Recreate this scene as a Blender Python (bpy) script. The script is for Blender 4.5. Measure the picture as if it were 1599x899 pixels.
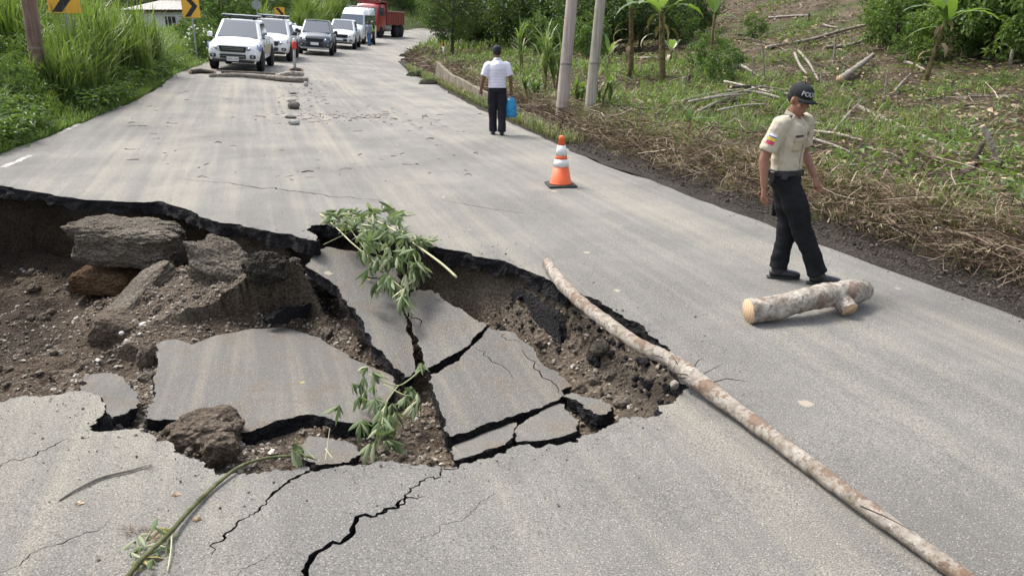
import bpy, bmesh, math, random
import numpy as np
from mathutils import Vector, Matrix, Euler
from mathutils.geometry import delaunay_2d_cdt

for o in list(bpy.data.objects): bpy.data.objects.remove(o)
S = bpy.context.scene
COL = S.collection
rng = np.random.default_rng(7)
random.seed(7)
R = math.radians

# ------------------------------------------------------------------ camera
PITCH, FPX, CAMH = R(19.0), 1200.0, 2.16
cd = bpy.data.cameras.new('camera'); cam = bpy.data.objects.new('camera', cd); COL.objects.link(cam)
cam.location = (0, 0, CAMH); cam.rotation_euler = (R(90) - PITCH, 0, 0)
cd.sensor_width = 36; cd.lens = 36 * FPX / 1599; cd.clip_start = .05; cd.clip_end = 3000
S.camera = cam
# ------------------------------------------------------------------ light
SUN_EL, SUN_AZ = R(57), R(-52)          # azimuth measured from +Y towards +X: the sun stands ahead and to the left
w = bpy.data.worlds.new('World'); S.world = w; w.use_nodes = True
wn = w.node_tree; bg = wn.nodes['Background']
sky = wn.nodes.new('ShaderNodeTexSky'); sky.sky_type = 'NISHITA'; sky.sun_disc = False
sky.sun_elevation = SUN_EL; sky.sun_rotation = SUN_AZ; sky.air_density = 1.0; sky.dust_density = 4.0; sky.ozone_density = 1.0
hs = wn.nodes.new('ShaderNodeHueSaturation'); hs.inputs['Saturation'].default_value = .5   # thin white overcast
wn.links.new(sky.outputs[0], hs.inputs['Color']); wn.links.new(hs.outputs[0], bg.inputs[0]); bg.inputs[1].default_value = .15
sd = bpy.data.lights.new('sun', 'SUN'); sun = bpy.data.objects.new('sun', sd); COL.objects.link(sun)
sd.energy = 1.5; sd.angle = R(14); sd.color = (1, .97, .92)
sv = Vector((math.sin(SUN_AZ) * math.cos(SUN_EL), math.cos(SUN_AZ) * math.cos(SUN_EL), math.sin(SUN_EL)))
sun.rotation_euler = sv.to_track_quat('Z', 'Y').to_euler(); sun.location = (-20, 20, 40)
S.view_settings.view_transform = 'Standard'; S.view_settings.look = 'None'
S.view_settings.exposure = 1.34; S.view_settings.gamma = 1.0; S.view_settings.use_curve_mapping = False
S.render.engine = 'CYCLES'

# ------------------------------------------------------------------ numeric helpers
def ss(a, b, x):
    t = np.clip((x - a) / (b - a), 0, 1); return t * t * (3 - 2 * t)
def _h(ix, iy, s):
    n = (ix * 374761393 + iy * 668265263 + s * 974711) & 0x7fffffff
    n = ((n ^ (n >> 13)) * 1274126177) & 0x7fffffff
    return ((n ^ (n >> 16)) & 0xffff) / 65535.0
def vnoise(x, y, s=0):
    x = np.asarray(x, float); y = np.asarray(y, float)
    ix = np.floor(x).astype(np.int64); iy = np.floor(y).astype(np.int64)
    fx = x - ix; fy = y - iy; fx = fx * fx * (3 - 2 * fx); fy = fy * fy * (3 - 2 * fy)
    a = _h(ix, iy, s); b = _h(ix + 1, iy, s); c = _h(ix, iy + 1, s); d = _h(ix + 1, iy + 1, s)
    return (a * (1 - fx) + b * fx) * (1 - fy) + (c * (1 - fx) + d * fx) * fy
def fbm(x, y, sc=1., o=4, s=0):
    t = 0; a = 1.; n = 0
    for i in range(o):
        t = t + a * (vnoise(np.asarray(x) * sc + i * 17.3, np.asarray(y) * sc - i * 9.1, s + i) - .5); n += a; a *= .5; sc *= 2.03
    return 2 * t / n                                            # about -1..1
def seg_dist(X, Y, poly, closed=True):
    X = np.asarray(X, float).ravel(); Y = np.asarray(Y, float).ravel()
    best = np.full(X.shape, 1e9)
    P = np.asarray(poly, float); n = len(P)
    for i in range(n if closed else n - 1):
        a = P[i]; b = P[(i + 1) % n]; d = b - a; L = d @ d + 1e-12
        t = np.clip(((X - a[0]) * d[0] + (Y - a[1]) * d[1]) / L, 0, 1)
        best = np.minimum(best, (X - a[0] - t * d[0]) ** 2 + (Y - a[1] - t * d[1]) ** 2)
    return np.sqrt(best)
def inside(X, Y, poly):
    X = np.asarray(X, float).ravel(); Y = np.asarray(Y, float).ravel()
    r = np.zeros(X.shape, bool); P = np.asarray(poly, float); n = len(P)
    for i in range(n):
        x1, y1 = P[i]; x2, y2 = P[(i + 1) % n]
        if y1 == y2: continue
        c = (y1 > Y) != (y2 > Y)
        r ^= c & (X < (x2 - x1) * (Y - y1) / (y2 - y1) + x1)
    return r
def ragged(pts, amp=.02, levels=3, seed=1, closed=True):
    rg = random.Random(seed); P = [tuple(p) for p in pts]
    for l in range(levels):
        Q = []; n = len(P)
        for i in range(n if closed else n - 1):
            a, b = P[i], P[(i + 1) % n]; d = math.hypot(b[0] - a[0], b[1] - a[1])
            Q.append(a)
            if d > .022:
                k = rg.gauss(0, 1) * min(amp, .22 * d)
                Q.append(((a[0] + b[0]) / 2 - (b[1] - a[1]) / d * k, (a[1] + b[1]) / 2 + (b[0] - a[0]) / d * k))
        if not closed: Q.append(P[-1])
        P = Q; amp *= .62
    return P

# ------------------------------------------------------------------ the lie of the land
LE = [(0.4, -40), (-5., -8), (-7.2, 4), (-8.74, 13.15), (-9.84, 20.7), (-11.3, 26.5), (-12.8, 34), (-14.2, 44), (-15, 55), (-15.2, 65),
      (-14.8, 75), (-13.6, 90), (-11.7, 98.8), (-8.5, 106), (-2, 115), (10, 125), (30, 137)]
RE = [(16, -40), (8.3, -8), (6.2, -1), (4.03, 5.65), (2.97, 8.65), (1.16, 13.85), (.29, 17), (-1.08, 22.3), (-2.53, 28.6), (-4.78, 37.3), (-6.23, 44.7),
      (-7.0, 52), (-7.4, 60), (-7.6, 70), (-7.4, 82), (-6, 92), (-3, 100), (4, 109), (14, 117), (33, 127)]
ROADP = LE + RE[::-1]
def zr(x, y):
    x = np.asarray(x, float); y = np.asarray(y, float)
    q = np.clip(-x - 3.8, 0, 11); q = np.where(q < 1.2, q * q / 2.4, q - .6)
    return .077 * q * ss(8, 30, y) + np.interp(y, [0, 50, 63, 79, 93, 102, 130, 200], [0, 0, .1, .27, .7, 1.1, 2.2, 4])
def gz(x, y, bump=True):
    """height of the ground beside the road (and of the bed just under the road)"""
    sh = np.shape(x); x = np.atleast_1d(np.asarray(x, float)).ravel(); y = np.atleast_1d(np.asarray(y, float)).ravel()
    ins = inside(x, y, ROADP); dl = seg_dist(x, y, LE, False); dr = seg_dist(x, y, RE, False)
    base = zr(x, y); u = dr; v = dl
    n = fbm(x, y, .35, 4, 3)
    hr = -.05 + .30 * ss(.32, 1.05, u) + .045 * np.maximum(u - 1, 0) + np.where(u < 22, .0105 * np.maximum(u - 8, 0) ** 2, .0105 * 196 + .294 * (u - 22))
    hr = hr + .16 * n * ss(.6, 3, u) + .5 * fbm(x, y, .09, 3, 8) * ss(4, 14, u) + .10 * fbm(x, y, 1.3, 3, 21) * ss(.5, 1.2, u)
    hl = -.05 + .22 * ss(.1, 1.6, v) + .03 * v + np.where(v < 25, .006 * np.maximum(v - 6, 0) ** 2, .006 * 361 + .228 * (v - 25)) + .12 * n * ss(.3, 2, v)
    hl = hl + .22 * v * ss(70, 105, y)
    hr = np.where(hr > 5, 5 + 6 * np.tanh((hr - 5) / 6), hr); hl = np.where(hl > 5, 5 + 6 * np.tanh((hl - 5) / 6), hl)
    z = base + np.where(ins, -.095, np.where(dr < dl, hr, hl))
    return z.reshape(sh) if sh else float(z[0])

def ray(px, py):
    cx = (px - 799.5) / FPX; cy = (449.5 - py) / FPX
    return np.array([cx, math.cos(PITCH) + cy * math.sin(PITCH), cy * math.cos(PITCH) - math.sin(PITCH)])
_T = np.concatenate([np.linspace(1.5, 20, 2600), np.linspace(20.01, 260, 4000)])
def hit(px, py, f=zr):
    d = ray(px, py); z = CAMH + _T * d[2]; k = z < f(_T * d[0], _T * d[1])
    i = int(np.argmax(k)) if k.any() else len(_T) - 1
    t = _T[i]; return Vector((t * d[0], t * d[1], CAMH + t * d[2]))
def at(px, py, D):
    d = ray(px, py); t = D / d[1]; return Vector((t * d[0], D, CAMH + t * d[2]))
def atz(px, py, z):
    d = ray(px, py); t = (z - CAMH) / d[2]; return Vector((t * d[0], t * d[1], z))
def gp(px, py): return hit(px, py, gz)
def drop(x, y, dz=0.): return Vector((x, y, gz(x, y) + dz))

# ------------------------------------------------------------------ objects
def tag(o, label=None, cat=None, group=None, kind=None):
    if label: o['label'] = label
    if cat: o['category'] = cat
    if group: o['group'] = group
    if kind: o['kind'] = kind
    return o
def empty(name, loc=(0, 0, 0), rz=0., label=None, cat=None, group=None):
    o = bpy.data.objects.new(name, None); COL.objects.link(o); o.location = loc; o.rotation_euler = (0, 0, rz)
    o.empty_display_size = .2
    return tag(o, label, cat, group)
def link(name, me, parent=None, loc=None):
    o = bpy.data.objects.new(name, me); COL.objects.link(o)
    if parent: o.parent = parent
    if loc is not None: o.location = loc
    return o
def copy_tree(o, parent=None):
    c = o.copy(); COL.objects.link(c); c.parent = parent
    for ch in [q for q in KIDS(o)]: copy_tree(ch, c)
    return c
def KIDS(o): return list(o.children)
def np_mesh(name, V, F, m=None, smooth=False, rnd=None, mats=None, mi=None):
    """V (n,3) array, F list of equal-length rows or list of arrays of different arity"""
    me = bpy.data.meshes.new(name)
    Fs = F if isinstance(F, list) and len(F) and isinstance(F[0], np.ndarray) else [np.asarray(F)]
    Fs = [f for f in Fs if len(f)]
    V = np.asarray(V, np.float32)
    nl = sum(f.size for f in Fs); nf = sum(len(f) for f in Fs)
    me.vertices.add(len(V)); me.vertices.foreach_set('co', V.ravel())
    me.loops.add(nl); me.polygons.add(nf)
    me.loops.foreach_set('vertex_index', np.concatenate([f.ravel() for f in Fs]).astype(np.int32))
    tot = np.concatenate([np.full(len(f), f.shape[1]) for f in Fs]); st = np.concatenate([[0], np.cumsum(tot)[:-1]])
    me.polygons.foreach_set('loop_start', st.astype(np.int32)); me.polygons.foreach_set('loop_total', tot.astype(np.int32))
    if mi is not None: me.polygons.foreach_set('material_index', np.asarray(mi, np.int32))
    me.polygons.foreach_set('use_smooth', np.full(nf, bool(smooth)))
    me.update(calc_edges=True); me.validate(clean_customdata=False)
    if rnd is not None:
        a = me.attributes.new('rnd', 'FLOAT', 'POINT'); a.data.foreach_set('value', np.asarray(rnd, np.float32))
    for q in (mats or ([m] if m else [])): me.materials.append(q)
    return me
class MB:
    """small mesh collector: boxes, tubes, lofts, prisms"""
    def __init__(s): s.v = []; s.f = []; s.mi = []; s.cur = 0
    def add(s, vs, fs):
        b = len(s.v); s.v += [tuple(p) for p in vs]
        for f in fs: s.f.append(tuple(b + i for i in f)); s.mi.append(s.cur)
        return s
    def box(s, c, d, rot=None, taper=None):
        x, y, z = d[0] / 2, d[1] / 2, d[2] / 2; vs = []
        for k in (-1, 1):
            t = 1 if (k < 0 or not taper) else taper
            for (i, j) in ((-1, -1), (1, -1), (1, 1), (-1, 1)): vs.append(Vector((i * x * t, j * y * t, k * z)))
        if rot: e = Euler(rot).to_matrix(); vs = [e @ q for q in vs]
        vs = [q + Vector(c) for q in vs]
        return s.add(vs, [(3, 2, 1, 0), (4, 5, 6, 7), (0, 1, 5, 4), (1, 2, 6, 5), (2, 3, 7, 6), (3, 0, 4, 7)])
    def prism(s, pts, a, b, axis='y'):
        n = len(pts)
        mk = {'y': lambda p, t: (p[0], t, p[1]), 'x': lambda p, t: (t, p[0], p[1]), 'z': lambda p, t: (p[0], p[1], t)}[axis]
        vs = [mk(p, a) for p in pts] + [mk(p, b) for p in pts]
        return s.add(vs, [tuple(range(n)), tuple(range(2 * n - 1, n - 1, -1))] + [(i, i + n, (i + 1) % n + n, (i + 1) % n) for i in range(n)])
    def tube(s, pts, rad, n=8, cap=True, jit=0., rg=None, oval=1.):
        pts = [Vector(p) for p in pts]; m = len(pts)
        if not hasattr(rad, '__len__'): rad = [rad] * m
        vs = []; up = None
        for i, p in enumerate(pts):
            t = (pts[min(i + 1, m - 1)] - pts[max(i - 1, 0)])
            t = t.normalized() if t.length > 1e-9 else Vector((0, 0, 1))
            if up is None:
                up = Vector((0, 0, 1)) if abs(t.z) < .9 else Vector((1, 0, 0))
            a = t.cross(up).normalized(); b = a.cross(t).normalized(); up = b
            for k in range(n):
                q = 2 * math.pi * k / n; r = rad[i] * (1 + (rg.uniform(-jit, jit) if rg else 0))
                vs.append(p + a * math.cos(q) * r + b * math.sin(q) * r * oval)
        fs = []
        for i in range(m - 1):
            for k in range(n): fs.append((i * n + k, i * n + (k + 1) % n, (i + 1) * n + (k + 1) % n, (i + 1) * n + k))
        if cap: fs += [tuple(range(n - 1, -1, -1)), tuple((m - 1) * n + k for k in range(n))]
        return s.add(vs, fs)
    def lathe(s, prof, c=(0, 0, 0), n=24, axis='z'):
        vs = []; m = len(prof)
        for (r, h) in prof:
            for k in range(n):
                q = 2 * math.pi * k / n; p = (r * math.cos(q), r * math.sin(q), h)
                if axis == 'y': p = (p[0], p[2], p[1])
                if axis == 'x': p = (p[2], p[0], p[1])
                vs.append((p[0] + c[0], p[1] + c[1], p[2] + c[2]))
        fs = [(i * n + k, i * n + (k + 1) % n, (i + 1) * n + (k + 1) % n, (i + 1) * n + k) for i in range(m - 1) for k in range(n)]
        fs += [tuple(range(n - 1, -1, -1)), tuple((m - 1) * n + k for k in range(n))]
        return s.add(vs, fs)
    def ell(s, c, r, n=12, m=8, rot=None):
        vs = []; e = Euler(rot).to_matrix() if rot else None
        for i in range(m + 1):
            th = math.pi * i / m
            for k in range(n):
                q = 2 * math.pi * k / n
                p = Vector((r[0] * math.sin(th) * math.cos(q), r[1] * math.sin(th) * math.sin(q), r[2] * math.cos(th)))
                if e: p = e @ p
                vs.append(p + Vector(c))
        fs = [(i * n + k, (i + 1) * n + k, (i + 1) * n + (k + 1) % n, i * n + (k + 1) % n) for i in range(m) for k in range(n)]
        return s.add(vs, fs)
    def build(s, name, m, parent=None, smooth=False, bevel=0., loc=None, recalc=True):
        ms = m if isinstance(m, (list, tuple)) else [m]
        me = bpy.data.meshes.new(name); me.from_pydata(s.v, [], s.f); me.update()
        for q in ms: me.materials.append(q)
        if len(ms) > 1: me.polygons.foreach_set('material_index', s.mi)
        b = bmesh.new(); b.from_mesh(me)
        bmesh.ops.remove_doubles(b, verts=b.verts, dist=1e-5)
        if recalc: bmesh.ops.recalc_face_normals(b, faces=b.faces)
        b.to_mesh(me); b.free()
        me.polygons.foreach_set('use_smooth', [bool(smooth)] * len(me.polygons))
        o = link(name, me, parent, loc)
        if bevel:
            q = o.modifiers.new('bevel', 'BEVEL'); q.width = bevel; q.segments = 2; q.limit_method = 'ANGLE'; q.angle_limit = R(35)
            if smooth is False: me.polygons.foreach_set('use_smooth', [True] * len(me.polygons)); q.harden_normals = True
        return o

# ------------------------------------------------------------------ material helpers
class NT:
    def __init__(s, name, rough=.8, spec=.3, base=None):
        s.m = bpy.data.materials.new(name); s.m.use_nodes = True; s.t = s.m.node_tree
        s.b = s.t.nodes['Principled BSDF']; s.out = s.t.nodes['Material Output']
        s.b.inputs['Roughness'].default_value = rough; s.b.inputs['Specular IOR Level'].default_value = spec
        if base: s.b.inputs['Base Color'].default_value = (*base, 1)
        s._c = None
    def n(s, ty, **kw):
        q = s.t.nodes.new('ShaderNode' + ty)
        for k, v in kw.items():
            k2 = k.replace('_', ' ')
            if hasattr(q, k) and k not in q.inputs: setattr(q, k, v)
            else:
                i = q.inputs[k if k in q.inputs else k2]
                if hasattr(v, 'is_output') or isinstance(v, bpy.types.NodeSocket): s.t.links.new(v, i)
                else: i.default_value = v
        return q
    def co(s, which='Object', scale=(1, 1, 1), rot=(0, 0, 0)):
        c = s.n('TexCoord').outputs[which]
        mp = s.n('Mapping', Vector=c); mp.inputs['Scale'].default_value = scale; mp.inputs['Rotation'].default_value = rot
        return mp.outputs[0]
    def noise(s, v, sc, det=4., ro=.55, w=None):
        q = s.n('TexNoise', Scale=sc, Detail=det, Roughness=ro); s.t.links.new(v, q.inputs['Vector']); return q.outputs['Fac']
    def vor(s, v, sc, feat='F1', out='Distance', rnd=1.):
        q = s.n('TexVoronoi', feature=feat, Scale=sc); q.inputs['Randomness'].default_value = rnd
        s.t.links.new(v, q.inputs['Vector']); return q.outputs[out]
    def ramp(s, f, stops, interp='LINEAR'):
        q = s.n('ValToRGB'); e = q.color_ramp; e.interpolation = interp
        while len(e.elements) < len(stops): e.elements.new(.5)
        for el, (p, c) in zip(e.elements, stops):
            el.position = p; el.color = (*c, 1) if hasattr(c, '__len__') else (c, c, c, 1)
        s.t.links.new(f, q.inputs[0]); return q.outputs[0]
    def mix(s, f, a, b, mode='MIX'):
        q = s.n('MixRGB', blend_type=mode)
        for i, x in ((0, f), (1, a), (2, b)):
            if isinstance(x, bpy.types.NodeSocket): s.t.links.new(x, q.inputs[i])
            elif hasattr(x, '__len__'): q.inputs[i].default_value = (*x, 1)
            else: q.inputs[i].default_value = x if i == 0 else (x, x, x, 1)
        return q.outputs[0]
    def math(s, op, a, b=0.):
        q = s.n('Math', operation=op)
        for i, x in ((0, a), (1, b)):
            if isinstance(x, bpy.types.NodeSocket): s.t.links.new(x, q.inputs[i])
            else: q.inputs[i].default_value = x
        return q.outputs[0]
    def color(s, c): s.t.links.new(c, s.b.inputs['Base Color']); return s
    def rough(s, c): s.t.links.new(c, s.b.inputs['Roughness']); return s
    def bump(s, h, st=.5, d=.02):
        q = s.n('Bump', Strength=st, Distance=d); s.t.links.new(h, q.inputs['Height']); s.t.links.new(q.outputs[0], s.b.inputs['Normal']); return s
    def attr(s, nm='rnd'): return s.n('Attribute', attribute_name=nm).outputs['Fac']
    def orand(s): return s.n('ObjectInfo').outputs['Random']
def plain(name, c, rough=.6, spec=.4, var=.12, sc=6., metal=0., bump=0.):
    """one paint or cloth with slight unevenness"""
    t = NT(name, rough, spec); v = t.co(); f = t.noise(v, sc, 5)
    t.color(t.ramp(f, [(.3, [k * (1 - var) for k in c]), (.7, [min(1, k * (1 + var)) for k in c])]))
    t.b.inputs['Metallic'].default_value = metal
    if bump: t.bump(t.noise(v, sc * 8, 3), bump, .01)
    return t.m
def leafmat(name, stops, trans=.3, rough=.5, spec=.35):
    t = NT(name, rough, spec)
    c = t.ramp(t.math('FRACT', t.math('ADD', t.attr(), t.math('MULTIPLY', t.orand(), .0))), stops)
    t.color(c)
    tr = t.n('BsdfTranslucent'); t.t.links.new(t.mix(.5, c, (.25, .4, .03), 'MIX'), tr.inputs[0])
    mx = t.n('MixShader'); mx.inputs[0].default_value = trans
    t.t.links.new(t.b.outputs[0], mx.inputs[1]); t.t.links.new(tr.outputs[0], mx.inputs[2]); t.t.links.new(mx.outputs[0], t.out.inputs[0])
    return t.m

# ------------------------------------------------------------------ asphalt and soil materials
RANG = R(-18)
def asphalt(name, slab=False):
    t = NT(name, .93, .18)
    v = t.co('Object'); vs = t.co('Object', (1, 1, 1), (0, 0, RANG))
    def str_(a, b, d=5):
        q = t.n('Mapping', Vector=vs); q.inputs['Scale'].default_value = (a, b, 1); return t.noise(q.outputs[0], 1., d, .6)
    fine = t.noise(v, 130, 3, .8); big = t.noise(v, .6, 7, .66); s1 = str_(.75, .05); s2 = str_(5.5, .16, 6)
    base = t.ramp(big, [(.30, (.176, .170, .158)), (.5, (.218, .211, .196)), (.70, (.268, .259, .238))])
    if not slab:
        dust = t.math('ADD', t.math('MULTIPLY', s1, .45), t.math('ADD', t.math('MULTIPLY', s2, .35), t.math('MULTIPLY', big, .2)))
        base = t.mix(t.ramp(dust, [(.47, 0.), (.63, .80)]), base, (.378, .350, .278))             # dried mud dragged along the lanes
        base = t.mix(t.ramp(dust, [(.34, .65), (.46, 0.)]), base, (.150, .140, .128))             # bare darker wheel paths
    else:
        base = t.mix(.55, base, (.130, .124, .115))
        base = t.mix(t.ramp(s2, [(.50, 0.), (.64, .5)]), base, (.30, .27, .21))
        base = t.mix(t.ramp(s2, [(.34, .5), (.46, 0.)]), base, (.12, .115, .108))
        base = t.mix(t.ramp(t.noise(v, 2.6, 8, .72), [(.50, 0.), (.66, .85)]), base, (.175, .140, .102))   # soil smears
    base = t.mix(t.ramp(fine, [(.40, .85), (.54, 0.)]), base, (.080, .074, .066))                 # pores
    base = t.mix(t.ramp(t.vor(v, 58), [(.12, .65), (.26, 0.)]), base, (.47, .44, .39))            # pale stones in the mix
    base = t.mix(t.ramp(t.math('ADD', t.vor(v, 1.5), t.math('MULTIPLY', t.math('SUBTRACT', t.noise(v, 9, 3), .5), .22)), [(.035, .7), (.065, 0.)]), base, (.43, .375, .28))    # stuck mud spots
    t.color(base)
    t.bump(fine, .8, .015)
    return t.m
M = {}
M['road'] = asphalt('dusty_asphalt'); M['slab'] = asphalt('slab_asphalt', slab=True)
t = NT('broken_asphalt_edge', .85, .25); v = t.co()
t.color(t.mix(t.ramp(t.vor(v, 45), [(.08, .5), (.2, 0.)]), t.ramp(t.noise(v, 9, 6, .7), [(.3, (.007, .007, .009)), (.75, (.034, .032, .034))]), (.11, .105, .10)))
t.bump(t.math('ADD', t.noise(v, 22, 7, .8), t.math('MULTIPLY', t.vor(v, 42), .8)), 1., .09); M['edge'] = t.m
def soil(name, a, b, c, bs=.9, peb=None, layer=False):
    t = NT(name, .95, .15); v = t.co(); f = t.noise(v, 2.2, 8, .68)
    k = t.ramp(f, [(.3, a), (.5, b), (.7, c)])
    k = t.mix(t.ramp(t.noise(v, 40, 4, .7), [(.40, .7), (.55, 0.)]), k, [q * .45 for q in a])
    if peb: k = t.mix(t.ramp(t.vor(v, peb), [(.12, .6), (.26, 0.)]), k, (.30, .28, .24))
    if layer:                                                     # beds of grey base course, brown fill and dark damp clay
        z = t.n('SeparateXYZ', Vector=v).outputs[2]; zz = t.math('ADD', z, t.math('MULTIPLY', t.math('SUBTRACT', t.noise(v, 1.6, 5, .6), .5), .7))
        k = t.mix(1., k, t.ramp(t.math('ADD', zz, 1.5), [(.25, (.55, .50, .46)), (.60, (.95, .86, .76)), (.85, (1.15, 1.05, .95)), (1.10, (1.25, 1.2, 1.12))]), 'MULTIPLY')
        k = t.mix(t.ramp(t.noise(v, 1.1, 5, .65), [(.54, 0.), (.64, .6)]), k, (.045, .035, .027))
    t.color(k); t.bump(t.math('ADD', t.noise(v, 13, 8, .75), t.math('MULTIPLY', t.vor(v, 30), .5)), bs, .06)
    return t.m
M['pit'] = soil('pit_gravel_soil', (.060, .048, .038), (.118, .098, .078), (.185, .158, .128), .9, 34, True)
M['soil'] = soil('hill_soil', (.062, .046, .033), (.115, .088, .062), (.180, .142, .100))
M['verge'] = soil('wet_verge_gravel', (.026, .021, .017), (.050, .042, .034), (.078, .066, .054), 1., 40)
M['clod'] = soil('clod_soil', (.085, .064, .046), (.150, .118, .088), (.215, .175, .135), .9, 40)
M['conglo'] = soil('gravel_base_block', (.095, .078, .060), (.165, .140, .110), (.245, .212, .170), 1., 28)
M['rustsoil'] = soil('rusty_clay', (.075, .042, .022), (.150, .090, .048), (.22, .145, .08), 1.)
t = NT('pebble', .85, .25); t.color(t.ramp(t.attr(), [(0, (.075, .062, .050)), (.45, (.165, .140, .112)), (.85, (.27, .235, .19)), (1, (.42, .39, .34))])); M['pebble'] = t.m
# ================================================================== GROUND, ROAD, SINKHOLE
def grow(a, b, fine, far, k=1.22):
    q = list(np.arange(a, b + 1e-6, fine)); s = fine; x = b
    while x < far[1]: s = min(s * k, 60); x += s; q.append(x)
    s = fine; x = a
    while x > far[0]: s = min(s * k, 60); x -= s; q.insert(0, x)
    return np.array(q)
# outline of the hole in road coordinates
FAR_RIM = [(0, 290), (60, 300), (130, 312), (200, 316), (250, 314), (300, 330), (340, 346), (380, 353), (430, 363), (480, 373), (499, 376), (493, 368), (478, 359), (488, 352), (512, 350),
           (545, 354), (600, 366), (640, 376), (670, 382), (700, 390), (740, 400), (790, 408), (830, 425), (860, 437), (900, 452), (940, 472), (980, 495), (1020, 520), (1046, 541), (1052, 562), (1066, 590)]
NEAR_RIM = [(1068, 602), (1055, 616), (1030, 630), (1000, 640), (965, 648), (940, 660), (910, 668), (880, 681), (840, 688), (790, 696), (740, 708), (712, 717), (690, 719), (655, 712), (600, 709),
            (560, 713), (500, 721), (470, 716), (440, 723), (400, 728), (335, 729), (310, 706), (270, 690), (240, 672), (200, 660), (140, 661), (155, 641), (161, 625), (155, 609), (130, 601), (60, 611), (0, 618)]
rim = [tuple(hit(*p)[:2]) for p in FAR_RIM + NEAR_RIM]
rim += [(-4.3, 4.6), (-5.6, 5.3), (-6.5, 6.5), (-7.6, 8.0), (-8.0, 9.4), (-7.75, 10.4)]
PIT = ragged(rim, .022, 4, 5)
# cracks: (pixel path, widths in m)
CRACKS = [([(450, 905), (480, 880), (540, 840), (580, 805), (622, 790), (665, 770)], [.035, .04, .035, .03, .028, .006]),
          ([(622, 787), (632, 768), (655, 748), (690, 735), (716, 714)], [.015, .018, .016, .018, .022]),
          ([(482, 724), (450, 745), (425, 765), (405, 790), (380, 808), (352, 838), (330, 866)], [.03, .028, .022, .016, .013, .016, .004]),
          ([(0, 728), (40, 712), (80, 692), (112, 678)], [.008, .011, .012, .003]),
          ([(0, 893), (45, 868), (100, 846), (150, 828), (172, 806)], [.006, .007, .008, .007, .003]),
          ([(770, 762), (735, 795), (690, 815), (655, 842)], [.003, .005, .006, .003]),
          ([(360, 900), (392, 880), (430, 862)], [.004, .006, .003]),
          ([(275, 279), (330, 284), (390, 291), (440, 296), (490, 303), (540, 308), (600, 314)], [.010, .022, .032, .034, .030, .022, .006]),
          ([(690, 312), (740, 322), (800, 331), (840, 335)], [.006, .018, .016, .005]),
          ([(262, 314), (284, 309)], [.012, .003])]
CRP = []
for i, (pp, ws) in enumerate(CRACKS):
    c = [tuple(hit(*p)[:2]) for p in pp]
    base = ragged(c, .05, 3, 40 + i, closed=False); n = len(base)
    wi = np.interp(np.linspace(0, 1, n), np.linspace(0, 1, len(ws)), ws)
    rg = random.Random(i); Lq = []; Rq = []
    for k in range(n):
        a = base[max(k - 1, 0)]; b = base[min(k + 1, n - 1)]; d = (b[0] - a[0], b[1] - a[1]); l = math.hypot(*d) + 1e-9
        h = .36 * wi[k] * rg.uniform(.55, 1.35)
        Lq.append((base[k][0] - d[1] / l * h, base[k][1] + d[0] / l * h)); Rq.append((base[k][0] + d[1] / l * h, base[k][1] - d[0] / l * h))
    CRP.append(Lq + Rq[::-1])

def pit_sd(x, y):
    d = seg_dist(x, y, rim); return np.where(inside(x, y, rim), d, -d)
# ---- ground sheet
gx = grow(-26, 32, .55, (-700, 700)); gy = grow(-8, 62, .55, (-700, 900))
GX, GY = np.meshgrid(gx, gy); GZ = gz(GX, GY)
near = (GX > -11) & (GX < 4) & (GY > 1) & (GY < 14)
sdn = np.full(GX.shape, -9.); sdn[near] = pit_sd(GX[near], GY[near])
GZ = np.where(sdn > -1.7, -3.2, GZ)
nx, ny = len(gx), len(gy); ii = (np.arange(ny - 1)[:, None] * nx + np.arange(nx - 1)[None]).ravel()
gme = np_mesh('ground', np.stack([GX.ravel(), GY.ravel(), GZ.ravel()], 1), np.stack([ii, ii + 1, ii + nx + 1, ii + nx], 1), smooth=True)
t = NT('earth_and_weeds', .95, .15); v = t.co()
k = t.ramp(t.noise(v, 1.1, 7, .66), [(.3, (.055, .040, .028)), (.45, (.105, .078, .052)), (.58, (.165, .130, .088)), (.75, (.23, .19, .13))])
k = t.mix(t.ramp(t.noise(v, .38, 5, .62), [(.50, 0.), (.62, .8)]), k, (.070, .105, .028))
far_ = t.n('VectorMath', operation='DISTANCE'); t.t.links.new(v, far_.inputs[0]); far_.inputs[1].default_value = (0, 20, 0)
k = t.mix(t.ramp(t.math('ADD', t.math('MULTIPLY', far_.outputs['Value'], .01), t.math('MULTIPLY', t.noise(v, .08, 4), .2)), [(.60, 0.), (.80, .9)]), k, t.ramp(t.noise(v, .9, 7, .75), [(.35, (.018, .034, .010)), (.65, (.075, .115, .030))]))   # wooded hills far off
k = t.mix(t.ramp(t.noise(v, 22, 5, .7), [(.42, .75), (.56, 0.)]), k, (.032, .024, .017))
t.color(k); t.bump(t.noise(v, 9, 8, .75), 1., .12); M['earth'] = t.m
gme.materials.append(M['earth']); tag(link('ground', gme), kind='structure')

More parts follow.
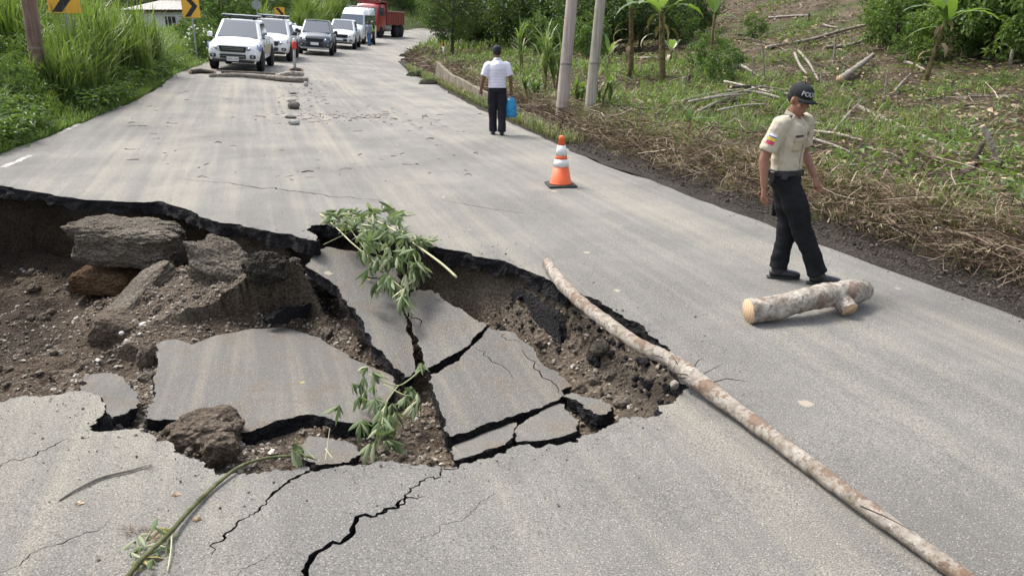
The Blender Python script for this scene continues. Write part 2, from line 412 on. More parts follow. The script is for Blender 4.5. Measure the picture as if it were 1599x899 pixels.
# ---- road sheet, cut by the hole and the cracks
pts = []; edges = []
def lap(P, nxt, prv, it):
    for _ in range(it): P = .5 * P + .25 * (P[nxt] + P[prv])
    return P
def side_walls(P, bd, th, seed, down, amp=.05, vary=.03):
    """broken face below an outline: P (n,3) points, bd directed edges; returns extra vertices and quads indexed from 0"""
    idx = sorted({a for e in bd for a in e}); mp_ = {a: i for i, a in enumerate(idx)}; nb_ = len(idx); nx_ = np.arange(nb_); pv_ = np.arange(nb_)
    for a, b in bd: nx_[mp_[a]] = mp_[b]; pv_[mp_[b]] = mp_[a]
    T_ = P[idx]; r_ = np.random.default_rng(seed); out = [T_ + down * .001]; L_ = T_
    for k, f in enumerate((.12, .35, .62, 1.0)):
        L_ = lap(L_, nx_, pv_, 3 + 3 * k); q = np.column_stack([fbm(L_[:, 0], L_[:, 1], 9, 3, seed + 10 * k), fbm(L_[:, 1], L_[:, 0], 9, 3, seed + 10 * k + 5), .5 * fbm(L_[:, 0] + 3, L_[:, 1], 12, 2, seed + k)]) * amp * (.4 + .6 * f)
        out.append(L_ + q + r_.normal(0, .004, L_.shape) + down * (th * f * (1 + (vary / th) * fbm(L_[:, 0], L_[:, 1], 5, 2, seed + 99) * (k == 3)))[:, None])
    Q_ = [(k * nb_ + mp_[b], k * nb_ + mp_[a], (k + 1) * nb_ + mp_[a], (k + 1) * nb_ + mp_[b]) for k in range(4) for a, b in bd]
    return np.vstack(out), np.array(Q_)
def add_loop(P, closed=True):
    b = len(pts); n = len(P); pts.extend(Vector(p) for p in P)
    edges.extend((b + i, b + (i + 1) % n) for i in range(n if closed else n - 1))
LEr = ragged(LE, .12, 4, 11, closed=False); REr = ragged(RE, .10, 4, 12, closed=False)
ROADR = LEr + REr[::-1]
add_loop(ROADR); add_loop(PIT)
for c in CRP: add_loop(c)
g = []
for yy in np.concatenate([np.arange(-39, 2, 1.5), np.arange(2, 14, .3), np.arange(14, 40, .8), np.arange(40, 136, 1.6)]):
    st = .3 if 2 <= yy < 14 else (.8 if yy < 40 else 1.6)
    for xx in np.arange(-17, 34, st): g.append((xx + .13 * st * math.sin(yy * 7), yy))
g = np.array(g); g = g[inside(g[:, 0], g[:, 1], ROADR) & ~inside(g[:, 0], g[:, 1], PIT)]
dd = seg_dist(g[:, 0], g[:, 1], PIT); g = g[dd > .04]
pts.extend(Vector(p) for p in g)
vo, eo, fo, *_ = delaunay_2d_cdt(pts, edges, [], 0, 1e-5)
VO = np.array([(p.x, p.y) for p in vo]); FO = np.array(fo); C = VO[FO].mean(1)
kp = inside(C[:, 0], C[:, 1], ROADR) & ~inside(C[:, 0], C[:, 1], PIT)
for c in CRP: kp &= ~inside(C[:, 0], C[:, 1], c)
FO = FO[kp]
TH = .15
def road_top(x, y):
    x = np.asarray(x, float); y = np.asarray(y, float); z = zr(x, y)
    d = seg_dist(x, y, rim); nearside = ss(6.2, 4.8, y)
    return z - .045 * np.exp(-d / .30) * nearside + .006 * fbm(x, y, .8, 3, 5) * ss(60, 20, y)
ZT = road_top(VO[:, 0], VO[:, 1])
ec = {}
for f in FO:
    for a, b in ((f[0], f[1]), (f[1], f[2]), (f[2], f[0])): ec[(a, b)] = 1
bnd = [(a, b) for (a, b) in ec if (b, a) not in ec]
V3 = np.column_stack([VO, ZT]); nV = len(V3)
W_, Q = side_walls(V3, bnd, TH, 71, np.array([0, 0, -1.]), .06, .05)
on_crack = np.abs(pit_sd(W_[:, 0], W_[:, 1])) > .3; nb = len(W_) // 5                     # keep the narrow cracks open: straight walls there
for k in range(1, 5):
    sl = slice(k * nb, (k + 1) * nb); c_ = on_crack[:nb]; W_[sl][c_] = W_[:nb][c_] + np.array([0, 0, -TH * (.12, .35, .62, 1.)[k - 1]])
rme = np_mesh('road', np.vstack([V3, W_]), [FO, Q + nV], mats=[M['road'], M['edge']], mi=[0] * len(FO) + [1] * len(Q), smooth=True)
road = tag(link('road', rme), kind='structure')

# ---- worn edge line paint
t = NT('worn_white_paint', .8, .3); v = t.co(); f = t.noise(v, 7, 7, .7)
t.color(t.ramp(f, [(.46, (.25, .235, .205)), (.60, (.42, .41, .385))])); M['paint'] = t.m
for (a, b, wd) in (((5, 262), (48, 243), .13), ((92, 209), (124, 194), .12), ((156, 178), (190, 166), .11)):
    p = hit(*a); q = hit(*b); d = (q - p); d.z = 0; L = d.length; d.normalize(); nn = Vector((-d.y, d.x, 0)); mb = MB(); pr = []
    rg = random.Random(a[0])
    P = [p + d * L * k / 12 + nn * wd / 2 * rg.uniform(.5, 1.1) for k in range(13)] + [p + d * L * k / 12 - nn * wd / 2 * rg.uniform(.5, 1.1) for k in range(12, -1, -1)]
    P = [(c.x, c.y, float(road_top(c.x, c.y)) + .004) for c in P]
    n = 13; mb.add(P, [(k, k + 1, 2 * n - 2 - k, 2 * n - 1 - k) for k in range(n - 1)]); mb.build('painted_line', M['paint'], road)

# ---- dark wet verge strip along the right side
y0 = np.concatenate([np.arange(-8, 20, .25), np.arange(20, 45, .8)]); rows = []
Rx = np.interp(y0, [p[1] for p in RE], [p[0] for p in RE])
for k, off in enumerate((-.14, .12, .36, .62, .9)):
    rg_ = fbm(y0, y0 * 0 + k, 1.7, 4, 31) * (.10 if k in (0,) else .08)
    xs = Rx + off + rg_; z = np.maximum(gz(xs, y0), zr(xs, y0) - .3)
    z = np.where(k == 0, road_top(xs, y0) + .003, np.where(k == 1, zr(xs, y0) + .012, np.maximum(z, zr(xs, y0) - .02) + .035 + .03 * fbm(xs, y0, 4, 3, 2) - .10 * (k == 4))); rows.append(np.column_stack([xs, y0, z]))
VV = np.concatenate(rows); n = len(y0); ii = (np.arange(4)[:, None] * n + np.arange(n - 1)[None]).ravel()
tag(link('verge', np_mesh('verge', VV, np.stack([ii, ii + n, ii + n + 1, ii + 1], 1), M['verge'], True)), kind='structure')

t = NT('verge_pebble', .9, .2); t.color(t.ramp(t.attr(), [(0, (.024, .019, .015)), (.7, (.060, .050, .040)), (1, (.14, .12, .095))])); M['verge_pebble'] = t.m
# ---- the pit itself
# control points (pixel, height) turned into plan positions; heights are read between them
CTL = [(x, y, CAMH + D / ray(x, y)[1] * ray(x, y)[2]) for (x, y, D) in
       [(20, 400, 10.9), (20, 450, 9.9), (60, 430, 10.0), (60, 500, 8.7), (40, 560, 7.6), (120, 470, 9.0), (130, 560, 7.0), (90, 600, 6.5), (170, 430, 9.4), (200, 480, 8.2),
        (250, 440, 8.1), (300, 425, 8.2), (350, 430, 7.9), (300, 480, 7.2), (380, 480, 7.0), (220, 560, 6.1), (300, 525, 6.5), (420, 440, 7.4), (440, 405, 7.75), (450, 520, 6.4), (500, 470, 6.9)]]
CTL += [(540, 500, -.85), (570, 560, -.9), (610, 600, -.95),
       (330, 600, -.78), (420, 590, -.82), (520, 600, -.88), (240, 640, -.62), (300, 690, -.42), (380, 690, -.48), (430, 670, -.55), (450, 700, -.50), (520, 690, -.62), (600, 690, -.68), (640, 650, -.85), (660, 610, -.9), (670, 690, -.72),
       (570, 440, -.55), (600, 500, -.75), (640, 540, -.85), (700, 520, -.8), (720, 470, -.62), (780, 490, -.66), (800, 500, -.68), (850, 530, -.66), (900, 540, -.62), (930, 570, -.66), (900, 590, -.75), (980, 590, -.60), (1020, 595, -.45), (990, 625, -.62),
       (960, 550, -.45), (800, 600, -.8), (740, 600, -.85), (760, 670, -.7), (850, 650, -.72), (930, 640, -.58), (1040, 600, -.3)]
ctl = np.array([tuple(atz(*c)) for c in CTL])
ctl = np.vstack([ctl, [(-5, 6, -1.2), (-6, 7.5, -1.4), (-7, 9, -1.5), (-6.6, 8, -1.5), (-4.2, 5.3, -1.1)]])
def floor_z(x, y):
    x = np.asarray(x, float).ravel(); y = np.asarray(y, float).ravel(); num = 0; den = 0
    for c in ctl:
        wgt = 1 / (((x - c[0]) ** 2 + (y - c[1]) ** 2) + .015) ** 1.6; num = num + wgt * c[2]; den = den + wgt
    return num / den
SLABS = []
def pit_z(x, y, det=True):
    sh = np.shape(x); x = np.atleast_1d(np.asarray(x, float)).ravel(); y = np.atleast_1d(np.asarray(y, float)).ravel()
    s = pit_sd(x, y); f = floor_z(x, y)
    far = ss(5.0, 6.5, y + .3 * x)                              # the far side is undercut below the asphalt
    wob = .10 * fbm(x, y, 1.6, 3, 77)
    lf = ss(-3.2, -4.6, x) * far                                # deep cavity at the left
    rf = ss(-.7, .3, x)                                         # open soil slope at the right tip
    k = ss(-.50 - .55 * lf + .34 * rf, -.06 - .45 * lf + .62 * rf, s + wob) * far + ss(-.10, .22, s + .5 * wob) * (1 - far)
    z = -.135 * (1 - k) + f * k
    z = z + k * (.13 * fbm(x, y, 1.5, 4, 51) + .07 * np.abs(fbm(x, y, 4.5, 4, 52)) + .025 * fbm(x, y, 14, 3, 53))
    z = np.minimum(z, -.135 + .02 * fbm(x, y, 8, 2, 5) * k)
    for poly, p0, nn, th in SLABS:                                # soil stays below the slabs that lie on it
        d = seg_dist(x, y, poly); d = np.where(inside(x, y, poly), 0, d); sz_ = p0[2] - ((x - p0[0]) * nn[0] + (y - p0[1]) * nn[1]) / nn[2]
        z = np.where((d < .35) & (s > -.05), np.minimum(z, sz_ - th * (.95 if th > .1 else .5) + .55 * d + .02 * fbm(x, y, 7, 2, 6)), z)
    return z.reshape(sh) if sh else float(z[0])
# ---- broken slabs
def plane3(a):
    p = [np.array(atz(*q)) for q in a]; n = np.cross(p[1] - p[0], p[2] - p[0]); return p[0], n / np.linalg.norm(n)
def on_plane(px, py, pl):
    d = ray(px, py); o = np.array([0, 0, CAMH]); t = ((pl[0] - o) @ pl[1]) / (d @ pl[1]); return o + t * d
def slab(name, label, outline, anchors, th=.12, seed=1, mats=None, cat='asphalt slab', group=None, amp=.022, bow=.0, inner=None):
    anchors = [(a, b, c - .06) for a, b, c in anchors]; pl = plane3(anchors); P = [on_plane(*q, pl) for q in outline]
    n = pl[1] if pl[1][2] > 0 else -pl[1]
    e1 = np.array([1, 0, 0]) - n * n[0]; e1 /= np.linalg.norm(e1); e2 = np.cross(n, e1)
    o = np.mean(P, 0); P2 = [((p - o) @ e1, (p - o) @ e2) for p in P]
    P2 = ragged(P2, amp * .75, 4, seed)
    g = np.array(P2); lo, hi = g.min(0), g.max(0)
    G2 = np.array([(x, y) for x in np.arange(lo[0], hi[0], .12) for y in np.arange(lo[1], hi[1], .12)]) if hi[0] - lo[0] > .1 else np.zeros((0, 2))
    if len(G2): G2 = G2[inside(G2[:, 0], G2[:, 1], P2)]; G2 = G2[seg_dist(G2[:, 0], G2[:, 1], P2) > .03] if len(G2) else G2
    nP = len(P2); pt = [Vector(p) for p in P2] + [Vector(p) for p in G2]; ed = [(i, (i + 1) % nP) for i in range(nP)]
    crs = []
    for (cp, cw) in (inner or []):                                # cracks cut through the slab
        c = [on_plane(*q, pl) for q in cp]; c = [((p - o) @ e1, (p - o) @ e2) for p in c]; c = ragged(c, .03, 3, seed + 9, closed=False)
        L_ = []; R_ = []
        for k in range(len(c)):
            a = c[max(k - 1, 0)]; b = c[min(k + 1, len(c) - 1)]; d = (b[0] - a[0], b[1] - a[1]); l = math.hypot(*d) + 1e-9; h = cw / 2 * (.3 + .7 * math.sin(math.pi * (k + .5) / len(c)))
            L_.append((c[k][0] - d[1] / l * h, c[k][1] + d[0] / l * h)); R_.append((c[k][0] + d[1] / l * h, c[k][1] - d[0] / l * h))
        cc = L_ + R_[::-1]; b0 = len(pt); pt += [Vector(p) for p in cc]; ed += [(b0 + i, b0 + (i + 1) % len(cc)) for i in range(len(cc))]; crs.append(cc)
    vo, eo, fo, *_ = delaunay_2d_cdt(pt, ed, [], 0, 1e-5)
    A = np.array([(p.x, p.y) for p in vo]); F = np.array(fo); C = A[F].mean(1); kk = inside(C[:, 0], C[:, 1], P2)
    for c in crs: kk &= ~inside(C[:, 0], C[:, 1], c)
    F = F[kk]
    h = .008 * fbm(A[:, 0] + seed, A[:, 1], 2.5, 3, seed) - bow * (A ** 2).sum(1)
    T = A[:, :1] * e1 + A[:, 1:2] * e2 + h[:, None] * n
    ec = {(f[i], f[(i + 1) % 3]) for f in F for i in range(3)}; bd = [(a, b) for a, b in ec if (b, a) not in ec]
    nv = len(T); W_, Q = side_walls(T, bd, th, seed * 7 + 300, -n, .035, .02)
    if crs:
        nb = len(W_) // 5; A0 = np.column_stack([W_[:nb] @ e1, W_[:nb] @ e2]); c_ = seg_dist(A0[:, 0], A0[:, 1], P2) > .04
        for k in range(1, 5): W_[k * nb:(k + 1) * nb][c_] = W_[:nb][c_] - n * th * (.12, .35, .62, 1.)[k - 1]
    me = np_mesh(name, np.vstack([T, T - n * th, W_]), [F, F[:, ::-1] + nv, Q + 2 * nv], mats=mats or [M['slab'], M['edge']], mi=[0] * len(F) + [1] * (len(F) + len(Q)), smooth=True)
    if not mats: SLABS.append(([tuple(q[:2]) for q in P], o, n, th))
    ob = link(name, me, None, o); return tag(ob, label, cat, group)
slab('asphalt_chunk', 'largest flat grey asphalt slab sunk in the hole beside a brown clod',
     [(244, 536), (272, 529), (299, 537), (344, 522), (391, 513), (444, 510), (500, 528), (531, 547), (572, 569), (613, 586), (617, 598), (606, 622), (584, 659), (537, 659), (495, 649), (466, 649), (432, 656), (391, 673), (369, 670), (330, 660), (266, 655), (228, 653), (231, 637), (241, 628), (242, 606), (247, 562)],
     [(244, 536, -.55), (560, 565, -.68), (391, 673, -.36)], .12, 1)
slab('asphalt_chunk', 'small rounded asphalt piece broken off beside the left rim of the hole',
     [(128, 594), (147, 583), (178, 580), (194, 594), (213, 612), (214, 637), (200, 645), (175, 653), (163, 655), (140, 640), (125, 612)],
     [(128, 594, -.42), (213, 612, -.46), (175, 653, -.20)], .12, 2)
slab('asphalt_chunk', 'long narrow asphalt strip leaning down from under the wilted leafy branches',
     [(478, 416), (491, 396), (513, 386), (547, 391), (570, 396), (600, 405), (622, 425), (619, 447), (624, 475), (633, 494), (634, 513), (645, 544), (649, 580), (632, 588), (616, 575), (588, 544), (570, 519), (561, 494), (544, 478), (534, 466), (527, 447), (506, 434)],
     [(491, 396, -.13), (600, 405, -.22), (645, 580, -.62)], .12, 3, inner=[([(570, 427), (583, 434), (599, 437)], .03)])
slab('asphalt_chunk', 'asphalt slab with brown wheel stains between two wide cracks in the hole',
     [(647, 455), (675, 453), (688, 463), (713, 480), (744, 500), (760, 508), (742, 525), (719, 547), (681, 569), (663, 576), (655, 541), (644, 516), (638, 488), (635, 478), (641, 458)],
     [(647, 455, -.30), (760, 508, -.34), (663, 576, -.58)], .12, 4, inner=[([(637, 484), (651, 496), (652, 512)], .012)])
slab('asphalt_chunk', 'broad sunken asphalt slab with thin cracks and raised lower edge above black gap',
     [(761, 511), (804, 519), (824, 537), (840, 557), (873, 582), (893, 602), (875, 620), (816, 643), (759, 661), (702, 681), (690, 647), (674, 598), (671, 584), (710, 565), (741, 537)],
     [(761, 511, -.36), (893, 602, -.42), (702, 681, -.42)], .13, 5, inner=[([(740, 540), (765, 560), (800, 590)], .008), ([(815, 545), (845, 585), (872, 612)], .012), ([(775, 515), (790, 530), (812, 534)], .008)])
slab('asphalt_chunk', 'small pointed asphalt wedge at the right end of the sunken slabs',
     [(880, 618), (893, 612), (930, 622), (957, 632), (955, 640), (936, 648), (912, 636)], [(880, 618, -.40), (957, 632, -.30), (936, 648, -.30)], .10, 6)
slab('asphalt_chunk', 'four sided asphalt fragment wedged against the near rim beside the black cleft',
     [(808, 690), (804, 671), (828, 651), (869, 626), (881, 632), (906, 656), (900, 672), (856, 686)], [(804, 671, -.40), (869, 626, -.48), (900, 672, -.26)], .11, 7)
slab('asphalt_chunk', 'thin triangular asphalt fragment lying below the broad slab at near rim',
     [(710, 718), (706, 697), (743, 681), (801, 659), (804, 668), (789, 694), (755, 704)], [(706, 697, -.48), (801, 659, -.48), (755, 704, -.36)], .10, 8)
slab('asphalt_chunk', 'smooth dark asphalt fragment half buried in gravel at the near rim',
     [(466, 694), (483, 681), (510, 684), (523, 687), (545, 692), (566, 708), (545, 722), (500, 726), (475, 718)], [(466, 694, -.42), (523, 687, -.46), (520, 720, -.36)], .08, 9)
slab('asphalt_chunk', 'black broken asphalt shard standing on edge in the gravel slope',
     [(419, 499), (432, 488), (453, 480), (486, 473), (487, 486), (470, 497), (450, 506), (425, 508)], [(419, 499, -.60), (486, 473, -.60), (450, 506, -.72)], .09, 10, [M['edge'], M['edge']])
slab('asphalt_chunk', 'dark crumbling asphalt layer slumped against the far wall of hole',
     [(770, 452), (800, 455), (850, 480), (872, 505), (876, 535), (862, 553), (840, 545), (815, 522), (790, 515), (775, 500), (740, 480), (700, 455), (690, 440), (720, 440)],
     [(770, 452, -.34), (876, 535, -.36), (815, 522, -.56)], .06, 11, [M['edge'], M['edge']], amp=.06)
px_ = np.concatenate([np.arange(-10, -4, .075), np.arange(-4, 2.4, .05)]); py_ = np.arange(1.8, 12.8, .055)
PX, PY = np.meshgrid(px_, py_); PZ = pit_z(PX, PY)
nx, ny = len(px_), len(py_); ii = (np.arange(ny - 1)[:, None] * nx + np.arange(nx - 1)[None]).ravel()
sp = pit_sd(PX, PY).reshape(PX.shape); ok = (sp > -1.6).ravel()
F4 = np.stack([ii, ii + 1, ii + nx + 1, ii + nx], 1); F4 = F4[ok[F4].all(1)]
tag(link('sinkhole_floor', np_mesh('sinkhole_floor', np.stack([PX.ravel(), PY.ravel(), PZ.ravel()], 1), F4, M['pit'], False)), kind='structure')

# ---- clods and blocks of road base
def rock_mesh(name, size, m, seed, sub=3, rough=.25, boxy=0., crumb=.06):
    b = bmesh.new(); bmesh.ops.create_icosphere(b, subdivisions=sub, radius=1.)
    C = np.array([v.co[:] for v in b.verts])
    if boxy: C = C / (np.abs(C) ** (2 + 6 * boxy)).sum(1, keepdims=True) ** (1 / (2 + 6 * boxy)) * (1 - .15 * boxy)
    d = 1 + rough * (fbm(C[:, 0] * 1.3 + seed * 7.7, C[:, 1] * 1.3 + C[:, 2] * 1.1, 1., 4, seed) + .5 * fbm(C[:, 2] * 3 + seed, C[:, 0] * 3 - C[:, 1], 1., 3, seed + 5))
    if sub >= 4: d = d + crumb * np.abs(fbm(C[:, 0] * 9 + seed, C[:, 1] * 9 + C[:, 2] * 8, 1., 3, seed + 9)) + crumb * .7 * fbm(C[:, 2] * 16 + seed, C[:, 0] * 14 - C[:, 1] * 12, 1., 2, seed + 11)
    C = C * d[:, None] * np.array(size)
    for v, c in zip(b.verts, C): v.co = c
    me = bpy.data.meshes.new(name); b.to_mesh(me); b.free(); me.materials.append(m); return me
def rock(name, label, cat, px, py, z, size, m, seed, rot=(0, 0, 0), boxy=0., rough=.25, group=None, sub=4):
    o = link(name, rock_mesh(name, size, m, seed, sub, rough, boxy), None, atz(px, py, z)); o.rotation_euler = rot
    return tag(o, label, cat, group)
rock('soil_clod', 'brown rounded soil clod on the edge of the largest sunken slab', 'soil clod', 318, 676, -.40, (.25, .19, .14), M['clod'], 3, boxy=.15, rough=.35, sub=5)
rock('soil_clod', 'dark crumbly soil clod below the near rim by the brown clod', 'soil clod', 345, 702, -.38, (.13, .11, .11), M['pit'], 4, rough=.4)
def rkd(name, label, cat, px, py, D, *a, **k): return rock(name, label, cat, px, py, at(px, py, D).z, *a, **k)
rkd('road_base_block', 'large square block of gravel road base under the far rim', 'block', 203, 376, 9.1, (.72, .34, .27), M['conglo'], 5, (.1, .05, -.2), .6, .22, sub=6)
rkd('road_base_block', 'jagged gravel base lump right of the square block', 'block', 348, 415, 8.05, (.38, .26, .21), M['conglo'], 6, (.2, .45, -.3), .35, .28, sub=5)
rkd('road_base_block', 'orange stained clay ledge below the square base block', 'block', 165, 438, 9.1, (.42, .22, .17), M['rustsoil'], 7, (0, 0, -.1), .5, .2, sub=5)
rkd('road_base_block', 'slanting gravel slab sliding down below the square block', 'block', 218, 462, 8.0, (.27, .50, .13), M['conglo'], 8, (.5, -.3, -.5), .5, .14, sub=5)
rkd('boulder', 'brown boulder with white embedded pebbles at the foot of gravel slope', 'boulder', 186, 515, 7.5, (.28, .22, .19), M['clod'], 9, (.1, .1, .2), .2, .2)
rock('boulder', 'small brown rock touching the left corner of the largest slab', 'boulder', 231, 560, -.66, (.10, .09, .13), M['clod'], 10)
rkd('boulder', 'dark wet boulder in shade below the far rim', 'boulder', 415, 420, 7.6, (.20, .14, .17), M['verge'], 11, rough=.4, sub=5)
for i, (x, y, z, s) in enumerate([(224, 508, 7.33, .045), (190, 520, 7.26, .026), (159, 512, 7.32, .024)]):
    rock('pebble', ('biggest', 'middle sized', 'small')[i] + ' white pebble stuck in the brown boulder', 'pebble', x, y, at(x, y, z).z, (s, s * .8, s * .8), plain('white_stone', (.62, .60, .55), .8) if i == 0 else bpy.data.materials['white_stone'], 30 + i, sub=2)
# loose gravel: far too many to count
def pebbles(N, xy, z, size, seed):
    r = np.random.default_rng(seed)
    T = np.array([(1, 0, 0), (-1, 0, 0), (0, 1, 0), (0, -1, 0), (0, 0, 1), (0, 0, -1)], float); T2 = np.array([(.6, .6, .5), (-.6, .6, .5), (-.6, -.6, .5), (.6, -.6, .5)])
    B = np.vstack([T[:4], T2, [(0, 0, .85)], [(0, 0, -.7)]]); Fb = []
    # ring 0,2,1,3 around, upper ring 4..7, top 8, bottom 9
    ring = [0, 2, 1, 3]; up = [4, 5, 6, 7]
    for k in range(4):
        a, b2 = ring[k], ring[(k + 1) % 4]; Fb += [(a, b2, up[k]), (b2, up[(k + 1) % 4], up[k]), (up[k], up[(k + 1) % 4], 8), (b2, a, 9)]
    Fb = np.array(Fb); nb = len(B)
    s = size[:, None] * r.uniform(.6, 1.2, (N, 3)); V = B[None] * s[:, None] * r.uniform(.75, 1.2, (N, nb, 1))
    a = r.uniform(0, 6.28, N); b = r.uniform(-.6, .6, N); c, q = np.cos(a), np.sin(a); cb, sb = np.cos(b), np.sin(b)
    x = V[..., 0] * cb[:, None] - V[..., 2] * sb[:, None]; zz = V[..., 0] * sb[:, None] + V[..., 2] * cb[:, None]
    X = x * c[:, None] - V[..., 1] * q[:, None]; Y = x * q[:, None] + V[..., 1] * c[:, None]
    V = np.stack([X + xy[:, :1], Y + xy[:, 1:2], zz + z[:, None]], 2).reshape(-1, 3)
    F = (Fb[None] + (np.arange(N) * nb)[:, None, None]).reshape(-1, 3)
    return V, F, np.repeat(r.uniform(0, 1, N) ** 1.2, nb)
N = 30000; xy = np.column_stack([rng.uniform(-7.6, 1.2, N * 3), rng.uniform(3.4, 10.6, N * 3)])
s_ = pit_sd(xy[:, 0], xy[:, 1]); dens = .45 + .55 * ss(-.1, .35, fbm(xy[:, 0], xy[:, 1], .9, 3, 61)); dens = dens * np.where(xy[:, 1] > 9.2, .45, 1) * np.where(xy[:, 0] + .12 * xy[:, 1] < -3.2, .3, 1) * np.where(xy[:, 0] > -.2, .35, 1)
xy = xy[(s_ > .02) & (rng.uniform(0, 1, len(s_)) < dens)][:N]
N = len(xy); sz = np.clip(rng.lognormal(-4.4, .42, N), .006, .05)
V, F, rn = pebbles(N, xy, pit_z(xy[:, 0], xy[:, 1]) + sz * .15, sz, 3)
tag(link('loose_gravel', np_mesh('loose_gravel', V, F, M['pebble'], False, rn)), 'loose grey brown gravel covering the floor and slopes of the sinkhole', 'gravel', kind='stuff')

n = 9000; yv = np.exp(rng.uniform(math.log(3.4), math.log(40), n)); of = rng.normal(.30, .22, n); xv = np.interp(yv, [p[1] for p in RE], [p[0] for p in RE]) + of
kz = np.where(of < .05, road_top(xv, yv), np.maximum(gz(xv, yv), zr(xv, yv)) + .025); sv_ = np.clip(rng.lognormal(-4.9, .45, n), .003, .025) * (1 + yv * .02) * np.where(of < 0, .6, 1)
V, F, rn = pebbles(n, np.column_stack([xv, yv]), kz, sv_, 8)
tag(link('verge_gravel', np_mesh('verge_gravel', V, F, M['verge_pebble'], False, rn)), 'dark soil crumbs and gravel along the right road edge', 'gravel', kind='stuff')

# crumbs of black asphalt fallen from the lip and in the gaps between the slabs
n = 2600; ij = rng.integers(0, len(PIT), n); P0 = np.array(PIT)[ij]; P0 = P0 + rng.normal(0, .11, (n, 2)); far_ = pit_sd(P0[:, 0], P0[:, 1]); P0 = P0[far_ > .01]; n = len(P0)
sz = np.clip(rng.lognormal(-4.0, .5, n), .008, .07); V, F, rn = pebbles(n, P0, pit_z(P0[:, 0], P0[:, 1]) + sz * .3, sz, 9)
tag(link('asphalt_crumbs', np_mesh('asphalt_crumbs', V, F, M['edge'], False, rn)), 'black asphalt crumbs fallen below the broken rim', 'rubble', kind='stuff')

# clods of every size, far too many to tell apart
def clods(n, m, seed, mu, name, label):
    r = np.random.default_rng(seed); xy = np.column_stack([r.uniform(-7, 1.1, n * 3), r.uniform(3.5, 10.2, n * 3)]); q = pit_sd(xy[:, 0], xy[:, 1]) > .03
    q &= fbm(xy[:, 0], xy[:, 1], .8, 3, seed) > -.15; xy = xy[q]
    for poly, *_ in SLABS: xy = xy[~inside(xy[:, 0], xy[:, 1], poly)]
    xy = xy[:n]; n = len(xy); z = pit_z(xy[:, 0], xy[:, 1]); VV = []; FF = []; base = [rock_mesh('k', (1, .85, .7), m, seed + i, 3, .45) for i in range(6)]
    B = []
    for me in base:
        co = np.zeros(len(me.vertices) * 3, np.float32); me.vertices.foreach_get('co', co); f = np.zeros(len(me.polygons) * 3, np.int32); me.polygons.foreach_get('vertices', f); B.append((co.reshape(-1, 3), f.reshape(-1, 3))); bpy.data.meshes.remove(me)
    o = 0
    for i in range(n):
        co, f = B[i % 6]; s_ = min(.15, r.lognormal(mu, .45)); a = r.uniform(0, 6.28); c, q = math.cos(a), math.sin(a)
        VV.append(np.column_stack([co[:, 0] * c - co[:, 1] * q, co[:, 0] * q + co[:, 1] * c, co[:, 2]]) * s_ + np.array([xy[i, 0], xy[i, 1], z[i] + s_ * .2])); FF.append(f + o); o += len(co)
    tag(link(name, np_mesh(name, np.vstack(VV), np.vstack(FF), m, False)), label, 'soil', kind='stuff')
clods(150, M['clod'], 11, -3.1, 'soil_clods', 'crumbly brown soil clods over the sinkhole slopes')
clods(130, M['conglo'], 23, -3.0, 'base_course_lumps', 'grey lumps of gravel base course over the sinkhole slopes')
n = 2600; q0 = rng.integers(0, len(PIT), n); P0 = np.array(PIT)[q0] + rng.normal(0, .35, (n, 2)) * rng.uniform(.1, 1.6, (n, 1)); k = (pit_sd(P0[:, 0], P0[:, 1]) < -.02) & inside(P0[:, 0], P0[:, 1], ROADP); P0 = P0[k]; n = len(P0)
sz = np.clip(rng.lognormal(-5.6, .5, n), .002, .013); V, F, rn = pebbles(n, P0, road_top(P0[:, 0], P0[:, 1]) + sz * .3, sz, 29)
tag(link('rim_grit', np_mesh('rim_grit', V, F, M['pebble'], False, rn * .8)), 'fine grit and crumbs on the asphalt round the sinkhole', 'grit', kind='stuff')
# ================================================================== VEGETATION
GREEN = [(0, (.035, .070, .016)), (.4, (.070, .125, .026)), (.75, (.115, .175, .040)), (1, (.165, .215, .060))]
DARK = [(0, (.014, .030, .010)), (.5, (.030, .058, .018)), (.85, (.055, .092, .028)), (1, (.085, .13, .04))]
M['leaf'] = leafmat('leaf_green', GREEN); M['leaf_dark'] = leafmat('leaf_dark_green', DARK, .22, .45)
M['leaf_mid'] = leafmat('leaf_mid_green', [(0, (.022, .052, .014)), (.5, (.048, .098, .024)), (.85, (.080, .140, .034)), (1, (.12, .18, .05))])
M['grass'] = leafmat('grass_green', [(0, (.050, .085, .020)), (.35, (.085, .140, .030)), (.7, (.125, .190, .045)), (.92, (.19, .22, .075)), (1, (.27, .23, .12))], .35, .55)
M['grassmix'] = leafmat('grass_mixed', [(0, (.06, .08, .025)), (.4, (.11, .15, .045)), (.65, (.20, .17, .09)), (1, (.34, .27, .17))], .25, .6)
M['cane'] = leafmat('cane_green', [(0, (.055, .10, .03)), (.5, (.105, .165, .055)), (.85, (.17, .22, .085)), (1, (.36, .33, .20))], .35, .5)
M['banana'] = leafmat('banana_green', [(0, (.06, .12, .025)), (.6, (.10, .18, .04)), (1, (.16, .23, .07))], .4, .35, .5)
M['dryleaf'] = leafmat('dry_leaf', [(0, (.085, .056, .036)), (.5, (.20, .145, .092)), (.85, (.32, .25, .17)), (1, (.46, .39, .29))], .12, .8, .15)
M['twig'] = leafmat('dry_twig', [(0, (.045, .030, .023)), (.5, (.110, .074, .055)), (.8, (.175, .125, .092)), (.93, (.28, .22, .16)), (1, (.42, .36, .28))], 0., .85, .15)
M['wilt'] = leafmat('wilted_leaf', [(0, (.055, .085, .038)), (.35, (.145, .190, .095)), (.7, (.25, .30, .165)), (1, (.42, .42, .27))], .25, .65, .2)
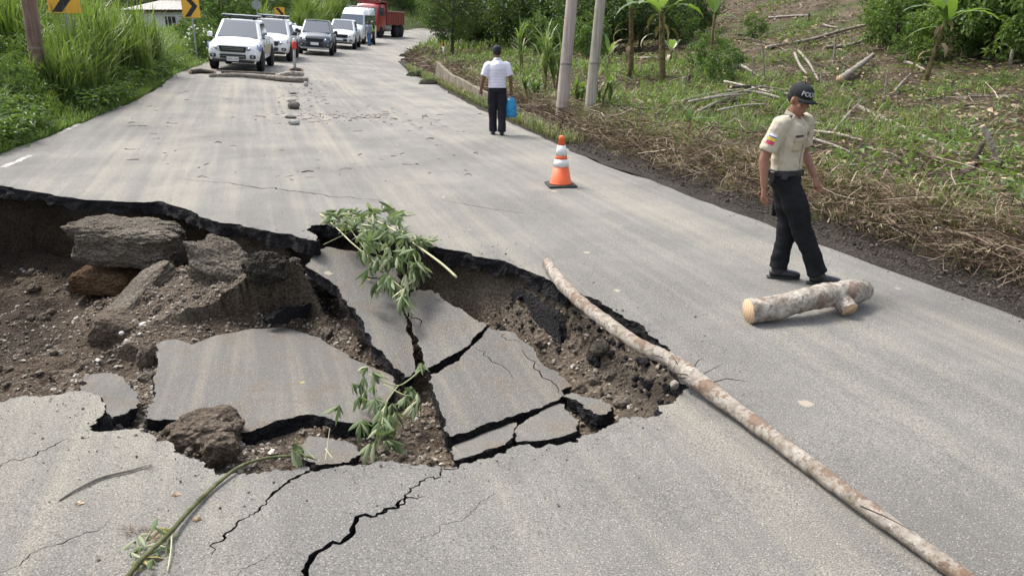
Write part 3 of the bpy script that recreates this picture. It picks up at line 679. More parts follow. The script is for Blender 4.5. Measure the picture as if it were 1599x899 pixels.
def peelbark(name, w=1., pt=.545):
    t = NT(name, .88, .2); v = t.co(); f = t.noise(v, 10, 9, .72); g = t.noise(v, 26, 6, .75); h = t.noise(v, 5, 4, .6)
    k = t.ramp(f, [(.30, (.13, .105, .082)), (.42, (.27, .235, .19)), (.52, (.40 * w, .36 * w, .31 * w)), (.66, (.56 * w, .52 * w, .45 * w))])
    k = t.mix(t.ramp(g, [(.52, 0.), (.60, .75)]), k, (.16, .115, .08)); k = t.mix(t.ramp(g, [(.30, .8), (.38, 0.)]), k, (.07, .05, .038))
    k = t.mix(t.ramp(t.math('ADD', t.math('MULTIPLY', h, .75), t.math('MULTIPLY', g, .25)), [(pt, 0.), (pt + .03, .8)]), k, (.17, .108, .070))
    t.color(k); t.bump(t.math('ADD', f, t.math('MULTIPLY', g, .6)), 1., .03); return t.m
def barkmat(name, a, b, c, patch=None, sc=9., ring=1.):
    t = NT(name, .9, .2); v = t.co(); q = t.n('Mapping', Vector=v); q.inputs['Scale'].default_value = (1, 1, ring)
    f = t.noise(q.outputs[0], sc, 7, .68); k = t.ramp(f, [(.32, a), (.5, b), (.66, c)])
    if patch: k = t.mix(t.ramp(t.noise(v, sc * .45, 4, .6), [(.54, 0.), (.60, .8)]), k, patch)
    t.color(k); t.bump(t.noise(v, sc * 5, 6, .7), .7, .02); return t.m
M['bark'] = barkmat('bark', (.035, .027, .021), (.075, .060, .048), (.13, .11, .09))
M['palebark'] = peelbark('pale_bark'); M['polebark'] = peelbark('pole_bark', .86, .535)
M['greybark'] = barkmat('grey_bark', (.12, .10, .082), (.21, .185, .155), (.33, .30, .26))
t = NT('sawn_wood', .8, .2); v = t.co(); q = t.n('TexWave', wave_type='RINGS', Scale=9., Distortion=3.); t.t.links.new(v, q.inputs['Vector'])
t.color(t.ramp(q.outputs['Fac'], [(.2, (.42, .285, .17)), (.8, (.50, .36, .23))])); M['sawn'] = t.m
M['bananastem'] = barkmat('banana_stem', (.055, .040, .020), (.13, .10, .045), (.20, .19, .075), (.060, .032, .020), 7.)

def quads(P, D, Nrm, L, W, seed, fold=.25, droop=.15):
    """leaf shaped quads: P base (n,3), D direction, Nrm rough normal, L length, W width"""
    r = np.random.default_rng(seed); n = len(P)
    D = D / (np.linalg.norm(D, axis=1, keepdims=True) + 1e-9); s = np.cross(D, Nrm); s /= (np.linalg.norm(s, axis=1, keepdims=True) + 1e-9); u = np.cross(s, D)
    L = np.asarray(L)[:, None] if np.ndim(L) else L; W = np.asarray(W)[:, None] if np.ndim(W) else W
    mid = P + D * L * .45
    V = np.stack([P, mid + s * W * .5 + u * W * fold, P + D * L - u * L * droop, mid - s * W * .5 + u * W * fold], 1).reshape(-1, 3)
    F = np.arange(n * 4).reshape(n, 4); return V, F, np.repeat(r.uniform(0, 1, n), 4)
def blades(P, H, W, lean, seed, curve=.5, az=None):
    """arching grass blades"""
    r = np.random.default_rng(seed); n = len(P); a = r.uniform(0, 6.283, n) if az is None else az
    d = np.column_stack([np.cos(a), np.sin(a), np.zeros(n)]); s = np.column_stack([-np.sin(a), np.cos(a), np.zeros(n)])
    H = H[:, None]; W = W[:, None]; lean = lean[:, None]; out = []
    for k, (t, wk) in enumerate(((0, .7), (.38, 1.), (.72, .7), (1., 0))):
        c = P + np.array([0, 0, 1]) * H * (t - curve * .55 * t ** 3 * np.minimum(lean * 1.2, 1)) + d * H * lean * (t ** 1.9)
        if wk: out += [c + s * W * wk * .5, c - s * W * wk * .5]
        else: out += [c]
    V = np.stack(out, 1).reshape(-1, 3); b = (np.arange(n) * 7)[:, None]
    return V, [np.concatenate([b + np.array([[0, 1, 3, 2]]), b + np.array([[2, 3, 5, 4]])]), b + np.array([[4, 5, 6]])], np.repeat(r.uniform(0, 1, n), 7)
def twigs(P, L, rad, seed, flat=.3, az=None):
    r = np.random.default_rng(seed); n = len(P); a = r.uniform(0, 6.283, n) if az is None else az; e = r.normal(0, flat, n)
    d = np.column_stack([np.cos(a) * np.cos(e), np.sin(a) * np.cos(e), np.sin(e)]); s = np.column_stack([-np.sin(a), np.cos(a), np.zeros(n)]); u = np.cross(d, s)
    bend = (s * r.normal(0, .10, (n, 1)) + u * r.normal(0, .08, (n, 1))); L = L[:, None]; out = []
    for t, k in ((-.5, 1.), (0, .9), (.5, .45)):
        c = P + d * L * t + bend * L * (1 - 4 * t * t)
        for q in range(3):
            g = 2.094 * q; out.append(c + (s * math.cos(g) + u * math.sin(g)) * (rad * k)[:, None])
    V = np.stack(out, 1).reshape(-1, 3); b = (np.arange(n) * 9)[:, None]
    F = np.concatenate([b + np.array([[i * 3 + q, i * 3 + (q + 1) % 3, i * 3 + 3 + (q + 1) % 3, i * 3 + 3 + q]]) for i in range(2) for q in range(3)])
    return V, F, np.repeat(r.uniform(0, 1, n), 9)
def crown_mesh(name, m, rx, ry, rz, nclump, per, L, seed, hang=.3, shell=.55):
    r = np.random.default_rng(seed)
    d = r.normal(size=(nclump, 3)); d /= np.linalg.norm(d, axis=1, keepdims=True); q = r.uniform(shell ** 3, 1, (nclump, 1)) ** (1 / 3)
    C = d * q * np.array([rx, ry, rz]) * r.uniform(.8, 1.12, (nclump, 1)); cs = r.uniform(.16, .34, nclump) * min(rx, rz)
    k = np.repeat(np.arange(nclump), per); e = r.normal(size=(len(k), 3)); e /= np.linalg.norm(e, axis=1, keepdims=True)
    P = C[k] + e * (cs[k] * r.uniform(.25, 1, len(k)))[:, None]
    D = e * .7 + r.normal(0, .5, e.shape); D[:, 2] -= hang
    N = e * .5 + np.array([0, 0, .8]) + r.normal(0, .35, e.shape)
    V, F, rn = quads(P, D, N, L * r.uniform(.6, 1.3, len(k)), L * .5 * r.uniform(.7, 1.2, len(k)), seed)
    tone = np.clip(.55 * r.uniform(0, 1, nclump)[k] + .45 * r.uniform(0, 1, len(k)), 0, 1)
    return np_mesh(name, V, F, m, False, np.repeat(tone, 4))
def trunk_mb(h, r0, seed, limbs=5, lean=.06, spread=1.2, top=.9):
    rg = random.Random(seed); mb = MB(); p = Vector((0, 0, -.15)); pts = []
    for k in range(6): pts.append((lean * h * (k / 5) ** 1.5 * rg.uniform(.6, 1.3), lean * h * rg.uniform(-.5, .5) * k / 5, -.15 + (h * top + .15) * k / 5))
    mb.tube(pts, [r0 * (1.25 if k == 0 else 1 - .13 * k) for k in range(6)], 8, jit=.08, rg=rg)
    for i in range(limbs):
        f = rg.uniform(.35, .85); b = Vector(pts[2]).lerp(Vector(pts[5]), (f - .3) / .7 if f > .3 else 0); a = rg.uniform(0, 6.28); l = spread * rg.uniform(.5, 1)
        mb.tube([b, b + Vector((math.cos(a) * l * .5, math.sin(a) * l * .5, l * .5)), b + Vector((math.cos(a) * l, math.sin(a) * l, l * .75))], [r0 * .45, r0 * .3, r0 * .12], 6)
    return mb
# ---- tree kinds (mesh data shared between copies)
TK = {}
def tree_kind(key, m, h, r, cz, rz, ncl, per, L, seed, r0=.14, limbs=6):
    tm = trunk_mb(h, r0, seed, limbs, spread=r).build('trunk', M['bark']); me = tm.data; bpy.data.objects.remove(tm)
    TK[key] = (me, crown_mesh('crown', m, r, r, rz, ncl, per, L, seed), cz)
tree_kind('dark', M['leaf_dark'], 5.6, 2.3, 2.9, 2.3, 80, 50, .26, 1)
tree_kind('dark2', M['leaf_dark'], 7.5, 3.2, 4.0, 3.3, 110, 56, .32, 2, .20)
tree_kind('mid', M['leaf_mid'], 6.5, 3.0, 3.5, 3.0, 95, 52, .30, 3, .17)
tree_kind('pale', M['leaf'], 4.8, 2.3, 2.5, 2.2, 75, 46, .24, 4, .12)
tree_kind('low', M['leaf_dark'], 4.2, 2.7, 2.2, 1.75, 90, 52, .24, 5, .13)
tree_kind('shrub', M['leaf_mid'], 1.6, 1.25, 1.15, 1.15, 46, 40, .17, 6, .05, 4)
tree_kind('shrubpale', M['leaf'], 1.6, 1.25, 1.10, 1.10, 46, 40, .16, 7, .05, 4)
tree_kind('roadside', M['leaf_dark'], 4.6, 1.9, 2.85, 1.9, 110, 56, .16, 8, .11, 9)
def tree(key, x, y, sc, label, cat='tree', group=None, name='tree', rz=None, sz=None, dz=0.):
    me, cr, cz = TK[key]; rg = random.Random(int(x * 91 + y * 37)); e = empty(name, drop(x, y, dz), rz if rz is not None else rg.uniform(0, 6.28), label, cat, group)
    e.scale = (sc, sc, (sz or sc)); link('trunk', me, e); c = link('crown', cr, e, (0, 0, cz)); c.rotation_euler = (0, 0, rg.uniform(0, 6)); return e
def px_x(px, D): return (px - 799.5) / FPX * (D * math.cos(PITCH) + .4)
tree('roadside', px_x(706, 46), 46, 1.0, 'lone dark round crowned tree with forked trunk on the verge beyond the low wall', name='roadside_tree')
KL = {'dark': 'medium dark green tree', 'dark2': 'tallest kind of dark green tree', 'low': 'low spreading dark tree', 'mid': 'mid green rounded tree', 'pale': 'pale green bushy tree', 'shrub': 'big green bush'}
G1 = 'trees of the shady grove behind the walking man'; L1 = 'dark leafy tree of the shady grove behind the cleared verge'
for (px, D, k, s) in [(745, 64, 'dark2', .9), (775, 54, 'low', 1.0), (812, 48, 'dark', .95), (838, 60, 'dark2', .9), (868, 46, 'low', .95), (905, 50, 'dark', 1.0), (938, 42, 'low', .9), (965, 50, 'dark2', .8), (1000, 41, 'low', .85), (1035, 46, 'dark', .8), (760, 80, 'mid', 1.1), (860, 75, 'dark2', 1.1), (950, 66, 'dark2', 1.0), (1075, 44, 'low', .62), (690, 100, 'mid', 1.0), (720, 84, 'mid', .9), (790, 62, 'low', 1.1), (735, 56, 'low', .8), (825, 54, 'low', 1.1), (885, 58, 'low', 1.1), (920, 60, 'dark2', .9), (985, 58, 'low', 1.1), (1015, 52, 'dark', .9), (850, 40, 'shrub', .9), (1060, 40, 'shrub', .8), (920, 38, 'shrub', .9)]:
    tree(k, px_x(px, D), D, s, KL[k] + ' in the shady grove behind the cleared verge', group=G1, name='grove_tree')
G2 = 'trees behind the house and the queue of vehicles'; L2 = 'leafy tree in the green wall behind the house and vehicles'
for (px, D, k, s) in [(-60, 40, 'mid', .9), (20, 52, 'pale', 1.0), (95, 62, 'dark2', .9), (160, 72, 'mid', 1.0), (225, 78, 'dark2', 1.0), (285, 74, 'low', 1.1), (322, 60, 'dark', .85), (352, 66, 'low', 1.0), (385, 72, 'low', 1.0), (420, 82, 'dark2', .9), (455, 90, 'low', 1.1), (495, 100, 'dark2', .9), (530, 105, 'dark', 1.2), (565, 116, 'dark2', 1.0), (600, 128, 'mid', 1.1), (640, 138, 'mid', 1.2), (675, 150, 'dark2', 1.1), (715, 150, 'mid', 1.2), (270, 95, 'mid', 1.2), (380, 100, 'mid', 1.2), (470, 76, 'shrub', 1.7), (365, 54, 'shrub', 1.6), (340, 52, 'shrub', 1.5)]:
    tree(k, px_x(px, D), D, s, KL[k] + ' behind the house and vehicles', group=G2, name='background_tree')
G3 = 'bushes on the green slope at the road bend'
for i, (px, D, s) in enumerate([(628, 108, 1.9), (648, 112, 2.2), (668, 113, 1.8), (690, 118, 2.2), (612, 112, 2.2), (655, 122, 2.6), (630, 120, 2.4), (705, 112, 1.7), (590, 108, 2.1), (680, 128, 2.6)]):
    tree(('shrub', 'shrubpale')[i % 3 == 1], px_x(px, D), D, s, 'green bush on the slope where the road bends away', 'bush', G3, 'bush')
G4 = 'bushes of the dense thicket on the hillside'
for i, (px, py, s) in enumerate([(1395, 78, .95), (1425, 70, 1.0), (1470, 96, .85), (1500, 80, 1.15), (1545, 92, 1.1), (1590, 98, 1.1), (1520, 60, 1.5), (1450, 48, 1.4), (1585, 66, 1.5), (1640, 90, 1.3), (1400, 50, 1.1), (1560, 45, 1.7), (1480, 30, 1.7), (1620, 50, 1.8)]):
    p = gp(px, py); tree(('shrubpale', 'shrub', 'shrubpale')[i % 3], p.x, p.y, s, 'bright leafy bush in the dense thicket behind the lone banana plant', 'bush', G4, 'bush')
for (px, py, s, lb, k) in [(1125, 135, .50, 'slim dark shrub between the banana plants and the branch heap', 'shrub'), (1178, 60, .5, 'small shrub halfway up the cleared brown slope', 'shrub'), (1415, 98, .45, 'little bush at the foot of the thicket', 'shrubpale'), (1105, 110, .6, 'dark shrub beside the pale stemmed banana plant', 'shrub')]:
    p = gp(px, py); tree(k, p.x, p.y, s, lb, 'bush', name='bush')
G5 = 'shrubs along the left bank'
for i, (px, D, s) in enumerate([(12, 17, .50), (60, 21, .6), (-40, 19, .7), (298, 41, .6), (312, 38, .75), (30, 26, .9), (100, 30, .9), (150, 36, 1.0)]):
    tree(('shrub', 'shrubpale')[i % 2], px_x(px, D), D, s, 'broadleaf shrub growing among tall grass on the left bank', 'bush', G5, 'bush')
fb = tree('shrub', px_x(321, 34.5), 34.5, .62, 'white flowering bush beside the front police pickup', 'bush', name='flowering_bush')
r = np.random.default_rng(9); e = r.normal(size=(90, 3)); e /= np.linalg.norm(e, axis=1, keepdims=True); e = e[e[:, 1] < .5]
mb = MB()
for p in e * 1.28: mb.ell((p[0], p[1], p[2] + 1.1), (.07, .07, .06), 6, 4)
fl = mb.build('blossom', plain('white_blossom', (.75, .76, .68)), fb)

# ---- grass of the left bank
def left_pts(n, v0, v1, ya, yb, seed, pw=1.):
    r = np.random.default_rng(seed); y = np.exp(r.uniform(math.log(ya), math.log(yb), n)); v = v0 + (v1 - v0) * r.uniform(0, 1, n) ** pw
    x = np.interp(y, [p[1] for p in LE], [p[0] for p in LE]) - v; return np.column_stack([x, y, gz(x, y)]), v
P1, v1 = left_pts(52000, .02, 9., 10, 48, 1, 1.5); r = np.random.default_rng(5)
h = (.22 + .40 * ss(.1, 1.5, v1) + .35 * ss(1, 4, v1)) * r.uniform(.55, 1.35, len(v1)) * (1 + .35 * fbm(P1[:, 0], P1[:, 1], .7, 3, 4))
V, F, rn = blades(P1 - np.array([0, 0, .03]), h, .012 + .00055 * P1[:, 1] * r.uniform(.7, 1.3, len(h)), r.uniform(.15, .85, len(h)), 2)
rn = np.clip(rn * .75 + .14 * fbm(P1[:, 0], P1[:, 1], .5, 3, 9).repeat(7) + .1, 0, 1)
tag(link('bank_grass', np_mesh('bank_grass', V, F, M['grass'], False, rn)), 'lush green grass covering the left roadside bank', 'grass', kind='stuff')
P2, v2 = left_pts(16000, .05, 5., 10, 30, 3, 1.2); k = fbm(P2[:, 0], P2[:, 1], .8, 3, 17) > .0; P2 = P2[k]; r = np.random.default_rng(6); n = len(P2)
P2 = np.repeat(P2, 3, 0) + np.column_stack([r.normal(0, .09, (3 * n, 2)), r.uniform(.05, .55, 3 * n)]); a = r.uniform(0, 6.28, 3 * n)
D = np.column_stack([np.cos(a), np.sin(a), r.uniform(-.5, .4, 3 * n)]); N = np.column_stack([r.normal(0, .3, (3 * n, 2)), np.ones(3 * n)])
V, F, rn = quads(P2, D, N, r.uniform(.07, .16, 3 * n), r.uniform(.04, .08, 3 * n), 8)
tag(link('bank_weeds', np_mesh('bank_weeds', V, F, M['leaf_mid'], False, rn)), 'small broadleaf weeds mixed into the left bank grass', 'weeds', kind='stuff')
def grass_clump(h, n, rad, seed, wd=.022, m='grass'):
    r = np.random.default_rng(seed); a = r.uniform(0, 6.28, n); q = rad * np.sqrt(r.uniform(0, 1, n)); P = np.column_stack([np.cos(a) * q, np.sin(a) * q, np.full(n, -.05)])
    P[:, 2] += r.uniform(0, .35, n) * h * (r.uniform(0, 1, n) < .55)
    V, F, rn = blades(P, h * r.uniform(.4, 1., n), wd * r.uniform(.7, 1.4, n), np.clip(r.normal(.35, .28, n), .03, 1.1), seed + 1, .8)
    return np_mesh('blades', V, F, M[m], False, rn)
GC = [grass_clump(2.2, 400, .6, 11, .036), grass_clump(1.8, 420, .65, 12, .030), grass_clump(2.7, 380, .6, 13, .042)]
G6 = 'tall grass clumps on the left bank'
for i, (px, D, s) in enumerate([(95, 20.5, .85), (125, 22.5, 1.0), (152, 22, .9), (178, 24, 1.0), (205, 24.5, .95), (228, 26.5, .85), (140, 26, 1.1), (190, 28, 1.05), (236, 29, .5), (96, 18.6, .62), (118, 19.2, .7), (134, 20.2, .75), (85, 25, 1.1), (45, 23, .9), (15, 22, 1.0), (-25, 22, 1.1), (165, 32, 1.1), (110, 19, .6), (60, 18.5, .55), (5, 28, 1.2), (70, 30, 1.2)]):
    x = px_x(px, D); e = empty('tall_grass_clump', drop(x, D), i * 1.7, 'tall arching clump of green grass on the left bank', 'grass clump', G6); e.scale = (s, s, s); link('blades', GC[i % 3], e)
G7 = 'tall grass behind the queue of vehicles'
for i, (px, D, s) in enumerate([(425, 60, 1.2), (405, 56, 1.1), (490, 74, 1.6), (505, 80, 1.7), (478, 70, 1.4), (520, 84, 1.5), (460, 66, 1.1), (470, 63, .9), (535, 92, 1.4), (498, 68, 1.0)]):
    x = px_x(px, D); e = empty('tall_grass_clump', drop(x, D), i * 1.3, 'tall pale grass clump standing behind the parked vehicles', 'grass clump', G7); e.scale = (s, s, s); link('blades', GC[(i + 1) % 3], e)

# ---- cleared hillside on the right: dry brush, litter, regrowth
def right_pts(n, u0, u1, ya, yb, seed, pw=1.6):
    r = np.random.default_rng(seed); y = np.exp(r.uniform(math.log(ya), math.log(yb), n)); u = u0 + (u1 - u0) * r.uniform(0, 1, n) ** pw
    x = np.interp(y, [p[1] for p in RE], [p[0] for p in RE]) + u / .95; return np.column_stack([x, y, gz(x, y)]), u
P, u = right_pts(30000, .48, 22, 3.5, 55, 21, 1.9); r = np.random.default_rng(22); n = len(P); dn = fbm(P[:, 0], P[:, 1], .55, 3, 33)
k = r.uniform(0, 1, n) < np.clip(.36 + 1.1 * dn + .5 * ss(2.6, .9, u), .08, 1); P, u = P[k], u[k]; n = len(P)
P[:, 2] += r.uniform(0, .16, n) * (1 + .8 * ss(3, 1.2, u)) + .10 * np.maximum(0, dn[k]); L = r.uniform(.12, .6, n) * (1 + P[:, 1] * .02)
V, F, rn = twigs(P, L, r.uniform(.0018, .0050, n) * (1 + P[:, 1] * .06), 23, .28)
tag(link('dry_brush', np_mesh('dry_brush', V, F, M['twig'], False, rn)), 'mat of cut dry reddish brown stalks covering the cleared slope', 'brush', kind='stuff')
P, u = right_pts(46000, .7, 26, 3.5, 62, 25, 1.5); r = np.random.default_rng(26); n = len(P); P[:, 2] += r.uniform(0, .09, n); a = r.uniform(0, 6.28, n)
D = np.column_stack([np.cos(a), np.sin(a), r.uniform(-.3, .5, n)]); N = np.column_stack([r.normal(0, .6, (n, 2)), np.ones(n)]); s = r.uniform(.05, .15, n) * (1 + P[:, 1] * .025)
V, F, rn = quads(P, D, N, s, s * r.uniform(.25, .6, n), 27, .2, .2)
tag(link('leaf_litter', np_mesh('leaf_litter', V, F, M['dryleaf'], False, rn)), 'dry brown leaf litter strewn over the cleared hillside', 'leaf litter', kind='stuff')
P, u = right_pts(70000, .9, 22, 4, 50, 28, 1.2); r = np.random.default_rng(29); n = len(P)
patch = fbm(P[:, 0], P[:, 1], .45, 3, 41) + .35 * fbm(P[:, 0], P[:, 1], 1.7, 2, 42); k = patch + r.normal(0, .10, n) - .35 * ss(8, 13, u) + .10 * ss(6, 2, u) > .0; P = P[k]; u = u[k]; n = len(P)
V, F, rn = blades(P, r.uniform(.10, .34, n) * (1 + P[:, 1] * .012), .008 + .0007 * P[:, 1] * r.uniform(.7, 1.4, n), r.uniform(.2, 1., n), 30)
tag(link('hillside_weeds', np_mesh('hillside_weeds', V, F, M['grass'], False, rn)), 'patches of fresh green weeds sprouting on the cleared hillside', 'weeds', kind='stuff')
P, u = right_pts(26000, 1.2, 18, 4, 45, 61, 1.2); r = np.random.default_rng(62); k = fbm(P[:, 0], P[:, 1], .6, 3, 63) + r.normal(0, .1, len(P)) > .06; P = P[k]; n = len(P); P[:, 2] += r.uniform(.02, .25, n); a = r.uniform(0, 6.28, n)
D = np.column_stack([np.cos(a), np.sin(a), r.uniform(-.4, .6, n)]); N = np.column_stack([r.normal(0, .5, (n, 2)), np.ones(n)]); s = r.uniform(.05, .13, n) * (1 + P[:, 1] * .02)
V, F, rn = quads(P, D, N, s, s * r.uniform(.35, .6, n), 64, .2, .2)
tag(link('broadleaf_regrowth', np_mesh('broadleaf_regrowth', V, F, M['leaf'], False, rn)), 'broadleaf green regrowth among the cut brush on the slope', 'weeds', kind='stuff')
P, u = right_pts(11000, .42, 1.5, 3.5, 45, 31, .9); r = np.random.default_rng(32); n = len(P)
V, F, rn = blades(P, r.uniform(.15, .5, n), np.full(n, .009) + P[:, 1] * .0004, r.uniform(.5, 1.2, n), 33, .8, az=np.where(r.uniform(0, 1, n) < .6, R(200) + r.normal(0, .7, n), r.uniform(0, 6.28, n)))
tag(link('dry_grass_fringe', np_mesh('dry_grass_fringe', V, F, M['dryleaf'], False, rn)), 'straw coloured dry grass hanging over the dark verge', 'dry grass', kind='stuff')
r = np.random.default_rng(71); n = 5200; y = r.uniform(14.5, 40, n); x = np.interp(y, [p[1] for p in RE], [p[0] for p in RE]) + np.abs(r.normal(.12, .16, n)); P = np.column_stack([x, y, np.maximum(zr(x, y), gz(x, y))])
V, F, rn = blades(P, r.uniform(.08, .34, n), np.full(n, .012) + y * .0004, r.uniform(.2, 1.1, n), 72)
tag(link('wall_foot_grass', np_mesh('wall_foot_grass', V, F, M['grassmix'], False, rn)), 'ragged green and straw grass along the foot of the low wall', 'grass', kind='stuff')
# distant ground cover on slopes behind the vehicles
r = np.random.default_rng(35); n = 30000; x = r.uniform(-60, 10, n); y = r.uniform(48, 135, n)
k = ~inside(x, y, [(p[0] - .4, p[1]) for p in LE] + [(p[0] + .4, p[1]) for p in RE[::-1]]); x, y = x[k], y[k]; P = np.column_stack([x, y, gz(x, y)]); n = len(x)
V, F, rn = blades(P, r.uniform(.3, .9, n), r.uniform(.04, .09, n), r.uniform(.2, .8, n), 36)
tag(link('distant_grass', np_mesh('distant_grass', V, F, M['grass'], False, rn)), 'green grass on the slopes beyond the vehicles and bend', 'grass', kind='stuff')

# ---- banana plants
def bleaf(L, W, az, el, droop, seed, m='banana', torn=.25):
    r = np.random.default_rng(seed); n = 14; pts = []; d = np.array([math.cos(az), math.sin(az), 0.]); s = np.array([-math.sin(az), math.cos(az), 0.]); p = np.zeros(3); e = el; V = []; F = []
    for i in range(n + 1):
        t = i / n; pts.append(p.copy()); p = p + L / n * (d * math.cos(e) + np.array([0, 0, 1]) * math.sin(e)); e -= droop * (.4 + 1.2 * t) / n
    for i in range(n + 1):
        t = i / n; w = W * (0.06 if t < .12 else math.sin(math.pi * min(1, (t - .10) / .9) ** .75) ** .6 if t < 1 else .02)
        j = 1 - torn * r.uniform(0, 1, 2); up = np.array([0, 0, .22])
        for q, a in ((-1, j[0]), (-.5, 1), (0, 1), (.5, 1), (1, j[1])): V.append(pts[i] + s * q * w * .5 * a + up * abs(q) * w * (.5 if abs(q) < 1 else .62) + np.array([0, 0, -.12]) * w * (abs(q) == 1) * r.uniform(0, 1.6))
    for i in range(n):
        for q in range(4): F.append((i * 5 + q, i * 5 + q + 1, i * 5 + q + 6, i * 5 + q + 5))
    return np_mesh('leaf', V, np.array(F), M[m], True, np.full(len(V), r.uniform(0, 1)))
def banana(px, py, h, label, leaves, lean=(0, 0), r0=.075, dry=6, seed=1, scale=1., base=None):
    p = base or gp(px, py); e = empty('banana_plant', p, 0, label, 'banana plant'); rg = random.Random(seed); mb = MB()
    pts = [(lean[0] * (k / 5) ** 1.3, lean[1] * k / 5, -.1 + (h + .1) * k / 5) for k in range(6)]
    mb.tube(pts, [r0 * (1.3 - .7 * k / 5) for k in range(6)], 10, jit=.06, rg=rg); mb.build('stem', M['bananastem'], e, True)
    top = Vector(pts[-1])
    for i, (az, el, L, W, dr) in enumerate(leaves): link('leaf', bleaf(L, W, R(az), R(el), dr, seed * 10 + i), e, top - Vector((0, 0, .06 * i)))
    for i in range(dry):
        f = rg.uniform(.35, .95); b = Vector((lean[0] * f, lean[1] * f, h * f)); a = rg.uniform(0, 6.28)
        q = link('dry_leaf', bleaf(rg.uniform(.5, 1.0), rg.uniform(.10, .2), a, R(10), 2.6, seed * 30 + i, 'dryleaf', .5), e, b + Vector((math.cos(a), math.sin(a), 0)) * r0 * .8)
    return e
banana(985, 121, 2.5, 'banana plant with dark red stem behind the second utility pole', [(150, 35, 1.5, .42, 1.6), (200, 10, 1.4, .40, 1.4), (20, 40, 1.6, .42, 1.7), (330, 10, 1.1, .36, 1.6), (90, 60, 1.5, .4, 1.2), (260, 30, 1.3, .36, 1.9)], (-.12, 0), .08, 4, 1)
banana(1034, 132, 2.2, 'banana plant with shaggy dead leaves round its stem above the green weeds', [(190, 20, 1.5, .42, 1.5), (10, 20, 1.5, .40, 1.5), (300, 70, 1.5, .5, .7), (60, 70, 1.4, .45, .8), (230, 45, 1.4, .4, 1.6), (340, 50, 1.6, .4, 1.6)], (-.18, 0), .09, 12, 2)
banana(1108, 126, 2.0, 'pale stemmed banana plant with one broad upright leaf', [(200, 62, 1.1, .42, .3), (80, 75, 1.2, .40, .4), (330, 20, .9, .3, 1.5)], (-.02, 0), .05, 3, 3)
banana(1444, 130, 1.75, 'lone leaning banana plant in front of the dense thicket', [(175, 25, 1.2, .34, 1.2), (5, 15, 1.5, .36, 1.0), (95, 60, 1.2, .36, .9), (200, 55, 1.0, .34, 1.0), (330, 40, 1.1, .34, 1.3), (250, 65, .9, .34, .8), (150, 5, 1.1, .3, 1.4)], (.30, 0), .06, 7, 4)
banana(1076, 208, .30, 'knee high banana seedling with two leaves near the verge', [(165, 55, .48, .20, .6), (10, 12, .45, .16, .8), (90, 60, .3, .12, .6)], (0, 0), .02, 0, 5)
banana(950, 108, .6, 'short banana sucker beside the second utility pole', [(120, 75, .75, .22, .5), (300, 65, .6, .2, .6), (20, 60, .6, .2, .7)], (0, 0), .04, 2, 6)
banana(1047, 100, .5, 'young banana sucker with hanging leaf right of the shaggy banana plant', [(260, 55, .9, .3, 1.5), (40, 60, .7, .26, 1.0), (150, 70, .7, .25, .8)], (0, 0), .04, 3, 7)
banana(1585, 336, .22, 'tiny banana seedling with bright leaf by the white scrap', [(170, 45, .30, .13, .7), (20, 35, .34, .13, .8)], (0, 0), .014, 0, 8)
# ---- sugar cane
def cane(px, py, h, n, label, seed, spread=.5, base=None):
    p = base or gp(px, py); e = empty('sugar_cane', p, 0, label, 'sugar cane'); rg = random.Random(seed); r = np.random.default_rng(seed)
    for i in range(n):
        a = rg.uniform(0, 6.28); q = rg.uniform(0, .22); b = Vector((math.cos(a) * q, math.sin(a) * q, -.05)); hh = h * rg.uniform(.35, .62); tp = b + Vector((rg.uniform(-.2, .2), rg.uniform(-.2, .2), hh))
        MB().tube([b, b.lerp(tp, .5), tp], [.022, .02, .014], 6).build('stalk', M['bananastem'], e, True)
        m = 13; P = np.array([b.lerp(tp, rg.uniform(.35, 1)) for _ in range(m)])
        V, F, rn = blades(P, h * r.uniform(.3, .62, m), r.uniform(.045, .085, m), r.uniform(.15, .9, m), seed * 7 + i, .9)
        link('leaves', np_mesh('leaves', V, F, M['cane'], False, rn), e)
    return e
cane(812, 112, 2.3, 3, 'slender sugar cane clump beside the walking man', 1)
cane(858, 150, 2.1, 5, 'bushy sugar cane clump left of the first utility pole', 2)
cane(838, 160, .9, 3, 'short grassy cane tuft behind the low wall', 3)
cane(905, 170, 1.0, 2, 'half dried cane tuft between the two utility poles', 4)
cane(944, 172, 1.1, 3, 'drooping cane tuft leaning against the second utility pole', 5)
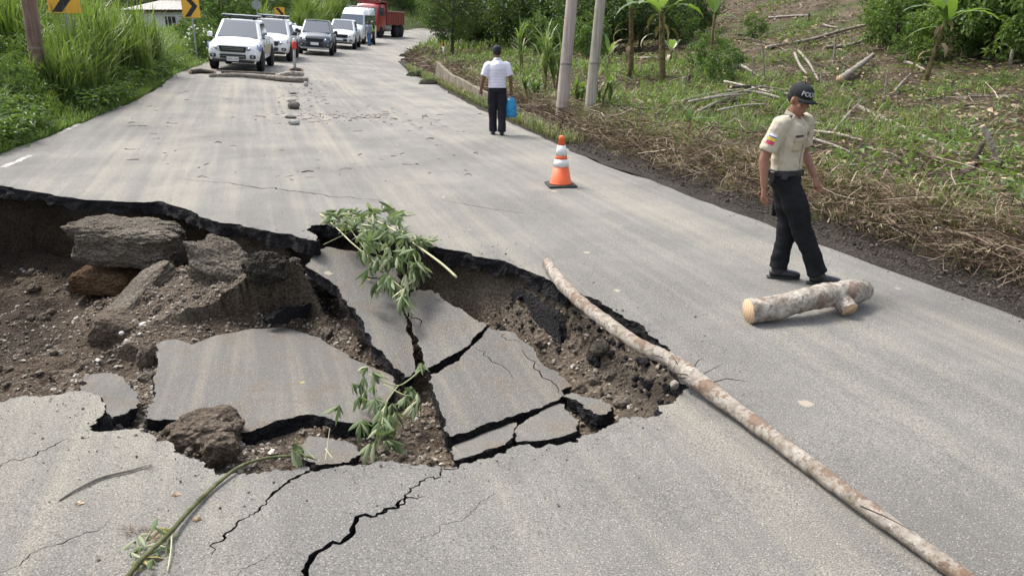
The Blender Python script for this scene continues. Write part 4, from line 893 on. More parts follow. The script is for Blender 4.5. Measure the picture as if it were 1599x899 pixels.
# ================================================================== LOGS, BRANCHES, STREET FURNITURE, HOUSE
def smooth_path(P, n=6):
    P = [Vector(p) for p in P]; out = []
    for i in range(len(P) - 1):
        a = P[max(i - 1, 0)]; b = P[i]; c = P[i + 1]; d = P[min(i + 2, len(P) - 1)]
        for k in range(n):
            t = k / n; out.append(.5 * ((2 * b) + (c - a) * t + (2 * a - 5 * b + 4 * c - d) * t * t + (3 * b - a - 3 * c + d) * t ** 3))
    out.append(P[-1]); return out
def log_obj(name, P, rad, m, seed, parent=None, n=12, jit=.05, sub=6, ends=True, cut='sawn', lump=0.):
    rg = random.Random(seed); Q = smooth_path(P, sub); m_ = len(Q); rr = np.interp(np.linspace(0, 1, m_), np.linspace(0, 1, len(rad)), rad)
    rr = [r * (1 + jit * rg.uniform(-1, 1)) for r in rr]; mb = MB(); mb.tube(Q, rr, n, True, jit * .5, rg)
    if ends: mb.mi[-2:] = [1, 1]
    if lump:                                                      # swellings, knots and dents along the trunk
        V_ = np.array(mb.v); C_ = np.repeat(np.array([q[:] for q in Q]), n, 0); s_ = np.repeat(np.arange(m_), n) * .35; a_ = np.tile(np.arange(n) * 6.283 / n, m_)
        d_ = lump * (fbm(s_ * .5 + seed, np.cos(a_) + np.sin(a_) * .6, 1., 3, seed) + .45 * fbm(s_ * 2.2, a_ * 1.2, 1., 2, seed + 3)); mb.v = [tuple(p) for p in C_ + (V_ - C_) * (1 + d_[:, None])]
    return mb.build(name, [m, M[cut]] if ends else m, parent, True)
def centre(o):
    """move an object's origin to its own middle"""
    me = o.data; c = Vector(np.mean([v.co[:] for v in me.vertices], 0)); me.transform(Matrix.Translation(-c)); o.location = c; return o
# long peeled trunk lying over the corner of the hole
o = log_obj('tree_trunk_pole', [atz(855, 410, .075), atz(873, 437, .07), atz(905, 470, .075), atz(950, 505, .075), atz(1000, 540, .075), atz(1046, 562, .07), atz(1090, 595, .055), atz(1150, 640, .05), atz(1230, 700, .05), atz(1330, 775, .046), atz(1420, 840, .042), atz(1500, 897, .04), atz(1560, 945, .038)],
            [.052, .053, .049, .051, .049, .049, .054, .049, .045, .040, .036, .034, .032], M['polebark'], 3, n=16, jit=.03, sub=14, lump=.22)
tag(centre(o), 'long thin pale trunk lying over the right corner of the sinkhole', 'log')
rg = random.Random(4); mb = MB()
for (px, py, dx, dy, l) in [(1062, 575, -.02, .05, .12), (1040, 560, -.06, -.02, .14), (1075, 585, -.10, -.04, .22), (1070, 590, -.09, -.06, .18), (1080, 580, .06, .10, .22), (1100, 600, .14, .02, .25), (1085, 592, .10, .06, .2), (1345, 790, .05, -.12, .2)]:
    p = atz(px, py, .08); mb = MB(); mb.tube([p, p + Vector((dx, dy, .03)), p + Vector((dx * 2, dy * 2, .0 if l > .2 else .05))], [.004, .003, .001], 4); q = mb.build('rootlet', M['twig'], o); q.matrix_parent_inverse = Matrix.Translation(-o.location)

# short thick forked log
lg = log_obj('forked_log', [atz(1168, 486, .088), atz(1205, 481, .100), atz(1250, 470, .135), atz(1290, 461, .150), atz(1322, 458, .130), atz(1350, 452, .115)], [.098, .094, .088, .094, .108, .088], M['palebark'], 5, n=22, jit=.02, sub=10, lump=.16)
tag(centre(lg), 'short thick mottled log with a sawn forked end near the policeman', 'log')
st = log_obj('branch_stub', [atz(1308, 464, .13), atz(1320, 476, .085), atz(1327, 484, .06)], [.080, .072, .068], M['palebark'], 6, lg, n=14, lump=.1); st.matrix_parent_inverse = Matrix.Translation(-lg.location)
# green branch and stick lying on the near asphalt
def atr(px, py, dz): p = hit(px, py, road_top); return p + Vector((0, 0, dz))
gb = log_obj('green_branch', [atr(196, 912, .02), atr(225, 880, .03), atr(265, 843, .034), atr(300, 800, .025), atr(345, 756, .022), atr(380, 731, .02), atr(420, 719, .018), atr(470, 715, .015), atr(494, 719, .01)],
             [.0125, .0125, .012, .011, .0105, .0095, .0085, .008, .006], barkmat('green_stem', (.060, .070, .028), (.115, .120, .055), (.19, .18, .10), None, 14.), 7, n=9, jit=.05)
tag(centre(gb), 'curved green branch with wilted leaves lying on the near asphalt', 'branch')
o = log_obj('stick', [atr(92, 783, .008), atr(125, 764, .012), atr(160, 748, .012), atr(200, 738, .012), atr(236, 727, .008)], [.0045, .007, .0075, .007, .004], M['greybark'], 8, n=7, jit=.12); tag(centre(o), 'short frayed brown stick lying on the cracked asphalt', 'stick')
mb = MB(); rg = random.Random(2)
for i in range(9):
    p = atr(226 + rg.uniform(-8, 4), 730 + rg.uniform(-4, 4), .01); mb.tube([p, p + Vector((rg.uniform(.02, .06), rg.uniform(.0, .03), rg.uniform(0, .015)))], [.0016, .0006], 3)
f = mb.build('frayed_end', M['greybark'], o); f.matrix_parent_inverse = Matrix.Translation(-o.location)
# ---- wilted lobed leaves 
def lobed_leaf(seed, L=.2, lobes=6, spread=.5, m='wilt'):
    r = np.random.default_rng(seed); V = []; F = []; rn = []
    for i in range(lobes):
        a = 6.283 * i / lobes + r.normal(0, .3); s = spread * r.uniform(.4, 1.2); d = np.array([math.cos(a) * s, math.sin(a) * s, -1.]); d /= np.linalg.norm(d); w = np.cross(d, [math.cos(a + .4), math.sin(a + .4), .3]); w /= np.linalg.norm(w); u = np.cross(d, w)
        l = L * r.uniform(.6, 1.25); W = l * r.uniform(.15, .27); b = len(V); cv = r.uniform(-.25, .35)
        for t, k in ((0, .12), (.25, .7), (.55, 1.), (.8, .6), (1, .04)):
            c = d * l * t + u * l * cv * t * t + np.array([math.cos(a), math.sin(a), 0]) * .1 * l * math.sin(3.1 * t)
            V += [c + w * W * k * .5 + u * W * .25 * k, c, c - w * W * k * .5 + u * W * .25 * k]
        for q in range(4):
            for e in range(2): F.append((b + q * 3 + e, b + q * 3 + e + 1, b + q * 3 + e + 4, b + q * 3 + e + 3))
        rn += [r.uniform(0, 1)] * 15
    return np_mesh('leaf', V, np.array(F), M[m], True, rn)
WL = [lobed_leaf(60 + i, .20, 7, (.28, .4, .55, .8)[i % 4]) for i in range(8)]
def put_leaf(parent, p, sc, rg, tilt=.6, k=None):
    o = link('leaf', WL[rg.randrange(8) if k is None else k], parent, Vector(p) - parent.location); o.rotation_euler = (rg.gauss(0, tilt), rg.gauss(0, tilt), rg.uniform(0, 6.28)); o.scale = (sc,) * 3; return o
rg = random.Random(11)
hp = empty('wilted_branches', atz(590, 385, 0), 0, 'heap of wilted leafy green branches hanging over the far rim of the hole', 'branches')
def stem(parent, pts, r0, r1=None, m='stemgreen'):
    Q = smooth_path(pts, 4); n = len(Q); o = MB().tube(Q, list(np.linspace(r0, r1 or r0 * .6, n)), 6).build('stem', M[m], parent, True); o.matrix_parent_inverse = Matrix.Translation(-parent.location); return o
M['stemgreen'] = plain('stem_green', (.20, .22, .10), .6); M['stempale'] = plain('stem_pale', (.36, .34, .20), .6)
stem(hp, [atz(713, 433, -.06), atz(690, 412, .0), atz(660, 390, .05), atz(625, 365, .09), atz(580, 342, .10), atz(540, 335, .06)], .013, .007, 'stempale')
stem(hp, [atz(500, 334, .02), atz(525, 355, .04), atz(548, 378, .02), atz(580, 405, -.1), atz(600, 425, -.16)], .009, .006, 'stempale')
stem(hp, [atz(500, 333, .015), atz(530, 335, .03), atz(560, 342, .06), atz(600, 350, .08)], .006)
stem(hp, [atz(535, 338, .05), atz(550, 362, .05), atz(570, 390, -.02), atz(580, 420, -.14)], .006)
stem(hp, [atz(590, 370, .05), atz(605, 400, -.03), atz(615, 425, -.12), atz(612, 445, -.2)], .005)
stem(hp, [atz(640, 385, .05), atz(650, 410, -.02), atz(645, 440, -.14), atz(632, 465, -.24)], .006)
stem(hp, [atz(505, 382, .0), atz(530, 370, .04), atz(555, 358, .05)], .004)
for (px, py, z) in [(515, 341, .06), (530, 342, .08), (545, 338, .1), (560, 340, .12), (575, 336, .12), (590, 342, .12), (605, 340, .1), (618, 346, .08), (622, 340, .05), (530, 352, .08), (545, 355, .08), (560, 356, .12), (575, 362, .12), (590, 362, .13), (605, 368, .12), (625, 372, .1), (640, 378, .08),
                    (652, 382, .08), (662, 384, .06), (572, 380, .06), (588, 385, .05), (606, 388, .04), (622, 392, .05), (640, 394, .04), (655, 398, .02), (568, 402, -.04), (582, 410, -.06), (598, 408, -.03), (612, 412, -.05), (628, 408, 0), (645, 412, -.03), (658, 416, -.06), (600, 435, -.14), (612, 446, -.18), (595, 448, -.18),
                    (640, 434, -.1), (652, 440, -.12), (634, 462, -.22), (630, 470, -.24), (648, 425, -.05), (580, 425, -.12), (560, 370, .06), (615, 378, .08), (566, 348, .12), (600, 352, .13)]:
    for rep in range(3): put_leaf(hp, atz(px + rg.uniform(-9, 9), py - 8 + rg.uniform(-6, 6), z + rg.uniform(.01, .07)), rg.uniform(.5, .95), rg, .85 if py < 390 else .4)
wp = empty('wilted_plant', atz(600, 640, -.6), 0, 'wilted leafy plant drooping between the sunken slabs', 'plant')
stem(wp, [atz(656, 578, -.40), atz(640, 592, -.42), atz(622, 602, -.44), atz(600, 596, -.42), atz(575, 585, -.40)], .007, .004)
stem(wp, [atz(622, 602, -.44), atz(605, 625, -.42), atz(598, 650, -.40), atz(595, 680, -.42)], .007, .004); stem(wp, [atz(600, 600, -.43), atz(628, 615, -.42), atz(645, 618, -.42)], .005, .003)
for (px, py, z) in [(576, 582, -.38), (585, 590, -.38), (566, 596, -.36), (558, 610, -.36), (560, 625, -.37), (550, 602, -.36), (572, 618, -.38), (590, 630, -.38), (602, 636, -.38), (596, 650, -.38), (612, 655, -.38), (588, 665, -.38), (604, 672, -.4), (615, 680, -.4), (592, 690, -.4), (580, 700, -.42), (606, 695, -.42), (640, 612, -.4), (650, 618, -.4), (634, 628, -.42), (652, 630, -.42), (643, 640, -.44), (532, 638, -.36), (566, 664, -.38), (610, 640, -.38), (585, 610, -.38), (656, 576, -.38)]:
    for rep in range(2 if rg.random() < .5 else 1): put_leaf(wp, atz(px + rg.uniform(-5, 5), py - 8 + rg.uniform(-4, 4), z + .02), rg.uniform(.4, .72), rg, .4)
cl = empty('leaf_clump', atr(235, 855, .0), 0, 'curled green and yellow leaf clump beneath the green branch', 'leaves')
YL = [lobed_leaf(90 + i, .12, 5, 1.8, ('wilt', 'wilt', 'yellow')[i % 3]) if False else None for i in range(0)]
M['yellow'] = leafmat('yellow_leaf', [(0, (.30, .24, .06)), (.6, (.42, .34, .12)), (1, (.30, .16, .06))], .25)
YL = [lobed_leaf(90 + i, .085, 4, 1.6, ('wilt', 'wilt', 'yellow')[i % 3]) for i in range(6)]
for i, (px, py) in enumerate([(205, 870), (215, 850), (222, 880), (235, 842), (245, 860), (255, 838), (262, 862), (228, 862), (210, 888), (240, 880), (266, 850), (250, 832)]):
    q = link('leaf', YL[i % 6], cl, atr(px, py, .03) - cl.location); q.rotation_euler = (rg.gauss(0, .5), rg.gauss(0, .5), rg.uniform(0, 6.28))
stem(cl, [atr(270, 835, .03), atr(268, 865, .02), atr(262, 895, .01)], .004, .003, 'stempale'); stem(cl, [atr(240, 832, .03), atr(222, 860, .02), atr(205, 885, .01)], .003, .002)
mb = MB()
for i in range(26):
    p = atr(205 + rg.uniform(-12, 30), 832 + rg.uniform(-7, 7), .008); a = rg.uniform(0, 6.28); mb.tube([p, p + Vector((.04 * math.cos(a), .03 * math.sin(a), .008))], [.002, .001], 3)
q = mb.build('dead_bits', plain('dead_bits', (.14, .075, .05)), cl); q.matrix_parent_inverse = Matrix.Translation(-cl.location)
sp = empty('wilted_sprout', atz(465, 714, 0), 0, 'wilted green sprout at the tip of the green branch', 'leaves')
for (px, py, k) in [(459, 690, 0), (463, 702, 1), (456, 700, 4)]: put_leaf(sp, atz(px, py, .05), .55, rg, .3, k)
stem(sp, [atz(494, 718, .01), atz(475, 700, .04), atz(460, 684, .09)], .004, .003); stem(sp, [atz(508, 720, .0), atz(512, 690, .05), atz(515, 668, .1)], .003, .0015, 'stempale'); stem(sp, [atz(508, 700, .03), atz(520, 716, .02)], .003, .002, 'stempale')
for i, (px, py, z, c, lb) in enumerate([(472, 597, -.52, 'yellow', 'single orange dead leaf on the largest sunken slab'), (545, 424, -.30, 'dryleaf', 'curled brown leaf on the slab strip below the wilted branches'), (576, 436, -.33, 'yellow', 'yellow dead leaf beside the curled brown leaf'), (308, 811, .01, 'dryleaf', 'small dark dead leaf right of the green branch'), (125, 786, .002, 'dryleaf', 'tiny brown leaf below the frayed stick'), (275, 773, .01, 'dryleaf', 'tan bark scrap between stick and green branch'), (1053, 600, .01, 'stem', 'pale root stump at the right corner of hole')]):
    r = np.random.default_rng(i); n = 5; a = np.arange(n) * 1.2; P = np.zeros((n, 3)); D = np.column_stack([np.cos(a), np.sin(a), .35 + 0 * a]); V, F, rn = quads(P, D, np.tile([0, 0, 1.], (n, 1)), np.full(n, .026), np.full(n, .02), i)
    if c == 'stem': o = rock('root_stump', lb, 'root', px, py, z, (.03, .022, .03), M['palebark'], 3, sub=2); continue
    V[:, 2] *= .4; tag(link('dead_leaf', np_mesh('dead_leaf', V, F, M[c], True, rn), None, atr(px, py, .003) if z > 0 else atz(px, py, z)), lb, 'leaf')

# ---- fallen branches on the hillside
def fallen(pp, w, label, m='greybark', group=None, lift=0., name='fallen_branch', seed=0, cut='sawn'):
    P = [gp(*q) + Vector((0, 0, lift)) for q in pp]; d = np.mean([p.y for p in P]); r0 = w / FPX * d / 2 * .95
    P = [p + Vector((0, 0, r0 * .8)) for p in P]; o = log_obj(name, P, [r0, r0 * .95, r0 * .8, r0 * .62], M[m], seed + int(pp[0][0]), n=8, jit=.10); return tag(centre(o), label, 'branch' if name == 'fallen_branch' else 'stake', group)
fallen([(1335, 168), (1420, 208), (1490, 240), (1580, 268)], 10, 'long straight pale pole lying diagonally across the cleared slope')
fallen([(1196, 80), (1262, 68), (1310, 54), (1352, 44)], 6, 'long curved grey branch below the bare brown slope', lift=.06)
fallen([(1200, 30), (1235, 27), (1275, 26)], 4, 'thin straight branch high on the bare slope')
fallen([(1310, 136), (1335, 118), (1362, 96)], 11, 'thick grey root end slanting up from a brush heap', lift=.12)
fallen([(1240, 92), (1247, 110), (1258, 126)], 5, 'whitish forked stick above the policeman', lift=.15); fallen([(1246, 88), (1262, 108), (1276, 136)], 4.5, 'second whitish stick of the pair above the policeman', lift=.15)
fallen([(1050, 44), (1070, 51), (1093, 58)], 6, 'short pale stick beside the broad upright banana leaf', lift=.2)
fallen([(1118, 100), (1158, 110), (1192, 130)], 6, 'pale branch right of the dark shrub', lift=.08)
fallen([(1300, 218), (1322, 190), (1346, 163)], 5, 'thin stick pointing upslope right of the branch heap', lift=.1)
fallen([(1412, 104), (1428, 109), (1442, 117)], 5, 'short pale stick left of the lone banana plant', lift=.1); fallen([(1396, 150), (1410, 133), (1426, 117)], 4, 'thin stick leaning by the foot of the lone banana plant', lift=.08)
fallen([(1430, 162), (1500, 157), (1605, 154)], 3, 'very thin long stalk lying across the litter above the pale pole', lift=.06)
fallen([(1290, 78), (1330, 74), (1362, 60)], 5, 'grey branch running parallel to the long curved one', lift=.05)
fallen([(1215, 62), (1240, 52), (1250, 48)], 3.5, 'short twig above the long curved branch')
GH = 'cut branches of the heap behind the policeman'
for i, pp in enumerate([[(1065, 165), (1110, 152), (1160, 145)], [(1090, 182), (1150, 166), (1205, 160)], [(1130, 138), (1165, 146), (1200, 156)], [(1100, 170), (1150, 160), (1195, 148)], [(1255, 203), (1295, 210), (1335, 212)], [(1250, 214), (1300, 220), (1345, 232)], [(1085, 190), (1120, 172), (1150, 160)], [(1140, 152), (1180, 150), (1230, 158)],
                        [(1260, 196), (1290, 204), (1320, 222)], [(1245, 222), (1290, 236), (1330, 252)], [(1110, 158), (1150, 165), (1190, 172)], [(1075, 176), (1120, 168), (1165, 162)], [(1180, 142), (1220, 152), (1255, 156)], [(1260, 230), (1285, 208), (1310, 196)], [(1120, 186), (1160, 178), (1195, 176)], [(1160, 158), (1190, 162), (1215, 170)]]):
    fallen(pp, (6, 5, 4, 4, 6, 5, 4, 5)[i % 8], 'bare cut branch in the loose heap behind the policeman', group=GH, lift=.05 + .05 * (i % 4), m=('greybark', 'bark', 'palebark')[i % 3], seed=i)
GJ = 'scattered twigs on the cleared slope'; rg = random.Random(77)
for i in range(44):
    px = rg.uniform(960, 1590); py = rg.uniform(20 if px < 1350 else 150, 150 if px < 1180 else 320); a = rg.uniform(-.5, .6); l = rg.uniform(20, 60)
    if py > 100 + (px - 900) * .42: continue
    fallen([(px, py), (px + l * .5 * math.cos(a), py + l * .5 * math.sin(a) * .7 + rg.uniform(-4, 4)), (px + l * math.cos(a), py + l * math.sin(a) * .7)], rg.uniform(2, 4.2), 'thin loose twig scattered on the cleared slope', group=GJ, lift=rg.uniform(.02, .12), m=rg.choice(['greybark', 'bark', 'palebark', 'twigbark']) if False else rg.choice(['greybark', 'bark', 'greybark']), seed=100 + i)
def stump(px, py, h, r0, label, m='greybark', lean=(0, 0)):
    p = gp(px, py); rg = random.Random(int(px)); mb = MB(); mb.tube([p + Vector((0, 0, -.12)), p + Vector((lean[0] * .5, lean[1], h * .5)), p + Vector((lean[0], lean[1], h))], [r0 * 1.15, r0, r0 * .92], 10, True, .08, rg); mb.mi[-1] = 1
    return tag(centre(mb.build('stump', [M[m], M['sawn']], None, True)), label, 'stump')
stump(1508, 280, .20, .065, 'pale sawn stump just below the long pale pole'); stump(1566, 300, .16, .05, 'small sawn stump beside the standing white stick'); stump(1519, 262, .32, .035, 'charred pointed stump crossing the long pale pole', 'bark', (.06, 0))
stump(1357, 44, .55, .07, 'upright grey stump at the end of the long curved branch'); stump(1262, 34, .4, .07, 'dark stump high on the bare slope', 'bark'); stump(1067, 138, .30, .05, 'cut post stub left of the branch heap'); stump(1075, 136, .34, .045, 'taller cut post stub touching its neighbour', 'bark')
stump(1372, 78, .35, .05, 'whitish stump at the edge of the thicket', 'palebark'); stump(1576, 105, .5, .05, 'pale stump in front of the thicket', 'palebark')
for (a, b, w, lb) in [((1564, 262), (1534, 196), 10, 'white peeled stick standing at a slant by the small stump'), ((1381, 152), (1386, 112), 3, 'thin upright stake left of the lone banana plant'), ((1302, 102), (1305, 54), 4, 'dark upright stake on the slope above the policeman'), ((1283, 136), (1282, 112), 4, 'short upright stake above the police cap'), ((1140, 130), (1150, 90), 3, 'thin sapling stake right of the dark shrub'), ((1195, 128), (1190, 68), 2.5, 'tall thin stake at the foot of brown slope'), ((1175, 128), (1176, 88), 2.5, 'short thin stake at the foot of brown slope'), ((1452, 118), (1450, 104), 3, 'tiny pale stake right of the lone banana plant')]:
    p = gp(*a); q = at(b[0], b[1], p.y + .1); r0 = w / FPX * p.y / 2; tag(centre(log_obj('stake', [p - Vector((0, 0, .1)), p.lerp(q, .5), q], [r0, r0, r0 * .8], M['palebark' if w > 5 else 'greybark'], int(a[0]), n=8)), lb, 'stake')
M['plastic'] = plain('white_plastic', (.72, .73, .72), .4, .5, .05)
def crumple(name, p, s, m, seed, label, cat): o = link(name, rock_mesh(name, (s, s * .7, s * .6), m, seed, 3, .55), None, p); return tag(o, label, cat)
crumple('litter_scrap', gp(1466, 366) + Vector((0, 0, .05)), .055, M['plastic'], 5, 'crumpled white plastic scrap in the dry brush above the dark verge', 'litter'); crumple('litter_scrap', gp(1115, 250) + Vector((0, 0, .04)), .06, M['plastic'], 6, 'white litter scrap in grass between cone and policeman', 'litter'); crumple('litter_scrap', gp(1590, 312) + Vector((0, 0, .05)), .05, M['plastic'], 7, 'white scrap next to the tiny banana seedling', 'litter')

# ---- utility poles
def pole(px0, py0, px1, py1, d0, d1, H, m, label, D=None, nm='utility_pole'):
    p = gp(px0, py0) if D is None else drop(px_x(px0, D), D); q = at(px1, py1, p.y); dr = (q - p) / (q.z - p.z)
    mb = MB(); k = [(-.3, d0 * .5), (0, d0 * .5)] + [(H * t, (d0 + (d1 - d0) * t) * .5) for t in (.15, .3, .5, .75, 1.)]
    mb.tube([dr * z for z, _ in k], [r for _, r in k], 18, jit=.015, rg=random.Random(1)); e = empty(nm, p, 0, label, 'pole'); mb.build('shaft', m, e, True)
    for z, _ in ((1.15, 0), (2.6, 0)):
        mb = MB()
        r_ = (d0 + (d1 - d0) * z / H) * .5 + .006; c = dr * z; mb.tube([c - dr * .02, c + dr * .02], r_, 18); mb.build('band', M['bandmetal'], e)
    return e
M['bandmetal'] = plain('band_metal', (.20, .18, .16), .6, .5, .2, metal=.4)
def polemat(name, a, b, c):
    t = NT(name, .9, .2); v = t.co(); q = t.n('Mapping', Vector=v); q.inputs['Scale'].default_value = (14, 14, .9); f = t.noise(q.outputs[0], 1., 6, .65); k = t.ramp(f, [(.3, a), (.5, b), (.7, c)])
    k = t.mix(t.ramp(t.noise(v, 2.3, 5, .6), [(.5, 0.), (.62, .5)]), k, a); t.color(k); t.bump(f, .5, .01); return t.m
pole(876, 185, 893, 0, .265, .17, 9, polemat('weathered_pole_pinkish', (.24, .20, .175), (.36, .31, .275), (.45, .40, .36)), 'thick weathered utility pole behind the low wall, left of its thinner neighbour')
pole(919, 187, 938, 0, .225, .15, 9, polemat('weathered_pole_grey', (.20, .18, .145), (.31, .285, .235), (.41, .38, .32)), 'thinner grey utility pole standing right of the thick one')
pole(62, 92, 45, 0, .33, .26, 8, polemat('reddish_pole', (.10, .060, .045), (.175, .115, .090), (.25, .18, .145)), 'reddish brown utility pole leaning in the tall grass of left bank', D=18.5)

# ---- low wall along the right verge
wallm = NT('stained_concrete', .9, .2); v = wallm.co(); k = wallm.ramp(wallm.noise(v, 3, 7, .7), [(.3, (.075, .063, .045)), (.5, (.155, .132, .096)), (.7, (.25, .22, .17))]); q = wallm.n('Mapping', Vector=v); q.inputs['Scale'].default_value = (6, 6, .6)
k = wallm.mix(wallm.ramp(wallm.noise(q.outputs[0], 1.5, 4), [(.5, 0.), (.62, .7)]), k, (.085, .065, .042)); wallm.color(k); wallm.bump(wallm.noise(v, 30, 5, .7), .8, .02)
T = smooth_path([atz(px, py, zr(px_x(px, D), D) + .36) if False else at(px, py, D) for (px, py, D) in [(683, 96, 31.5), (700, 112, 28.5), (728, 127, 25), (765, 146, 22), (802, 163, 19.8), (845, 181, 17.9), (880, 194, 16.7), (912, 207, 15.7)]], 5)
V = []; n = len(T); rg = random.Random(5)
for i, p in enumerate(T):
    t = (T[min(i + 1, n - 1)] - T[max(i - 1, 0)]); t.z = 0; t.normalize(); s = Vector((t.y, -t.x, 0)); j = rg.uniform(-.025, .02); zb = float(zr(p.x, p.y)) - .15
    V += [(p.x - s.x * .10, p.y - s.y * .10, zb), (p.x - s.x * .085, p.y - s.y * .085, p.z + j - .02), (p.x + s.x * .07, p.y + s.y * .07, p.z + j), (p.x + s.x * .12, p.y + s.y * .12, zb)]
F = [(i * 4 + a, i * 4 + (a + 1) % 4, i * 4 + 4 + (a + 1) % 4, i * 4 + 4 + a) for i in range(n - 1) for a in range(4)] + [(3, 2, 1, 0), tuple((n - 1) * 4 + a for a in range(4))]
mb = MB(); mb.add(V, F); tag(centre(mb.build('low_wall', wallm.m, None, bevel=.02)), 'low stained concrete wall along the right verge by the utility poles', 'wall')

# ---- traffic cone
M['orange'] = plain('cone_orange', (.72, .12, .035), .5, .4, .08); M['reflect'] = plain('cone_white', (.66, .66, .64), .45, .5, .08); M['rubber'] = plain('black_rubber', (.030, .032, .030), .8, .3, .2)
c = empty('traffic_cone', hit(875.5, 290), R(8), 'orange and white traffic cone standing on the road', 'traffic cone')
mb = MB(); mb.box((0, 0, .018), (.40, .40, .036)); mb.build('base', M['rubber'], c, bevel=.02)
def cr(z): return .150 - .118 * (z - .04) / .70
def cseg(nm, z0, z1, m, ex=0.): MB().lathe([(cr(z0) + ex, z0), (cr(z1) + ex, z1)], n=28).build(nm, M[m], c, True)
MB().lathe([(.165, .04), (.155, .055), (cr(.07), .07), (cr(.30), .30)], n=28).build('lower_body', M['orange'], c, True)
cseg('reflective_band', .295, .405, 'reflect', .0025); cseg('middle_body', .40, .465, 'orange'); cseg('reflective_band', .46, .61, 'reflect', .0025)
c.scale = (1, 1, .93)
MB().lathe([(cr(.605), .605), (cr(.70), .70), (cr(.70) + .004, .705), (cr(.74), .745), (.018, .75)], n=28).build('top', M['orange'], c, True)

# ---- chevron signs
M['yellow_sign'] = plain('sign_yellow', (.68, .36, .035), .5, .4, .06); M['black_sign'] = plain('sign_black', (.018, .018, .02), .5, .4, .1); M['galv'] = plain('galvanised', (.30, .31, .31), .5, .5, .15, metal=.5)
def chevron(px, D, zb, W, Hh, label, yaw):
    x = px_x(px, D); g0 = gz(x, D); e = empty('chevron_sign', (x, D, g0), yaw, label, 'road sign'); z0 = zb - g0
    MB().box((0, 0, z0 + Hh / 2), (W, .02, Hh)).build('panel', M['yellow_sign'], e, bevel=.004)
    a = W * .40; b = W * .30; h = Hh / 2
    mb = MB(); P = [(-a, z0 + .03), (-a + b * 1.05, z0 + .03), (a, z0 + h), (-a + b * 1.05, z0 + Hh - .03), (-a, z0 + Hh - .03), (a - b * 1.05, z0 + h)]
    mb.prism(P, -.016, -.0115); mb.build('chevron', M['black_sign'], e)
    MB().box((0, .035, (z0 + Hh) / 2 - .15), (.06, .05, z0 + Hh + .2)).build('post', M['galv'], e)
    mb = MB()
    for zz in (.2, .8): mb.lathe([(.015, -.014), (.015, -.006)], (0, 0, z0 + Hh * zz), 8, 'y')
    return e
chevron(119, 20.5, at(119, 21, 20.5).z, .74, .95, 'yellow chevron sign with its post hidden in tall grass near the reddish pole', R(14))
chevron(307, 33.5, at(307, 28, 33.5).z, .68, .88, 'yellow chevron sign in front of the white house', R(12))
chevron(441, 55, at(441, 33, 55).z, .66, .86, 'yellow chevron sign behind the second white pickup', R(10))
x = px_x(406, 52); e = empty('round_sign', drop(x, 52), 0, 'grey back of a small road sign behind the pickups', 'road sign'); g0 = e.location.z; zc = at(406, 8, 52).z - g0
MB().lathe([(.30, -.01), (.30, .01)], (0, 0, zc), 8, 'y').build('panel', M['galv'], e); MB().box((0, .03, zc / 2), (.05, .04, zc)).build('post', M['galv'], e)
p = gp(693, 88); e = empty('marker_post', p, 0, 'short red and white marker post beside the lone dark tree', 'post'); MB().lathe([(.05, -.1), (.05, .55)], n=10).build('shaft', M['reflect'], e, True); MB().lathe([(.056, .55), (.056, .8), (.03, .82)], n=10).build('red_cap', plain('marker_red', (.42, .05, .03)), e, True)

# ---- roadblock of logs, post and stones
def rl(px, py, dz=0.): p = hit(px, py); return p + Vector((0, 0, dz))
GL = None
tag(centre(log_obj('roadblock_log', [rl(297, 116, .07), rl(315, 115, .09), rl(336, 117, .07)], [.075, .08, .07], M['bark'], 1)), 'short log piece at the grassy end of the roadblock', 'log')
tag(centre(log_obj('roadblock_log', [rl(327, 121, .06), rl(370, 121, .08), rl(415, 125, .10), rl(455, 129, .09), rl(480, 129, .09)], [.05, .07, .085, .10, .095], M['greybark'], 2)), 'longest roadblock log lying across the lane before the police pickup', 'log')
tag(centre(log_obj('roadblock_log', [rl(346, 117, .07), rl(385, 119, .09), rl(430, 121, .08)], [.075, .08, .07], M['bark'], 3)), 'dark middle log behind the longest roadblock log', 'log')
tag(centre(log_obj('roadblock_log', [rl(432, 124, .10), rl(452, 122, .16), rl(474, 122, .14)], [.07, .085, .08], M['palebark'], 4)), 'short log stacked at the post end of the roadblock', 'log')
tag(centre(log_obj('roadblock_log', [rl(452, 120, .20), rl(462, 119, .24), rl(473, 120, .22)], [.06, .08, .07], M['bark'], 5)), 'knotty top log at the foot of the red topped post', 'log')
b = rl(461, 119); e = empty('roadblock_post', b, 0, 'upright stained white post with a red reflector set in the roadblock', 'post'); tp = at(459, 62, b.y) - b
MB().tube([(0, 0, 0), (tp.x * .5, 0, tp.z * .5), (tp.x, 0, tp.z)], [.055, .05, .047], 10).build('shaft', barkmat('post_paint', (.06, .05, .045), (.36, .34, .31), (.50, .48, .45), None, 6.), e, True)
q = .74; MB().lathe([(.075, q * tp.z), (.085, q * tp.z + .05), (.085, q * tp.z + .24), (.06, q * tp.z + .27)], (tp.x * .85, 0, 0), 12).build('red_reflector', plain('reflector_red', (.55, .05, .03)), e, True)
MB().lathe([(.055, tp.z - .12), (.055, tp.z + .02), (.04, tp.z + .04)], (tp.x, 0, 0), 10).build('white_cap', M['plastic'], e, True)
